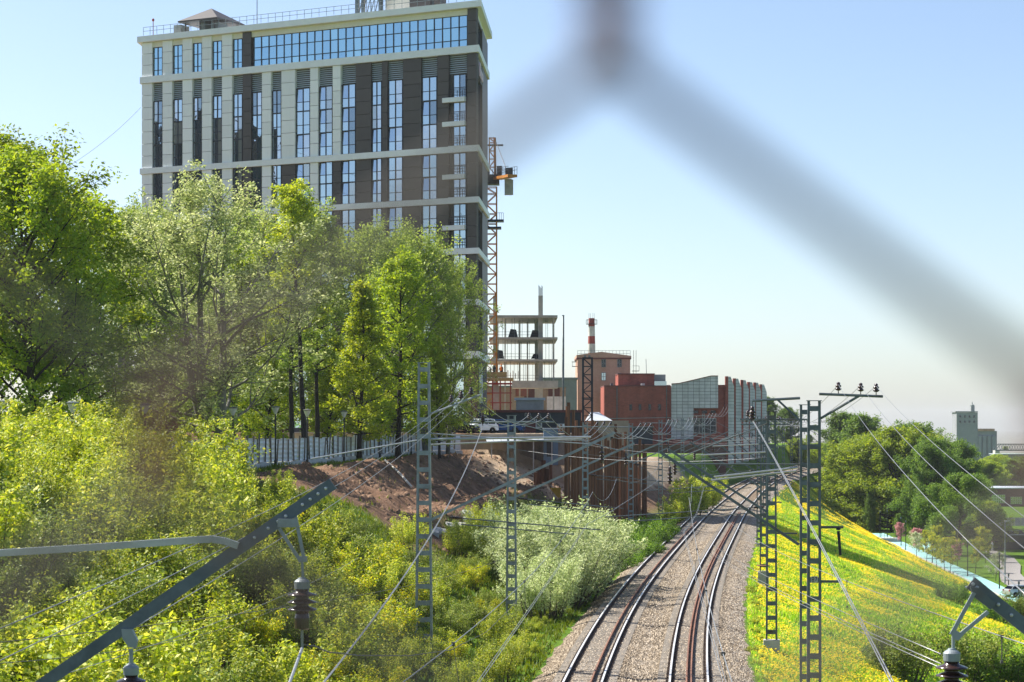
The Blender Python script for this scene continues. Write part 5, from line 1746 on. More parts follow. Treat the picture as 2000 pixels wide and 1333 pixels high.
# ------------------------------------------------------------------ far right: elevator, bridge, sheds
EY = 1150.0
ez = lambda y: CAMZ + (HORIZON - y) / F * EY
ex = lambda x: X_of(x, EY)
el = thing('grain_elevator', 'pale concrete grain elevator tower on the right skyline', 'building', (ex(1895), EY, -11))
mb = MB(); mb.box((ex(1884.5), EY, (ez(806) - 20) / 2), (ex(1905) - ex(1864), 12, ez(806) + 20)); tw = mb.build('tower', M['silo'], el)
mb = MB(); mb.box((ex(1883), EY, ez(804.7)), (ex(1906) - ex(1862), 13, 0.5)); mb.build('tower_cornice', M['silo'], el)
mb = MB(); mb.box((ex(1899), EY, ez(799.5)), (1.9, 3, 3.6)); mb.lathe((ex(1899), EY, ez(793)), [(1.2, 0), (1.1, 0.5), (0.3, 0.8), (0.12, 2.2)], 10); mb.build('turret', M['greygreen'], tw)
for i in range(4):
    for j in range(2):
        fr = MB(); fr.box((ex(1871 + i * 9), EY - 6.05, ez(814 + j * 10)), (0.9, 0.15, 1.2)); fr.build('window', M['glass_dark'], tw)
mb = MB(); mb.box((ex(1924), EY + 2, (ez(842) - 20) / 2), (ex(1943) - ex(1905), 14, ez(842) + 20)); so_b = mb.build('silo_block', M['silo'], el)
for q in range(4):
    mb = MB(); mb.lathe((ex(1909.5 + q * 9.2), EY - 5.0, -20), [(1.25, 0), (1.25, ez(852) + 20), (0.9, ez(851.5) + 20)], 14); mb.build('silo', M['silo'], el, smooth=False)
mb = MB(); mb.box((ex(1922), EY, ez(840)), (ex(1938) - ex(1906), 12, 1.3)); mb.build('headhouse', M['orange_brick'], el)
by_ = 980.0
bg = thing('truss_bridge', 'grey steel truss bridge far off at the right edge', 'bridge', (X_of(1985, by_), by_, -8))
mb = MB(); z0 = CAMZ - (880 - HORIZON) / F * by_; z1 = CAMZ - (868 - HORIZON) / F * by_
xa, xb_ = X_of(1944, by_), X_of(2080, by_)
for y_ in (by_, by_ + 5):
    mb.bar((xa, y_, z0), (xb_, y_, z0), 0.4, 0.5); mb.bar((xa + 2.4, y_, z1), (xb_, y_, z1), 0.35, 0.35); mb.bar((xa, y_, z0), (xa + 2.4, y_, z1), 0.3, 0.3)
    x = xa + 2.4
    while x < xb_ - 2.4:
        mb.bar((x, y_, z1), (x + 1.2, y_, z0), 0.2, 0.2); mb.bar((x + 1.2, y_, z0), (x + 2.4, y_, z1), 0.2, 0.2); x += 2.4
mb.build('truss', M['galv_dark'], bg)
mb = MB()
for x in (xa + 1, (xa + xb_) / 2, xb_ - 1): mb.box((x, by_ + 2.5, (z0 - 20) / 2), (2.0, 5, z0 + 20))
mb.build('pier', M['concrete'], bg)
def shed(name, label, x0, x1, ytop, ybot, Y, mt, rf, gl=None, depth=10):
    e = thing(name, label, 'building', (X_of((x0 + x1) / 2, Y), Y, -11))
    za, zb_ = CAMZ - (ytop - HORIZON) / F * Y, -11.2 - max(0, Y - 620) * .013
    mb = MB(); mb.box((X_of((x0 + x1) / 2, Y), Y + depth / 2, (za + zb_) / 2), (X_of(x1, Y) - X_of(x0, Y), depth, za - zb_)); mb.build('wall', mt, e)
    mb = MB(); mb.box((X_of((x0 + x1) / 2, Y), Y + depth / 2, za + 0.12), (X_of(x1, Y) - X_of(x0, Y) + 0.6, depth + 0.6, 0.24)); mb.build('roof', rf, e)
    if gl:
        for (px, py, w_, h_, b_) in gl: fwin(e, px, py, w_, h_, Y, 'glass', 'concrete', b_)
    return e
shed('brick_shed', 'dark red brick shed with pale flat roof at the right edge', 1920, 2060, 955, 1030, 560, M['dark_brick'], M['roof_metal'], [(1950, 975, 26, 16, (5, 2)), (1985, 978, 22, 14, (4, 2))], 16)
shed('white_gable_shed', 'small white shed below the grain elevator', 1934, 1952, 905, 930, 800, M['white'], M['roof_metal'])
shed('brown_shed', 'small brown shed right of the white one', 1946, 1962, 917, 940, 760, M['dark_brick'], M['roof_red'])
shed('yard_wall', 'dark slatted yard wall behind the paved path', 1905, 2060, 1047, 1078, 368, M['slate'], M['galv_dark'], None, 0.4)
shed('long_store', 'long low grey store below the truss bridge', 1944, 2080, 888, 920, 860, M['greygreen'], M['roof_metal'])
# ------------------------------------------------------------------ railway masts and overhead line
def sag_pts(a, b, sag, n=20):
    a, b = Vector(a), Vector(b)
    return [a.lerp(b, i / n) - UP * (4 * sag * (i / n) * (1 - i / n)) for i in range(n + 1)]

def insulator_prof(h, r, sheds):
    p = [(r * 0.45, 0), (r * 0.45, h * 0.10)]
    for i in range(sheds):
        z = h * (0.12 + 0.62 * i / sheds)
        dz = 0.62 * h / sheds
        p += [(r * 0.42, z), (r, z + dz * 0.30), (r * 0.96, z + dz * 0.42), (r * 0.5, z + dz * 0.75)]
    p += [(r * 0.45, h * 0.76), (r * 0.50, h * 0.80), (r * 0.50, h * 0.96), (r * 0.2, h)]
    return p

def mast(label, X, Y, h, wb, wt, m_, near=True, foot_h=0.0, zb=None, group='overhead line masts'):
    z0 = hz(X, Y) if zb is None else zb
    e = thing('railway_mast', label, 'mast', (X, Y, z0), 0, group)
    d = tdir(Y); n = Vector((d.y, -d.x, 0))
    if foot_h:
        fb = MB(); fb.box((X, Y, z0 + foot_h / 2 - 0.3), (wb + 0.25, 0.6, foot_h + 0.6), math.atan2(n.y, n.x)); fb.build('foundation', M['concrete'], e)
    zl = z0 + foot_h - 0.05
    zt_ = z0 + h
    for s in (-1, 1):
        mb = MB()
        pb = Vector((X, Y, zl)) + n * (s * wb / 2); pt = Vector((X, Y, zt_)) + n * (s * wt / 2)
        mb.bar(pb, pt, 0.016, 0.24, up=d)                                     # web
        for q in (-1, 1):
            o_ = d * (q * 0.115) - n * (s * 0.045)
            mb.bar(pb + o_, pt + o_, 0.085, 0.016, up=d)                      # flanges
        mb.build('leg', m_, e)
    nb = int((h - foot_h) / 0.72)
    joined = MB()
    for i in range(nb):
        f_ = (i + 0.6) / nb
        wz = wb + (wt - wb) * f_
        c = Vector((X, Y, zl + (zt_ - zl) * f_))
        for q in (-1, 1):
            tgt = MB() if near else joined
            tgt.box(c + d * (q * 0.128), (wz - 0.02, 0.014, 0.20), math.atan2(n.y, n.x))
            if near: tgt.build('batten', m_, e)
    if not near:
        joined.build('battens', m_, e)
    mb = MB(); mb.box((X, Y, zt_ + 0.01), (wt + 0.1, 0.3, 0.03), math.atan2(n.y, n.x)); mb.build('cap_plate', m_, e)
    return e, n, d, zt_

def bracket(e, base, X, Y, n, side, z_lo, z_hi, reach, m_, near=True, droop=0.75):
    """inclined bracket from the mast out over the track; side=+1 reaches along n"""
    d = Vector((n.y * -1, n.x, 0))
    P0 = Vector((X, Y, z_lo)) + n * (side * 0.25)
    P1 = Vector((X, Y, z_hi)) + n * (side * reach)
    mb = MB()
    for q in (-0.07, 0.07):
        mb.bar(P0 + d * q, P1 + d * q, 0.05, 0.12)
    br = mb.build('bracket', m_, e)
    mb = MB()
    top = Vector((X, Y, base)) + n * (side * 0.2)
    mb.tube([top, P0.lerp(P1, 0.86) + UP * 0.05], 0.028, 5)
    mb.build('stay_rod', m_, br)
    mb = MB()
    Q = P0.lerp(P1, 0.93)
    mb.tube([Q, Q - UP * 0.35], 0.02, 5)
    mb.build('hanger', m_, br)
    mb = MB(); mb.lathe(Q - UP * (0.35 + droop), insulator_prof(droop, 0.13, 3 if near else 2), 12 if near else 8)
    mb.build('insulator', M['insul'], e, smooth=True)
    return Q - UP * (0.35 + droop), br

def reg_arm(e, X, Y, n, side, z, reach, start=0.35, drop=0.55):
    d = Vector((-n.y, n.x, 0))
    P0 = Vector((X, Y, z)) + n * (side * start)
    P1 = Vector((X, Y, z - drop)) + n * (side * reach)
    mb = MB(); mb.lathe(P0, insulator_prof(0.55, 0.10, 4), 10, axis=(P1 - P0)); mb.build('arm_insulator', M['insul'], e, smooth=True)
    Ps = P0 + (P1 - P0).normalized() * 0.5
    mb = MB(); mb.tube([Ps, P1], 0.03, 6); mb.tube([Ps - UP * 0.28, P0.lerp(P1, 0.82) - UP * 0.3], 0.028, 6)
    mb.build('registration_arm', M['galv_dark'], e)
    return P1

def crossarm(e, X, Y, n, z, a, b, spots, rise=0.0, m_=None, drop=True, r=0.055):
    P0 = Vector((X, Y, z)) + n * a; P1 = Vector((X, Y, z + rise)) + n * b
    mb = MB(); mb.tube([P0, P1], r, 6); ca_ = mb.build('crossarm', m_ or M['galv'], e)
    out = []
    for s in spots:
        p = P0.lerp(P1, (s - a) / (b - a))
        mb = MB(); mb.tube([p, p + UP * 0.22], 0.02, 5)
        mb.lathe(p + UP * 0.16, [(0.05, 0), (0.13, 0.05), (0.12, 0.09), (0.07, 0.12), (0.12, 0.17), (0.11, 0.21), (0.06, 0.24), (0.08, 0.30), (0.03, 0.34)], 10)
        mb.build('pin_insulator', M['insul'], e, smooth=True)
        out.append(p + UP * 0.40)
    return out

def wire(pts, r, label, m_=None, group=None, name='overhead_wire', n=5):
    mb = MB(); mb.tube(pts, r, n)
    o = mb.build(name, m_ or M['wire'], None, smooth=True)
    return tag(o, label, 'wire', group)

# left row -----------------------------------------------------------------
LROW = [(828, 97, 13.6, 0.80, 0.52), (999, 120, 11.6, 0.62, 0.44), (1143, 175, 11.6, 0.6, 0.42), (1232, 220, 11.6, 0.6, 0.42), (1290, 264, 11.6, 0.6, 0.42), (1333, 310, 11.6, 0.6, 0.42), (1374, 358, 11.6, 0.6, 0.42), (1408, 404, 11.6, .6, .42), (1436, 450, 11.6, .6, .42)]
tie = []
hangL = []
for i, (px, Y, h, wb, wt) in enumerate(LROW):
    X = X_of(px, Y)
    near = i < 3
    lab = ['leftmost and nearest railway mast, tall and tapering, rising from the thicket', 'second mast from the left, standing before the silver willow',
           'mast in front of the dark lattice tower and rusty piles', 'mast before the right end of the rusty piles', 'mast left of the grey tiled front, on the sandy bank'][i] if i < 5 else ORD[i] + ' mast in the left row, counted from the left'
    e, n, d, zt_ = mast(lab, X, Y, h, wb, wt, M['galv'], near)
    cx_l = float(xt(Y)) + LT
    reach = cx_l - X + 1.0
    z0 = hz(X, Y)
    P, _ = bracket(e, zt_ - 0.4 if i else zt_ - 3.2, X, Y, n, 1, 6.3 if i == 0 else 6.6, 10.3 if i == 0 else 9.6, reach, M['galv'], near)
    hangL.append((Y, P))
    reg_arm(e, X, Y, n, 1, 6.5 if i else 6.45, reach - 0.6, 1.2 if i == 0 else 0.4)
    if i == 0:
        t_ = crossarm(e, X, Y, n, 11.15, 0.3, 2.55, (1.25, 1.7, 2.15), 0.85)
        mb = MB(); mb.tube([Vector((X, Y, 10.0)) + n * 0.3, Vector((X, Y, 10.1)) + n * 7.6], 0.06, 6); mb.tube([Vector((X, Y + .3, 9.75)) + n * 0.3, Vector((X, Y + .3, 10.02)) + n * 7.2], 0.045, 6); mb.build('tie_tube', M['steel_lite'], e)
        mb = MB(); mb.tube([Vector((X, Y, 9.95)) - n * 0.3, Vector((X, Y, 9.1)) - n * 5.2], 0.04, 6); mb.build('back_tie', M['steel_lite'], e)
    else:
        t_ = crossarm(e, X, Y, n, zt_ - 0.35, -2.2, 2.4, (1.0, 1.55, 2.1), 0.0)
    tie.append(t_)
for i in range(len(tie) - 1):
    for k_ in range(3):
        wire(sag_pts(tie[i][k_], tie[i + 1][k_], 1.5 if i else 1.0), 0.016 if i < 2 else 0.022, 'sagging feeder wire strung along the tops of the left mast row', group='feeder wires of the left row')
# right row ----------------------------------------------------------------
RROW = [(1590, 84, 12.7, 0.56, 0.50, 0.0), (1572, 90, 12.6, 0.42, 0.40, 0.0), (1507, 109, 12.2, 0.58, 0.44, 0.55), (1491, 152, 12.0, 0.52, 0.42, 1.15), (1483, 196, 12, 0.5, 0.4, 0.4), (1494, 242, 12, 0.5, 0.4, 0.4), (1501, 290, 12, 0.5, 0.4, .4),
        (1516, 338, 12, .5, .4, .4), (1530, 390, 12, .5, .4, .4), (1546, 440, 12, .5, .4, .4), (1561, 500, 12, .5, .4, .4), (1627, 530, 12, .5, .4, .4), (1633, 545, 12, .5, .4, .4), (1600, 520, 12, .5, .4, .4)]
RL = ['tall dark mast with a number plate, three insulators on its top arm', 'mast close behind the numbered one, its bracket reaching left over the tracks', 'mast on a concrete foundation among the dandelions, left of the numbered mast',
      'mast on a tall dark plinth beside the ballast']
tieR = []
hangR = []
for i, (px, Y, h, wb, wt, fh) in enumerate(RROW):
    X = X_of(px, Y)
    lab = RL[i] if i < 4 else ORD[i - 4] + ' of the far masts right of the tracks, counted from the nearest'
    e, n, d, zt_ = mast(lab, X, Y, h, wb, wt, M['galv_dark'], i < 4, fh, zb=min(-0.5, hz(X, Y)))
    n = -n
    rx = float(xt(Y))
    reach = abs(X - rx) + 1.2
    if i == 0:
        mb = MB()
        t_ = crossarm(e, X, Y, -n, CAMZ + (HORIZON - 770) / F * Y, 0.2, 2.68, (0.95, 1.82, 2.42), -0.10, M['galv_dark'], r=0.06)
        P0 = Vector((X, Y, CAMZ + (HORIZON - 818) / F * Y)) - n * 0.25
        mb.tube([P0, Vector((X, Y, CAMZ + (HORIZON - 774) / F * Y)) - n * 1.75], 0.055, 6); mb.build('arm_strut', M['galv_dark'], e)
        mb = MB(); pz_ = CAMZ + (HORIZON - 1030) / F * Y
        mb.bar(Vector((X, Y, pz_)) - n * 0.25, Vector((X, Y, pz_)) - n * 1.15, 0.08, 0.1); so1 = mb.build('side_arm', M['galv_dark'], e)
        mb = MB(); q = Vector((X, Y, pz_)) - n * 0.95; mb.lathe(q - UP * 0.12, [(0.03, 0), (0.10, 0.03), (0.08, 0.08), (0.03, 0.12)], 8); mb.tube([q - UP * 0.15, q - UP * 1.1 - n * 0.08], 0.06, 7); mb.build('counterweight', M['black'], so1)
        mb = MB(); pz_ = CAMZ + (HORIZON - 1136) / F * Y
        mb.bar(Vector((X, Y, pz_)) - n * 0.25, Vector((X, Y, pz_)) - n * 1.0, 0.08, 0.10); mb.lathe(Vector((X, Y, pz_)) - n * 0.97, [(0.06, 0), (0.08, 0.06), (0.04, 0.14)], 8); mb.build('side_arm', M['galv_dark'], e)
        # number plate reading 87
        pp_ = at(1590.5, 1132, Y - 0.16)
        mb = MB(); mb.box(pp_, (0.27, 0.012, 0.24)); npl = mb.build('number_plate', M['concrete_lite'], e)
        def stroke(mb, segs, ox):
            for (x0, z0, x1, z1) in segs:
                mb.bar(pp_ + Vector((ox + x0, -0.011, z0)), pp_ + Vector((ox + x1, -0.011, z1)), 0.006, 0.022, up=(0, -1, 0)) if False else mb.bar(pp_ + Vector((ox + x0, -0.012, z0)), pp_ + Vector((ox + x1, -0.012, z1)), 0.024, 0.008, up=(0, 1, 0))
        mb = MB()
        stroke(mb, [(-.035, .08, .035, .08), (-.035, 0, .035, 0), (-.035, -.08, .035, -.08), (-.035, -.08, -.035, .08), (.035, -.08, .035, .08)], -0.055)
        stroke(mb, [(-.035, .08, .035, .08), (.035, .08, -.01, -.08)], 0.06)
        mb.build('digits', M['frame'], npl)
    elif i == 1:
        t_ = None
        P0 = Vector((X, Y, CAMZ + (HORIZON - 778) / F * Y)) + n * 0.2; P1 = Vector((X, Y, CAMZ + (HORIZON - 783) / F * Y)) + n * 2.2
        mb = MB(); mb.tube([P0, P1], 0.065, 6); arm = mb.build('top_arm', M['galv_dark'], e)
        mb = MB(); mb.tube([Vector((X, Y, CAMZ + (HORIZON - 822) / F * Y)) + n * 0.2, P0.lerp(P1, 0.48)], 0.05, 6); mb.build('arm_strut', M['galv_dark'], arm)
        mb = MB(); mb.tube([P1, P1 - UP * 0.25], 0.02, 5); mb.build('hanger', M['galv_dark'], arm)
        mb = MB(); mb.lathe(P1 - UP * 0.85, insulator_prof(0.6, 0.17, 3), 12); mb.build('insulator', M['insul'], e, smooth=True)
        CABLE_R = P1 - UP * 0.85
        P, _ = bracket(e, zt_ - 2.5, X, Y, n, 1, 5.6, 9.5, reach, M['galv_dark'], True)
        mb = MB(); mb.tube([Vector((X, Y, 8.85)) + n * 0.3, Vector((X, Y, 8.45)) + n * 3.8], 0.05, 6); mb.tube([Vector((X, Y + .4, 8.7)) + n * 0.3, Vector((X, Y + .4, 8.30)) + n * 3.9], 0.045, 6); mb.build('tie_tube', M['steel_lite'], e)
        hangR.append((Y, P))
    else:
        t_ = crossarm(e, X, Y, -n, zt_ - 0.4, -1.6, 1.9, (0.6, 1.2, 1.8) if i > 3 else (-1.2,), 0.0, M['galv_dark'])
        P, _ = bracket(e, zt_ - 0.6, X, Y, n, 1, 6.2, 9.4, reach, M['galv_dark'], i < 4)
        if i in (2, 3, 4):
            mb = MB(); mb.tube([Vector((X, Y, 9.25)) + n * 0.3, Vector((X, Y, 9.1)) + n * 3.6], 0.045, 6); mb.build('tie_tube', M['steel_lite'], e)
            mb = MB(); mb.bar(Vector((X, Y, 5.1)) - n * 0.2, Vector((X, Y, 5.1)) - n * 1.3, 0.07, 0.08); mb.build('side_arm', M['galv_dark'], e)
        reg_arm(e, X, Y, n, 1, 6.45, reach + (3.2 if i in (2, 3) else 0.8), 0.35)
        if i < 11: hangR.append((Y, P))
    tieR.append(t_)
mb = MB(); mb.box((X_of(1491, 151.6), 151.6, 0.62), (0.85, 0.75, 0.05)); tag(mb.build('plinth_cap', M['rust_rail'], None), 'rust-red cap on the dark plinth beside the ballast', 'cap')

# overhead line above each track: messenger, contact wire, droppers
def catenary(label, ctr, hang, ys):
    sup = [(y, float(xt(y)) + ctr) for y in ys]
    mess, cont = MB(), MB()
    e = thing('catenary', label, 'overhead line', (sup[0][1], sup[0][0], 6))
    drop_ = MB()
    for j in range(len(sup) - 1):
        (y0, x0), (y1, x1) = sup[j], sup[j + 1]
        z0 = 5.35
        zg = 0.25 if j % 2 else -0.25
        A = Vector((x0, y0, 7.6)); B = Vector((x1, y1, 7.6))
        pm = sag_pts(A, B, 0.75, 14)
        pc = sag_pts(Vector((x0 + zg, y0, 6.15)), Vector((x1 - zg, y1, 6.15)), 0.05, 14)
        mess.tube(pm, 0.009, 5)
        cont.tube(pc, 0.007, 5); cont.tube([p + Vector((0.05, 0, 0)) for p in pc], 0.007, 5)
        for q in (3, 6, 9, 12):
            drop_.tube([pm[q], pc[q]], 0.006, 4)
            drop_.box(pm[q], (0.06, 0.06, 0.06))
    mess.build('messenger_wire', M['wire'], e); cont.build('contact_wire', M['wire'], e); drop_.build('droppers', M['wire_dark'], e)
catenary('overhead line running above the left track', LT, None, [-35, 18, 97, 120, 175, 220, 264, 310, 358, 404, 450, 500])
catenary('overhead line running above the right track', RT, None, [-35, 18, 90, 109, 152, 196, 242, 290, 338, 390, 440, 500])

# thin cross spans between the two mast rows
for j, (ya, yb_, z_) in enumerate(((120, 109, 9.3), (175, 152, 9.0), (175, 196, 8.2), (220, 196, 9.4), (264, 242, 9.0), (310, 290, 9.2), (358, 338, 9.0))):
    a_ = [r_ for r_ in LROW if r_[1] == ya][0]; b_ = [r_ for r_ in RROW if r_[1] == yb_][0]
    wire(sag_pts(Vector((X_of(a_[0], ya), ya, z_)), Vector((X_of(b_[0], yb_), yb_, z_ - .3)), 0.45, 14), 0.011, ORD[j] + ' cross wire spanning both tracks, counted from the nearest', group='cross wires over the tracks')
# ------------------------------------------------------------------ near brackets below the bridge
def channel(mb, a, b, w_, t_=0.012, fl=0.055):
    a, b = Vector(a), Vector(b)
    z = (b - a).normalized()
    y = Vector((0, 1, 0)); x = z.cross(y).normalized()
    mb.bar(a, b, w_, t_, up=y)
    for s in (-1, 1):
        o_ = x * (s * (w_ / 2 - t_ / 2)) + y * (fl / 2)
        mb.bar(a + o_, b + o_, t_, fl, up=y)
NY = 18.0
def near_bracket(label, end, low, Y, hole_t, mast_x, flip):
    a, b = at(end[0], end[1], Y), at(low[0], low[1], Y)
    dirv = (b - a).normalized()
    L = (mast_x - a.x) / dirv.x
    b = a + dirv * L
    e = thing('steel_bracket', label, 'bracket', (mast_x, Y, hz(mast_x, Y)))
    mb = MB(); channel(mb, a, b, 0.104); mb.build('channel', M['channel'], e)
    for t_ in hole_t:
        p = a + dirv * t_
        mb = MB(); mb.lathe(p + Vector((0, -0.012, 0)), [(0.014, 0), (0.014, 0.008), (0.006, 0.012)], 8, axis=(0, -1, 0)); mb.build('bolt_and_hole_disc', M['steel_lite'], e)  # pale discs: bolts at right, painted daylight of open holes at left
    # its mast stands outside the frame
    for s in (-0.2, 0.2):
        mb = MB(); mb.bar((mast_x + s, Y, hz(mast_x, Y) - 0.2), (mast_x + s, Y, 11.2), 0.04, 0.2); mb.build('mast_leg', M['galv_dark'], e)
    mb = MB()
    for k_ in range(13): mb.box((mast_x, Y - 0.1, 0.3 + k_ * 0.85), (0.4, 0.014, 0.18))
    mb.build('mast_battens', M['galv_dark'], e)
    return e, a, dirv
def near_insulator(label, px, py_top, Y, h=0.40, r=0.126):
    p = at(px, py_top, Y)
    e = thing('insulator', label, 'insulator', p - UP * h)
    mb = MB(); mb.lathe(p - UP * h, [(r * .40, 0), (r * .52, .01), (r * .52, h * .22), (r * .45, h * .30)], 20); mb.build('lower_cap', M['insul'], e, smooth=False)
    mb = MB(); pr = [(r * .42, h * .28)]
    for z in (0.36, 0.50, 0.64):
        pr += [(r * .46, h * z), (r * 0.98, h * (z + .012)), (r * 1.0, h * (z + .025)), (r * .8, h * (z + .05)), (r * .46, h * (z + .085))]
    pr += [(r * .44, h * .78)]
    mb.lathe(p - UP * h, pr, 24); mb.build('sheds', M['insul'], e, smooth=True)
    mb = MB(); mb.lathe(p - UP * h, [(r * .42, h * .77), (r * .52, h * .785), (r * .53, h * .92), (r * .40, h * .955), (r * .25, h * .98), (r * .22, h)], 20); mb.build('cap', M['galv'], e, smooth=False)
    return e, p - UP * h
eL, aL, dL = near_bracket('dark steel channel bracket slanting up across the lower left corner', (650, 945), (85, 1335), NY, (0.07, 0.15, 0.23, 0.31, 0.48, 0.56, 0.66, 0.8), -6.2, 1)
mb = MB(); pts = [at(-900, 1165, NY), at(-300, 1112, NY), at(0, 1080, NY), at(200, 1068, NY), at(380, 1055, NY), at(415, 1053, NY), at(440, 1057, NY), at(466, 1066, NY)]
for a_, b_ in zip(pts[:-1], pts[1:]): mb.bar(a_ - Vector((0, .03, 0)), b_ - Vector((0, .03, 0)), 0.05, 0.058)
mb.build('flat_bar', M['steel_lite'], eL)
mb = MB()
for x0, y0 in ((545, 1032), (577, 1009)):
    mb.bar(at(x0, y0, NY), at(595 if x0 > 560 else 588, 1098, NY), 0.028, 0.012, up=(0, 1, 0))
mb.bar(at(590, 1098, NY), at(592, 1132, NY), 0.03, 0.02); mb.box(at(591, 1092, NY), (0.075, 0.02, 0.045)); mb.box(at(562, 1022, NY - .03), (0.17, 0.03, 0.07), 0)
mb.build('hanger', M['galv'], eL)
mb = MB(); c_ = at(252, 1252, NY)
mb.prism([(-.06, .10), (.03, .10), (.075, .0), (.06, -.06), (.0, -.05), (-.05, .02)], lambda u, v: c_ + Vector((u, -.03, v)), lambda u, v: c_ + Vector((u, .03, v))); mb.tube([at(256, 1268, NY), at(256, 1300, NY)], 0.018, 8); mb.build('clevis', M['galv'], eL)
i1, q1 = near_insulator('brown shedded insulator hanging from the end of the left bracket', 590, 1128, NY, 0.44)
i2, q2 = near_insulator('insulator at the bottom edge hanging lower on the left bracket', 256, 1296, NY, 0.44)
RYN = 16.5
eR, aR, dR = near_bracket('dark steel channel bracket reaching in from the right edge', (1896, 1138), (2000, 1222), RYN, (0.02, 0.06, 0.27, 0.40, 0.55), 6.6, -1)
mb = MB(); mb.prism([(0, 0), (0.10, -0.02), (0.33, -0.22), (0.26, -0.30), (0.03, -0.12)], lambda u, v: at(1893, 1145, RYN) + Vector((u * .6, -.05, v * .6)), lambda u, v: at(1893, 1145, RYN) + Vector((u * .6, -.02, v * .6))); mb.build('gusset', M['galv_dark'], eR)
mb = MB()
mb.bar(at(1903, 1158, RYN - .05), at(1858, 1240, RYN - .05), 0.03, 0.014, up=(0, 1, 0)); mb.bar(at(1930, 1195, RYN - .05), at(1872, 1243, RYN - .05), 0.03, 0.014, up=(0, 1, 0))
mb.prism([(-.025, .05), (.06, -.005), (.02, -.05), (-.03, -.03)], lambda u, v: at(1864, 1238, RYN) + Vector((u, -.06, v)), lambda u, v: at(1864, 1238, RYN) + Vector((u, -.04, v)))
mb.tube([at(1862, 1246, RYN), at(1862, 1270, RYN)], 0.014, 8); mb.build('hanger', M['galv'], eR)
i3, q3 = near_insulator('brown shedded insulator hanging from the right bracket in the corner', 1859, 1267, RYN, 0.44)

# wires that run down under the bridge
lab = 'feeder wire dropping from the left mast arm to the lower left corner'
for k_, (x, y) in enumerate(((-80, 1262), (-80, 1330), (60, 1345))):
    wire(sag_pts(tie[0][k_], at(x, y, NY + 1), 0.5, 26), 0.0065, lab, group='feeders at the lower left')
def twin(pts, r, off, label):
    mb = MB(); mb.tube(pts, r, 6); mb.tube([p + Vector((off, 0, off * .4)) for p in pts], r, 6)
    e = mb.build('twin_cable', M['wire'], None, smooth=True)
    return tag(e, label, 'cable')
A = Vector(at(943, 832, 96.5))
mb = MB(); top = at(938, 790, 96.8); mb.tube([top, A], 0.02, 5); mb.lathe(A + UP * .1, insulator_prof(0.5, 0.12, 3), 10); tag(mb.build('insulator_string', M['insul'], None), 'hanging insulator string at the top of the pale twin cable on the left', 'insulator')
twin(sag_pts(A, at(560, 1420, 24), 0.75, 26), 0.0085, 0.024, 'pale twin cable falling past the nearest left mast')
twin(sag_pts(CABLE_R, at(1760, 1372, 24), -0.1, 26), 0.010, 0.027, 'pale twin cable falling past the numbered mast on the right')
mb = MB(); mb.tube([q1, q1 - UP * 0.16, at(560, 1350, 16)], 0.013, 6); tag(mb.build('jumper_cable', M['wire'], None), 'bright cable leading down from the left insulator', 'cable')
p_ = [q1 - UP * 0.13, at(612, 1262, 18.5), at(640, 1274, 19), at(700, 1281, 22), at(800, 1281, 30), at(880, 1270, 40), at(950, 1235, 55), at(1005, 1180, 75), at(1050, 1110, 95), at(1075, 1060, 108), at(1068, 985, 118)]
wire(p_, 0.007, 'dark sagging wire from the left insulator towards the second mast', M['wire_dark'])
for k_, (p, q, sg) in enumerate(((tieR[0][0], at(1895, 1062, 30), 0.25), (tieR[0][1], at(2060, 1120, 26), 0.3), (tieR[0][2], at(2060, 1055, 30), 0.2))):
    wire(sag_pts(p, q, sg, 22), 0.0075, ['leftmost', 'middle', 'rightmost'][k_] + ' of three feeder wires falling right from the numbered mast')
wire(sag_pts(at(1895, 1062, 30), at(2010, 1168, 22), 0.0, 6), 0.009, 'end piece of the leftmost falling feeder wire near the right edge')
for k_, t_ in enumerate(tieR[0]):
    q = tieR[4][k_]
    wire(sag_pts(t_, q, 1.2, 22), 0.012, 'feeder wire running back from the numbered mast to the far masts', group='feeders behind the numbered mast')
for i in range(4, 10):
    for k_ in range(3):
        wire(sag_pts(tieR[i][k_], tieR[i + 1][k_], 1.2, 12), 0.018, 'feeder wire along the far masts right of the tracks', group='feeders of the right row')
def dropped(p, q, sag, label, drops):
    pts = sag_pts(p, q, sag, 30)
    wire(pts, 0.0065, label)
    return pts
pa = dropped(at(1412, 1010, 110), at(2060, 1278, 20), 0.35, 'wire with hanging droppers crossing the dandelion bank', 3)
for px in (1645, 1958):
    p = min(pa, key=lambda v: abs(1000 + v.x / v.y * F - px))
    mb = MB(); mb.tube([p, p - UP * 0.012 * p.y], 0.007, 4); mb.box(p, (0.03, 0.03, 0.03)); mb.box(p - UP * 0.012 * p.y, (0.03, 0.03, 0.03)); tag(mb.build('dropper', M['wire_dark'], None), 'thin dropper hanging from the crossing wire, ' + ('left one' if px < 1800 else 'right one by the insulator'), 'wire')
for k_, (y0, y1) in enumerate(((1078, 1297), (1083, 1305), (1064, 1278))):
    wire(sag_pts(at(1392, y0, 80), at(1838, y1, RYN + .3), 0.12, 22), 0.0045, ['upper', 'lower', 'highest'][k_] + ' of the thin wires leading to the right-hand insulator')
wire(sag_pts(at(560, 1180, 60), at(-60, 1300, 26), 0.3, 20), 0.006, 'thin wire crossing the thicket behind the left insulator', M['wire_dark'])
wire(sag_pts(at(1010, 1080, 100), at(-60, 1262, 22), 0.4, 24), 0.006, 'dark wire rising across the thicket to the second mast', M['wire_dark'])
wire(sag_pts(at(700, 1090, 60), at(-60, 1375, 20), 0.2, 20), 0.005, 'thin wire low in the thicket under the left bracket', M['wire'])
c0 = at(275, 210, 262)
wire(sag_pts(c0, at(100, 345, 200), 0.6, 14), 0.02, 'thin cable slanting down from the left side of the tower block')

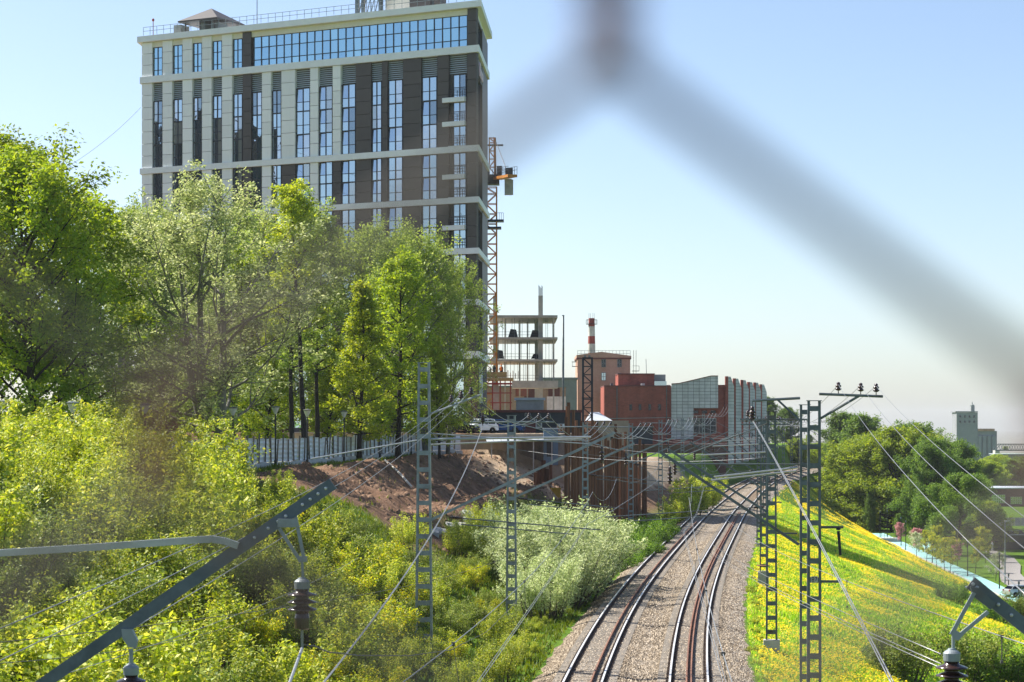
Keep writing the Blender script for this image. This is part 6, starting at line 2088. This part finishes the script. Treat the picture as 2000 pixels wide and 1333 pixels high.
# ------------------------------------------------------------------ rusty sheet piles
pw = thing('sheet_pile_wall', 'row of rusty brown steel sheet piles of uneven height beside the tracks', 'wall', (10, 222, 1))
outl = [(-.30, .10), (-.17, .10), (-.10, -.10), (.10, -.10), (.17, .10), (.30, .10), (.30, .075), (.185, .075), (.115, -.125), (-.115, -.125), (-.185, .075), (-.30, .075)]
mb = MB(); mb.prism(outl, lambda u, v: Vector((u, v, 0)), lambda u, v: Vector((u, v, 1)))
pme = D.meshes.new('pile'); pme.from_pydata(mb.v, [], mb.f); pme.materials.append(M['rust'])
A0 = Vector((X_of(1103, 206), 206, 0)); A1 = Vector((X_of(1262, 241), 241, 0))
rr = random.Random(4)
NPL = 58
tops = [(1103, 812), (1118, 806), (1132, 822), (1146, 850), (1163, 842), (1178, 838), (1190, 862), (1203, 852), (1215, 858), (1228, 872), (1242, 882), (1262, 884)]
for k_ in range(NPL):
    p = A0.lerp(A1, (k_ + 0.5) / NPL)
    px = 1000 + p.x / p.y * F
    yt_ = np.interp(px, [a_[0] for a_ in tops], [a_[1] for a_ in tops]) + rr.choice((rr.uniform(-26, 8), rr.uniform(0, 34)))
    if rr.random() < 0.14: continue
    zt_ = CAMZ - (yt_ - HORIZON) / F * p.y
    zb = hz(p.x, p.y) - 1.0
    o = D.objects.new('pile', pme); COL.objects.link(o); o.parent = pw
    o.location = p + Vector((0, 0.1 * (k_ % 2) + rr.uniform(-.35, .35), zb)) - Vector(pw.location)
    o.rotation_euler = (rr.gauss(0, .006), rr.gauss(0, .008), math.atan2(A1.y - A0.y, A1.x - A0.x) + (math.pi if k_ % 2 else 0))
    o.scale = (1.0, 1.0, zt_ - zb)
sp_ = thing('short_piles', 'cluster of short rusty piles by the sandy yard', 'piles', (X_of(1062, 226), 226, 6))
for k_ in range(5):
    X = X_of(1048 + k_ * 7, 226); zb = hz(X, 226)
    o = D.objects.new('pile', pme); COL.objects.link(o); o.parent = sp_
    o.location = Vector((X, 226 + 0.3 * (k_ % 2), zb - .5)) - Vector(sp_.location); o.rotation_euler = (0, 0, 0.3 * k_); o.scale = (1, 1, 2.0 + 0.5 * (k_ % 3))
mb = MB(); c_ = at(1085, 905, 224); mb.box((c_.x, 224, hz(c_.x, 224) + 0.45), (0.9, 0.7, 0.9), 0.3); mb.box((c_.x, 224, hz(c_.x, 224) + 0.95), (1.0, 0.8, 0.1), 0.3); tag(mb.build('site_box', M['yellow'], None), 'small yellow site box beside the rusty piles', 'box')

# ------------------------------------------------------------------ fence, lamps, walls, cars
def lamp_line(Y): return -36.3 + 0.1176 * Y
fn = thing('site_fence', 'white corrugated sheet fence on concrete blocks along the top of the bank', 'fence', (lamp_line(190) - 0.8, 190, 7.3))
mb = MB()
nseg = 10
for k_ in range(nseg):
    z0 = k_ / nseg * 1.75; z1 = (k_ + 1) / nseg * 1.75
    y0 = 0.018 * (1 if k_ % 2 else -1); y1 = -y0
    mb.quad((-.94, y0, z0), (.94, y0, z0), (.94, y1, z1), (-.94, y1, z1))
    mb.quad((.94, y0 + .012, z0), (-.94, y0 + .012, z0), (-.94, y1 + .012, z1), (.94, y1 + .012, z1))
sme = D.meshes.new('sheet'); sme.from_pydata(mb.v, [], mb.f); sme.materials.append(M['fence_sheet'])
mb = MB(); mb.box((0, 0, 1.0), (0.12, 0.10, 2.1)); fpm = D.meshes.new('post'); fpm.from_pydata(mb.v, [], mb.f); fpm.materials.append(M['fence_post'])
mb = MB(); mb.prism([(-.30, -.3), (.30, -.3), (.22, .42), (-.22, .42)], lambda u, v: Vector((-.96, u, v)), lambda u, v: Vector((.96, u, v))); cbm = D.meshes.new('concrete_block'); cbm.from_pydata(mb.v, [], mb.f); cbm.materials.append(M['concrete_lite'])
path = [Vector((lamp_line(132) - 1.0, 132, 0)), Vector((lamp_line(224) - 1.0, 224, 0)), Vector((X_of(900, 237.5), 237.5, 0))]
def put(me, nm, par, loc, rz, sc=(1, 1, 1), tilt=0.0):
    o = D.objects.new(nm, me); COL.objects.link(o); o.parent = par
    o.location = Vector(loc) - Vector(par.location); o.rotation_euler = (tilt, 0, rz); o.scale = sc
    return o
for a_, b_ in zip(path[:-1], path[1:]):
    L = (b_ - a_).length; N = int(L / 1.95)
    rz = math.atan2(b_.y - a_.y, b_.x - a_.x)
    for k_ in range(N):
        p = a_.lerp(b_, (k_ + .5) / N); z = hz(p.x, p.y)
        z = min(z, 7.6)
        put(cbm, 'concrete_block', fn, (p.x, p.y, z + 0.05), rz)
        put(sme, 'sheet', fn, (p.x, p.y, z + 0.5 + rr.uniform(-.04, .04)), rz + rr.gauss(0, .015), (1, 1, rr.uniform(.96, 1.05)), rr.gauss(0, .03))
        q = a_.lerp(b_, k_ / N)
        put(fpm, 'post', fn, (q.x + .1, q.y, z + 0.35), rz, (1, 1, rr.uniform(.9, 1.12)), rr.gauss(0, .03))
for i, px in enumerate((0, 142, 283, 455, 538, 600, 672, 742, 803, 862)):
    k_ = (px - 1000) / F
    Y = -36.3 / (k_ - 0.1176)
    X = lamp_line(Y); z = hz(X, Y)
    e = thing('street_lamp', ORD[i] + ' park lamp from the left with a pale bowl-shaped head', 'street lamp', (X, Y, z), 0, 'lamps along the white fence')
    mb = MB(); mb.lathe((X, Y, z), [(0.11, 0), (0.11, 0.5), (0.07, 0.55), (0.05, 3.85), (0.05, 4.0)], 8); mb.build('pole', M['black'], e)
    mb = MB(); mb.lathe((X, Y, z + 3.95), [(0.08, 0), (0.12, 0.08), (0.30, 0.48), (0.30, 0.50)], 12); mb.build('bowl', M['lamp_white'], e)
    mb = MB(); mb.lathe((X, Y, z + 4.44), [(0.34, 0), (0.36, 0.05), (0.2, 0.10), (0.03, 0.12)], 12); mb.build('lid', M['galv_dark'], e)
rw = thing('retaining_wall', 'cream rendered retaining wall between fence and car park', 'wall', (-20, 239.3, 7))
mb = MB(); xa, xb_ = X_of(480, 239), X_of(848, 239); mb.box(((xa + xb_) / 2, 239.3, 8.3), (xb_ - xa, 0.5, 2.6)); mb.build('wall', M['cream'], rw)
mb = MB(); mb.box(((xa + xb_) / 2, 239.25, 9.68), (xb_ - xa, 0.75, 0.14)); mb.build('coping', M['concrete_lite'], rw)
rw2 = thing('low_wall', 'rough dark concrete edge below the parked white car', 'wall', (-1, 239.6, 6))
mb = MB(); mb.box(((X_of(850, 239) + 7.7) / 2, 239.6, 7.8), (7.7 - X_of(850, 239), 0.5, 3.5)); mb.build('wall', M['stained'], rw2)
bf = thing('park_railing', 'black metal railing behind the fence left of the tree trunks', 'railing', (X_of(515, 225), 225, 7.3))
for k_ in range(13):
    X = X_of(476 + k_ * 6.7, 225); mb = MB(); mb.bar((X, 225, 7.2), (X, 225, 9.5), 0.09, 0.09); mb.build('bar', M['black'], bf)
mb = MB()
for zz in (7.7, 9.4): mb.bar((X_of(474, 225), 225, zz), (X_of(560, 225), 225, zz), 0.06, 0.08)
mb.build('rail', M['black'], bf)

def car(label, loc, rz, paint, L=4.5, W=1.85, Hh=1.66, suv=True, group=None):
    e = thing('parked_car', label, 'car', loc, rz, group)
    h = Hh
    l2 = L / 2
    body = [(-l2, .36), (-l2 + .05, .85), (-l2 + .12, 1.0), (-l2 + .55, 1.04), (l2 - 1.35, 1.02), (l2 - .45, .92), (l2 - .08, .78), (l2, .55), (l2 - .05, .32), (l2 - .25, .28)]
    wa, wb_ = -l2 + .85, l2 - .88
    low = []
    for cx_ in (wb_, wa):
        low += [(cx_ + .40 * math.cos(a_), .30 + .40 * math.sin(a_)) for a_ in (0.05, .6, 1.2, 1.94, 2.54, 3.09)]
    low.append((-l2 + .2, .28))
    poly = body + low
    mb = MB()
    mb.prism(poly, lambda u, v: Vector((u, -W / 2 * (1 - .06 * (v > .8)), v)), lambda u, v: Vector((u, W / 2 * (1 - .06 * (v > .8)), v)))
    bo = mb.build('body', paint, e, local=True)
    bv = bo.modifiers.new('bevel', 'BEVEL'); bv.width = 0.05; bv.segments = 2; bv.limit_method = 'ANGLE'
    cab = [(-l2 + .22, 1.0), (-l2 + (.42 if suv else .75), h - .06), (-l2 + (.9 if suv else 1.3), h), (l2 - 2.15, h), (l2 - 1.95, h - .05), (l2 - 1.2, 1.0)]
    mb = MB()
    mb.prism(cab, lambda u, v: Vector((u, -(W / 2 - .06 - .2 * (v - 1.0) / (h - 1.0)), v)), lambda u, v: Vector((u, (W / 2 - .06 - .2 * (v - 1.0) / (h - 1.0)), v)))
    cb_ = mb.build('cabin', paint, e, local=True)
    bv = cb_.modifiers.new('bevel', 'BEVEL'); bv.width = 0.04; bv.segments = 2
    yw = lambda v: W / 2 - .06 - .2 * (v - 1.0) / (h - 1.0) + .012
    za, zb_ = 1.06, h - .13
    for s in (-1, 1):
        for x0, x1, x2, x3 in ((-l2 + .45, -l2 + 1.35, -l2 + 1.35, -l2 + .62), (-l2 + 1.43, -l2 + 2.3, -l2 + 2.3, -l2 + 1.43), (-l2 + 2.38, l2 - 1.4, l2 - 2.02, -l2 + 2.38)):
            mb = MB(); mb.quad((x0, s * yw(za), za), (x1, s * yw(za), za), (x2, s * yw(zb_), zb_), (x3, s * yw(zb_), zb_)); mb.build('side_window', M['glass_dark'], e, local=True)
    mb = MB(); k1, k2 = W / 2 - .16, W / 2 - .30
    mb.quad((l2 - 1.27, -k1, 1.07), (l2 - 1.27, k1, 1.07), (l2 - 1.90, k2, h - .09), (l2 - 1.90, -k2, h - .09)); mb.build('windscreen', M['glass_dark'], e, local=True)
    mb = MB(); mb.quad((-l2 + .225, -k1, 1.08), (-l2 + .225, k1, 1.08), (-l2 + (.385 if suv else .66), k2, h - .12), (-l2 + (.385 if suv else .66), -k2, h - .12)); mb.build('rear_window', M['glass_dark'], e, local=True)
    for cx_ in (wa, wb_):
        for s in (-1, 1):
            mb = MB(); mb.lathe((cx_, s * (W / 2 - .2), .33), [(.2, 0), (.33, .0), (.34, .05), (.34, .17), (.32, .2), (.24, .2)], 18, axis=(0, s, 0)); wh = mb.build('wheel', M['tyre'], e, local=True)
            mb = MB(); mb.lathe((cx_, s * (W / 2 - .2), .33), [(.22, .15), (.235, .195), (.07, .185), (.05, .205)], 12, axis=(0, s, 0)); mb.build('rim', M['rim'], wh, local=True)
    for s in (-1, 1):
        mb = MB(); mb.box((l2 - .13, s * (W / 2 - .3), .78), (.22, .38, .14)); mb.build('headlight', M['rim'], e, local=True)
        mb = MB(); mb.box((-l2 + .06, s * (W / 2 - .2), .88), (.10, .22, .22)); mb.build('tail_light', M['red'], e, local=True)
        mb = MB(); mb.box((l2 - 1.5, s * (W / 2 + .02), 1.08), (.14, .2, .13)); mb.build('mirror', paint, e, local=True)
    mb = MB(); mb.box((l2 - .03, 0, .52), (.06, W * .55, .22)); mb.build('grille', M['tyre'], e, local=True)
    return e
CZ = 9.62
car('white parked SUV facing left between a dark and a blue car', (X_of(934, 246), 246, CZ), R(212), M['car_white'])
car('dark green parked SUV left of the white one', (X_of(895, 244), 244, CZ), R(-18), M['car_dark'], 4.7)
car('bright blue parked car right of the white SUV', (X_of(986, 249), 249, CZ), R(-12), M['car_blue'], 4.6, 1.8, 1.6, False)
car('silver car seen from behind through the tree trunks', (X_of(734, 247), 247, CZ + .1), R(95), M['car_silver'])
car('dark car partly hidden left behind the dark green SUV', (X_of(868, 252), 252, CZ), R(170), M['car_dark'], 4.4)
car('white car mostly hidden by tree trunks at the left of the car park', (X_of(822, 250), 250, CZ + .05), R(80), M['car_white'])
# sheet roof and cabin by the yard
sr = thing('sheet_roof', 'pale corrugated metal roof sheets on posts below the blue car', 'canopy', (X_of(1000, 236), 236, 8))
for k_ in range(9):
    x0, x1 = 946 + k_ * 14.5, 946 + (k_ + 1) * 14.5 - .8
    mb = MB()
    a_, b_ = at(x0, 852 + (k_ % 2) * .8, 240.5), at(x1, 852 + ((k_ + 1) % 2) * .8, 240.5)
    c_, d_ = at(x1 + 6, 864 - k_ * .5, 234.5), at(x0 + 6, 864 - k_ * .5, 234.5)
    mb.quad(a_, b_, c_, d_); mb.quad(*(p - UP * .05 for p in (d_, c_, b_, a_))); mb.build('roof_sheet', M['roof_metal'], sr)
for px in (960, 1005, 1042, 1078):
    mb = MB(); X = X_of(px, 234.8); mb.bar((X, 234.8, hz(X, 234.8) - .2), (X, 234.8, 8.75), .12, .12); mb.build('post', M['concrete_lite'], sr)
cbn = thing('blue_cabin', 'small blue-grey site cabin between sheet roof and piles', 'cabin', (X_of(1074, 236), 236, 6))
mb = MB(); mb.box((X_of(1076, 236), 237, 8.1), (1.6, 1.8, 4.0)); mb.build('wall', M['roof_blue'], cbn)
mb = MB(); mb.box((X_of(1076, 236), 236.9, 10.16), (1.8, 2.1, .12)); mb.build('roof', M['roof_metal'], cbn)
mb = MB(); mb.box((X_of(1074, 236), 236.07, 8.0), (.7, .06, 1.9)); mb.build('door', M['slate'], cbn)

# broken concrete lip of the dug terrace
cl = thing('concrete_lip', 'broken row of old concrete lumps along the dug earth terrace', 'kerb', (-6, 165, 4))
for k_ in range(30):
    Y = 147 + k_ * 1.55
    X = float(left_edge(Y)) - float(slope_w(Y)) * 0.52 + rr.uniform(-.15, .15)
    z = hz(X, Y) - rr.uniform(.05, .3)
    mb = MB(); s_ = rr.uniform(.45, .8)
    pol = [(-s_, -.45), (s_, -.5), (s_ * .9, .18), (s_ * .4, .34), (-s_ * .3, .28), (-s_ * .95, .1)]
    mb.prism(pol, lambda u, v: Vector((X - .3, Y + u, z + v)), lambda u, v: Vector((X + .45, Y + u * .9, z - .1 + v))); mb.build('lump', M['concrete'], cl)
# clods of earth on the bank
Yc_ = rng.uniform(140, 236, 5000); tt = rng.uniform(.40, 1.02, 5000)
Xc_ = left_edge(Yc_) - slope_w(Yc_) * tt
Zc_ = hgt(Xc_, Yc_)
base = np.array([[1, 0, -.3], [-.5, .87, -.3], [-.5, -.87, -.3], [.1, .05, .8], [.6, .6, .2], [-.7, .2, .35]])
s_ = (rng.random((5000, 1, 1)) ** 4 * .32 + .045)
v = base[None] * s_ * rng.uniform(.6, 1.3, (5000, 6, 1)) + np.stack([Xc_, Yc_, Zc_], 1)[:, None, :]
q = np.array([[0, 4, 3], [4, 1, 3], [1, 5, 3], [5, 2, 3], [2, 0, 3], [0, 1, 4], [1, 2, 5]])
f = (np.arange(5000)[:, None, None] * 6 + q[None]).reshape(-1, 3)
M['soil'] = mat('earth_clod', (0.20, 0.12, 0.075), 0.95, var=.5, scale=.8)
tag(link('earth_clods', np_mesh('earth_clods', v.reshape(-1, 3), f, M['soil'])), 'clods of brown earth strewn over the dug bank', 'earth', kind='stuff')
mb = MB(); pts = [at(842, 888, 200), at(780, 905, 196), at(700, 915, 192)]
pi_ = thing('drain_pipe', 'thin grey pipe lying slanted on the dug earth bank', 'pipe', (-9, 185, 6))
mb = MB(); a_ = Vector((X_of(752, 190), 190, 0)); b_ = Vector((X_of(812, 178), 178, 0)); a_.z = hz(a_.x, a_.y) + .15; b_.z = hz(b_.x, b_.y) + .2
mb.tube([a_, a_.lerp(b_, .5) + UP * .15, b_], .09, 8); mb.build('pipe', M['concrete_lite'], pi_)

# ------------------------------------------------------------------ park below the right bank
ZP = -10.86
def ribbon(name, pts, w_, m_, z, kind='structure'):
    mb = MB()
    pts = [Vector(p) for p in pts]
    for i, p in enumerate(pts):
        t_ = (pts[min(i + 1, len(pts) - 1)] - pts[max(i - 1, 0)]).normalized()
        n_ = Vector((t_.y, -t_.x, 0))
        ww = w_[i] if isinstance(w_, list) else w_
        for s in (-1, 1): mb.v.append(tuple(p + n_ * (s * ww / 2) + UP * z))
    for i in range(len(pts) - 1): mb.f.append((i * 2, i * 2 + 2, i * 2 + 3, i * 2 + 1))
    return tag(mb.build(name, m_, None), kind=kind)
ribbon('cycle_path', [(float(foot(Y)) + 1.6, Y, 0) for Y in range(120, 425, 5)], 2.8, M['path_blue'], ZP)
def pk(px, py): 
    Y = (CAMZ - ZP) * F / (py - HORIZON)
    return Vector((X_of(px, Y), Y, 0))
mb = MB()
mb.v = [tuple(pk(*p) + UP * (ZP + .004)) for p in ((1806, 1078), (1832, 1074), (1842, 1066), (1824, 1058), (1800, 1060))]; mb.f = [tuple(range(5))]
tag(mb.build('turquoise_court', M['path_blue'], None), kind='structure')
ribbon('paved_path', [pk(1918, 1070), pk(1938, 1078), pk(1962, 1090), pk(1974, 1104), pk(1972, 1120), pk(1982, 1136), pk(2040, 1170)], [2, 2.2, 3, 3, 3, 3.6, 4], M['path_grey'], ZP + .004)
ribbon('yard', [pk(1890, 1052), pk(1960, 1050), pk(2060, 1050)], 16, M['asphalt'], ZP - .01)
# wall along the foot of the bank
kb = MB()
for a_ in range(150, 420, 6):
    x0, x1 = float(foot(a_)), float(foot(a_ + 6)); kb.bar((x0 + .1, a_, ZP), (x1 + .1, a_ + 5.95, ZP), .16, .24)
tag(kb.build('path_kerb', M['concrete_lite'], None), kind='structure')
for i, (px, y0, y1) in enumerate(((1719, 1001, 1052), (1733, 999, 1049), (1760, 1013, 1066), (1769, 1020, 1076), (1821, 1040, 1101), (1808, 1030, 1075), (1890, 1060, 1126), (1952, 1083, 1150), (1970, 1124, 1164), (1990, 1140, 1212), (1868, 1043, 1080))):
    p = pk(px, y1); h = (y1 - y0) / F * p.y
    e = thing('park_lamp', ORD[i] + ' slim dark lamp post in the park, counted from the left' if i < 12 else '', 'street lamp', (p.x, p.y, ZP), 0, 'slim lamp posts in the park')
    mb = MB(); mb.lathe((p.x, p.y, ZP - .1), [(.11, 0), (.07, .6), (.055, h), (.02, h + .02)], 8); mb.build('pole', M['black'], e)
    mb = MB(); mb.lathe((p.x, p.y, ZP + h - .1), [(.08, 0), (.11, .05), (.11, .32), (.03, .36)], 8); mb.build('head', M['galv_dark'], e)
p = pk(1963, 1140); h = 120 / F * p.y
e = thing('street_light', 'tall grey street light by the paved path', 'street lamp', (p.x, p.y, ZP))
mb = MB(); mb.tube([(p.x, p.y, ZP - .1), (p.x, p.y, ZP + h)], [.10, .06], 8); mb.build('pole', M['galv'], e)
mb = MB(); mb.tube([(p.x, p.y, ZP + h), (p.x + .35, p.y, ZP + h + .12)], .04, 6); mb.box((p.x + .3, p.y, ZP + h + .15), (.75, .25, .1)); mb.build('lantern', M['lamp_white'], e)
p = pk(1938, 1078)
person('person in white clothes walking on the paved path', (p.x, p.y, ZP), R(30), 1.75, M['cloth_white'], M['cloth_white'], None)
p = pk(1985, 1166)
car('pale blue car parked at the right edge below the paved path', (p.x + .6, p.y, ZP), R(20), M['car_silver'], 4.4, 1.8, 1.5, False)
p = pk(1960, 1052)
car('dark car parked under the white awning, left one', (p.x, p.y, ZP), R(15), M['car_dark'])
p = pk(1990, 1054)
car('dark car parked under the white awning, right one', (p.x, p.y, ZP), R(12), M['car_dark'])
pv = thing('awning', 'white panelled awning over the parked dark cars', 'canopy', (pk(1970, 1048).x, pk(1970, 1048).y, ZP))
p = pk(1966, 1046)
for k_ in range(7):
    mb = MB(); mb.box((p.x - 3.6 + k_ * 1.2, p.y + 1, ZP + 2.6), (1.12, .1, 1.6)); mb.build('panel', M['white'], pv)
for k_ in range(4):
    mb = MB(); mb.bar((p.x - 4 + k_ * 2.6, p.y + 1.1, ZP - .1), (p.x - 4 + k_ * 2.6, p.y + 1.1, ZP + 3.4), .12, .12); mb.build('post', M['galv_dark'], pv)
fsp = thing('fenced_step', 'small fenced concrete step at the foot of the bank', 'platform', (pk(1740, 1056).x, pk(1740, 1056).y, ZP))
p = pk(1738, 1058); mb = MB(); mb.box((p.x, p.y, ZP + .3), (3.6, 2.2, .7)); mb.build('step', M['concrete_lite'], fsp)
mb = MB()
for k_ in range(7): mb.bar((p.x - 1.7 + k_ * .57, p.y - .9, ZP + .6), (p.x - 1.7 + k_ * .57, p.y - .9, ZP + 1.7), .05, .05)
for zz in (1.2, 1.7): mb.bar((p.x - 1.7, p.y - .9, ZP + zz), (p.x + 1.7, p.y - .9, ZP + zz), .05, .05)
mb.build('railing', M['galv_dark'], fsp)

# ------------------------------------------------------------------ bridge deck and the wire mesh fence the picture is taken through
dk = thing('footbridge', 'concrete footbridge deck under the camera', 'bridge', (0, -1.2, 8.9))
mb = MB(); mb.box((0, -1.15, 8.96), (60, 2.9, .28)); mb.build('deck', M['concrete'], dk)
for x in (-24, 24):
    mb = MB(); mb.box((x, -1.15, 4.0), (1.0, 1.2, 9.8)); mb.build('pier', M['concrete'], dk)
FYD = 0.190
cfn = thing('chain_link_fence', 'rusty wire mesh fence out of focus right before the lens', 'fence', (0, FYD, 9.1))
HX, HZ = 0.0402, 0.0378      # half pitches of the mesh
KN = 0.0042                  # half length of the twist at each knot
NX0 = (1190 - 1000) / F * FYD
NZ0 = CAMZ + (HORIZON - 38) / F * FYD
for k_ in range(-22, 22):
    pts = []
    for j in range(-20, 17):
        right = ((j + k_) % 2 == 0)
        # wire k_ swings between node columns k_ and k_+1 and hooks its neighbours there
        x = NX0 + HX * (k_ + (0 if right else 1))
        z = NZ0 + HZ * j
        sgn = 1 if right else -1
        pts += [Vector((x + sgn * .0009, FYD + .0012 * sgn, z - KN)), Vector((x - sgn * .0006, FYD - .0012 * sgn, z + KN))]
    mb = MB(); mb.tube(pts, 0.00145, 6); mb.build('mesh_wire', M['rusty_wire'], cfn, smooth=True)
mb = MB()
for k_ in range(-22, 23):
    for j in range(-20, 17):
        if (j + k_) % 2 == 0:
            c_ = Vector((NX0 + HX * k_, FYD, NZ0 + HZ * j))
            for q in range(3):
                mb.lathe(c_ + UP * (-KN + q * KN * 0.72), [(0.0016, 0), (0.0025, KN * 0.14), (0.0025, KN * 0.48), (0.0016, KN * 0.62)], 8)
tag(mb.build('wire_twists', M['rusty_knot'], cfn, smooth=True), kind='stuff')
for x in (-0.95, 0.95):
    mb = MB(); mb.tube([(x, FYD + .02, 9.0), (x, FYD + .02, 11.5)], .025, 10); mb.build('post', M['galv_dark'], cfn)
mb = MB(); mb.tube([(-.95, FYD + .02, 11.36), (.95, FYD + .02, 11.36)], .02, 8); mb.build('top_rail', M['galv_dark'], cfn)

# ------------------------------------------------------------------ air
hb = MB(); hb.box((0, 2500, 25), (13500, 13500, 90))
m = D.materials.new('haze'); m.use_nodes = True; m.node_tree.nodes.clear()
ho = m.node_tree.nodes.new('ShaderNodeOutputMaterial'); hv = m.node_tree.nodes.new('ShaderNodeVolumePrincipled')
hv.inputs['Color'].default_value = (0.88, 0.93, 1.0, 1); hv.inputs['Density'].default_value = 0.00006; hv.inputs['Anisotropy'].default_value = 0.2
m.node_tree.links.new(hv.outputs[0], ho.inputs['Volume'])
tag(hb.build('haze', m, None), 'thin daylight haze filling the air', 'haze', kind='stuff')
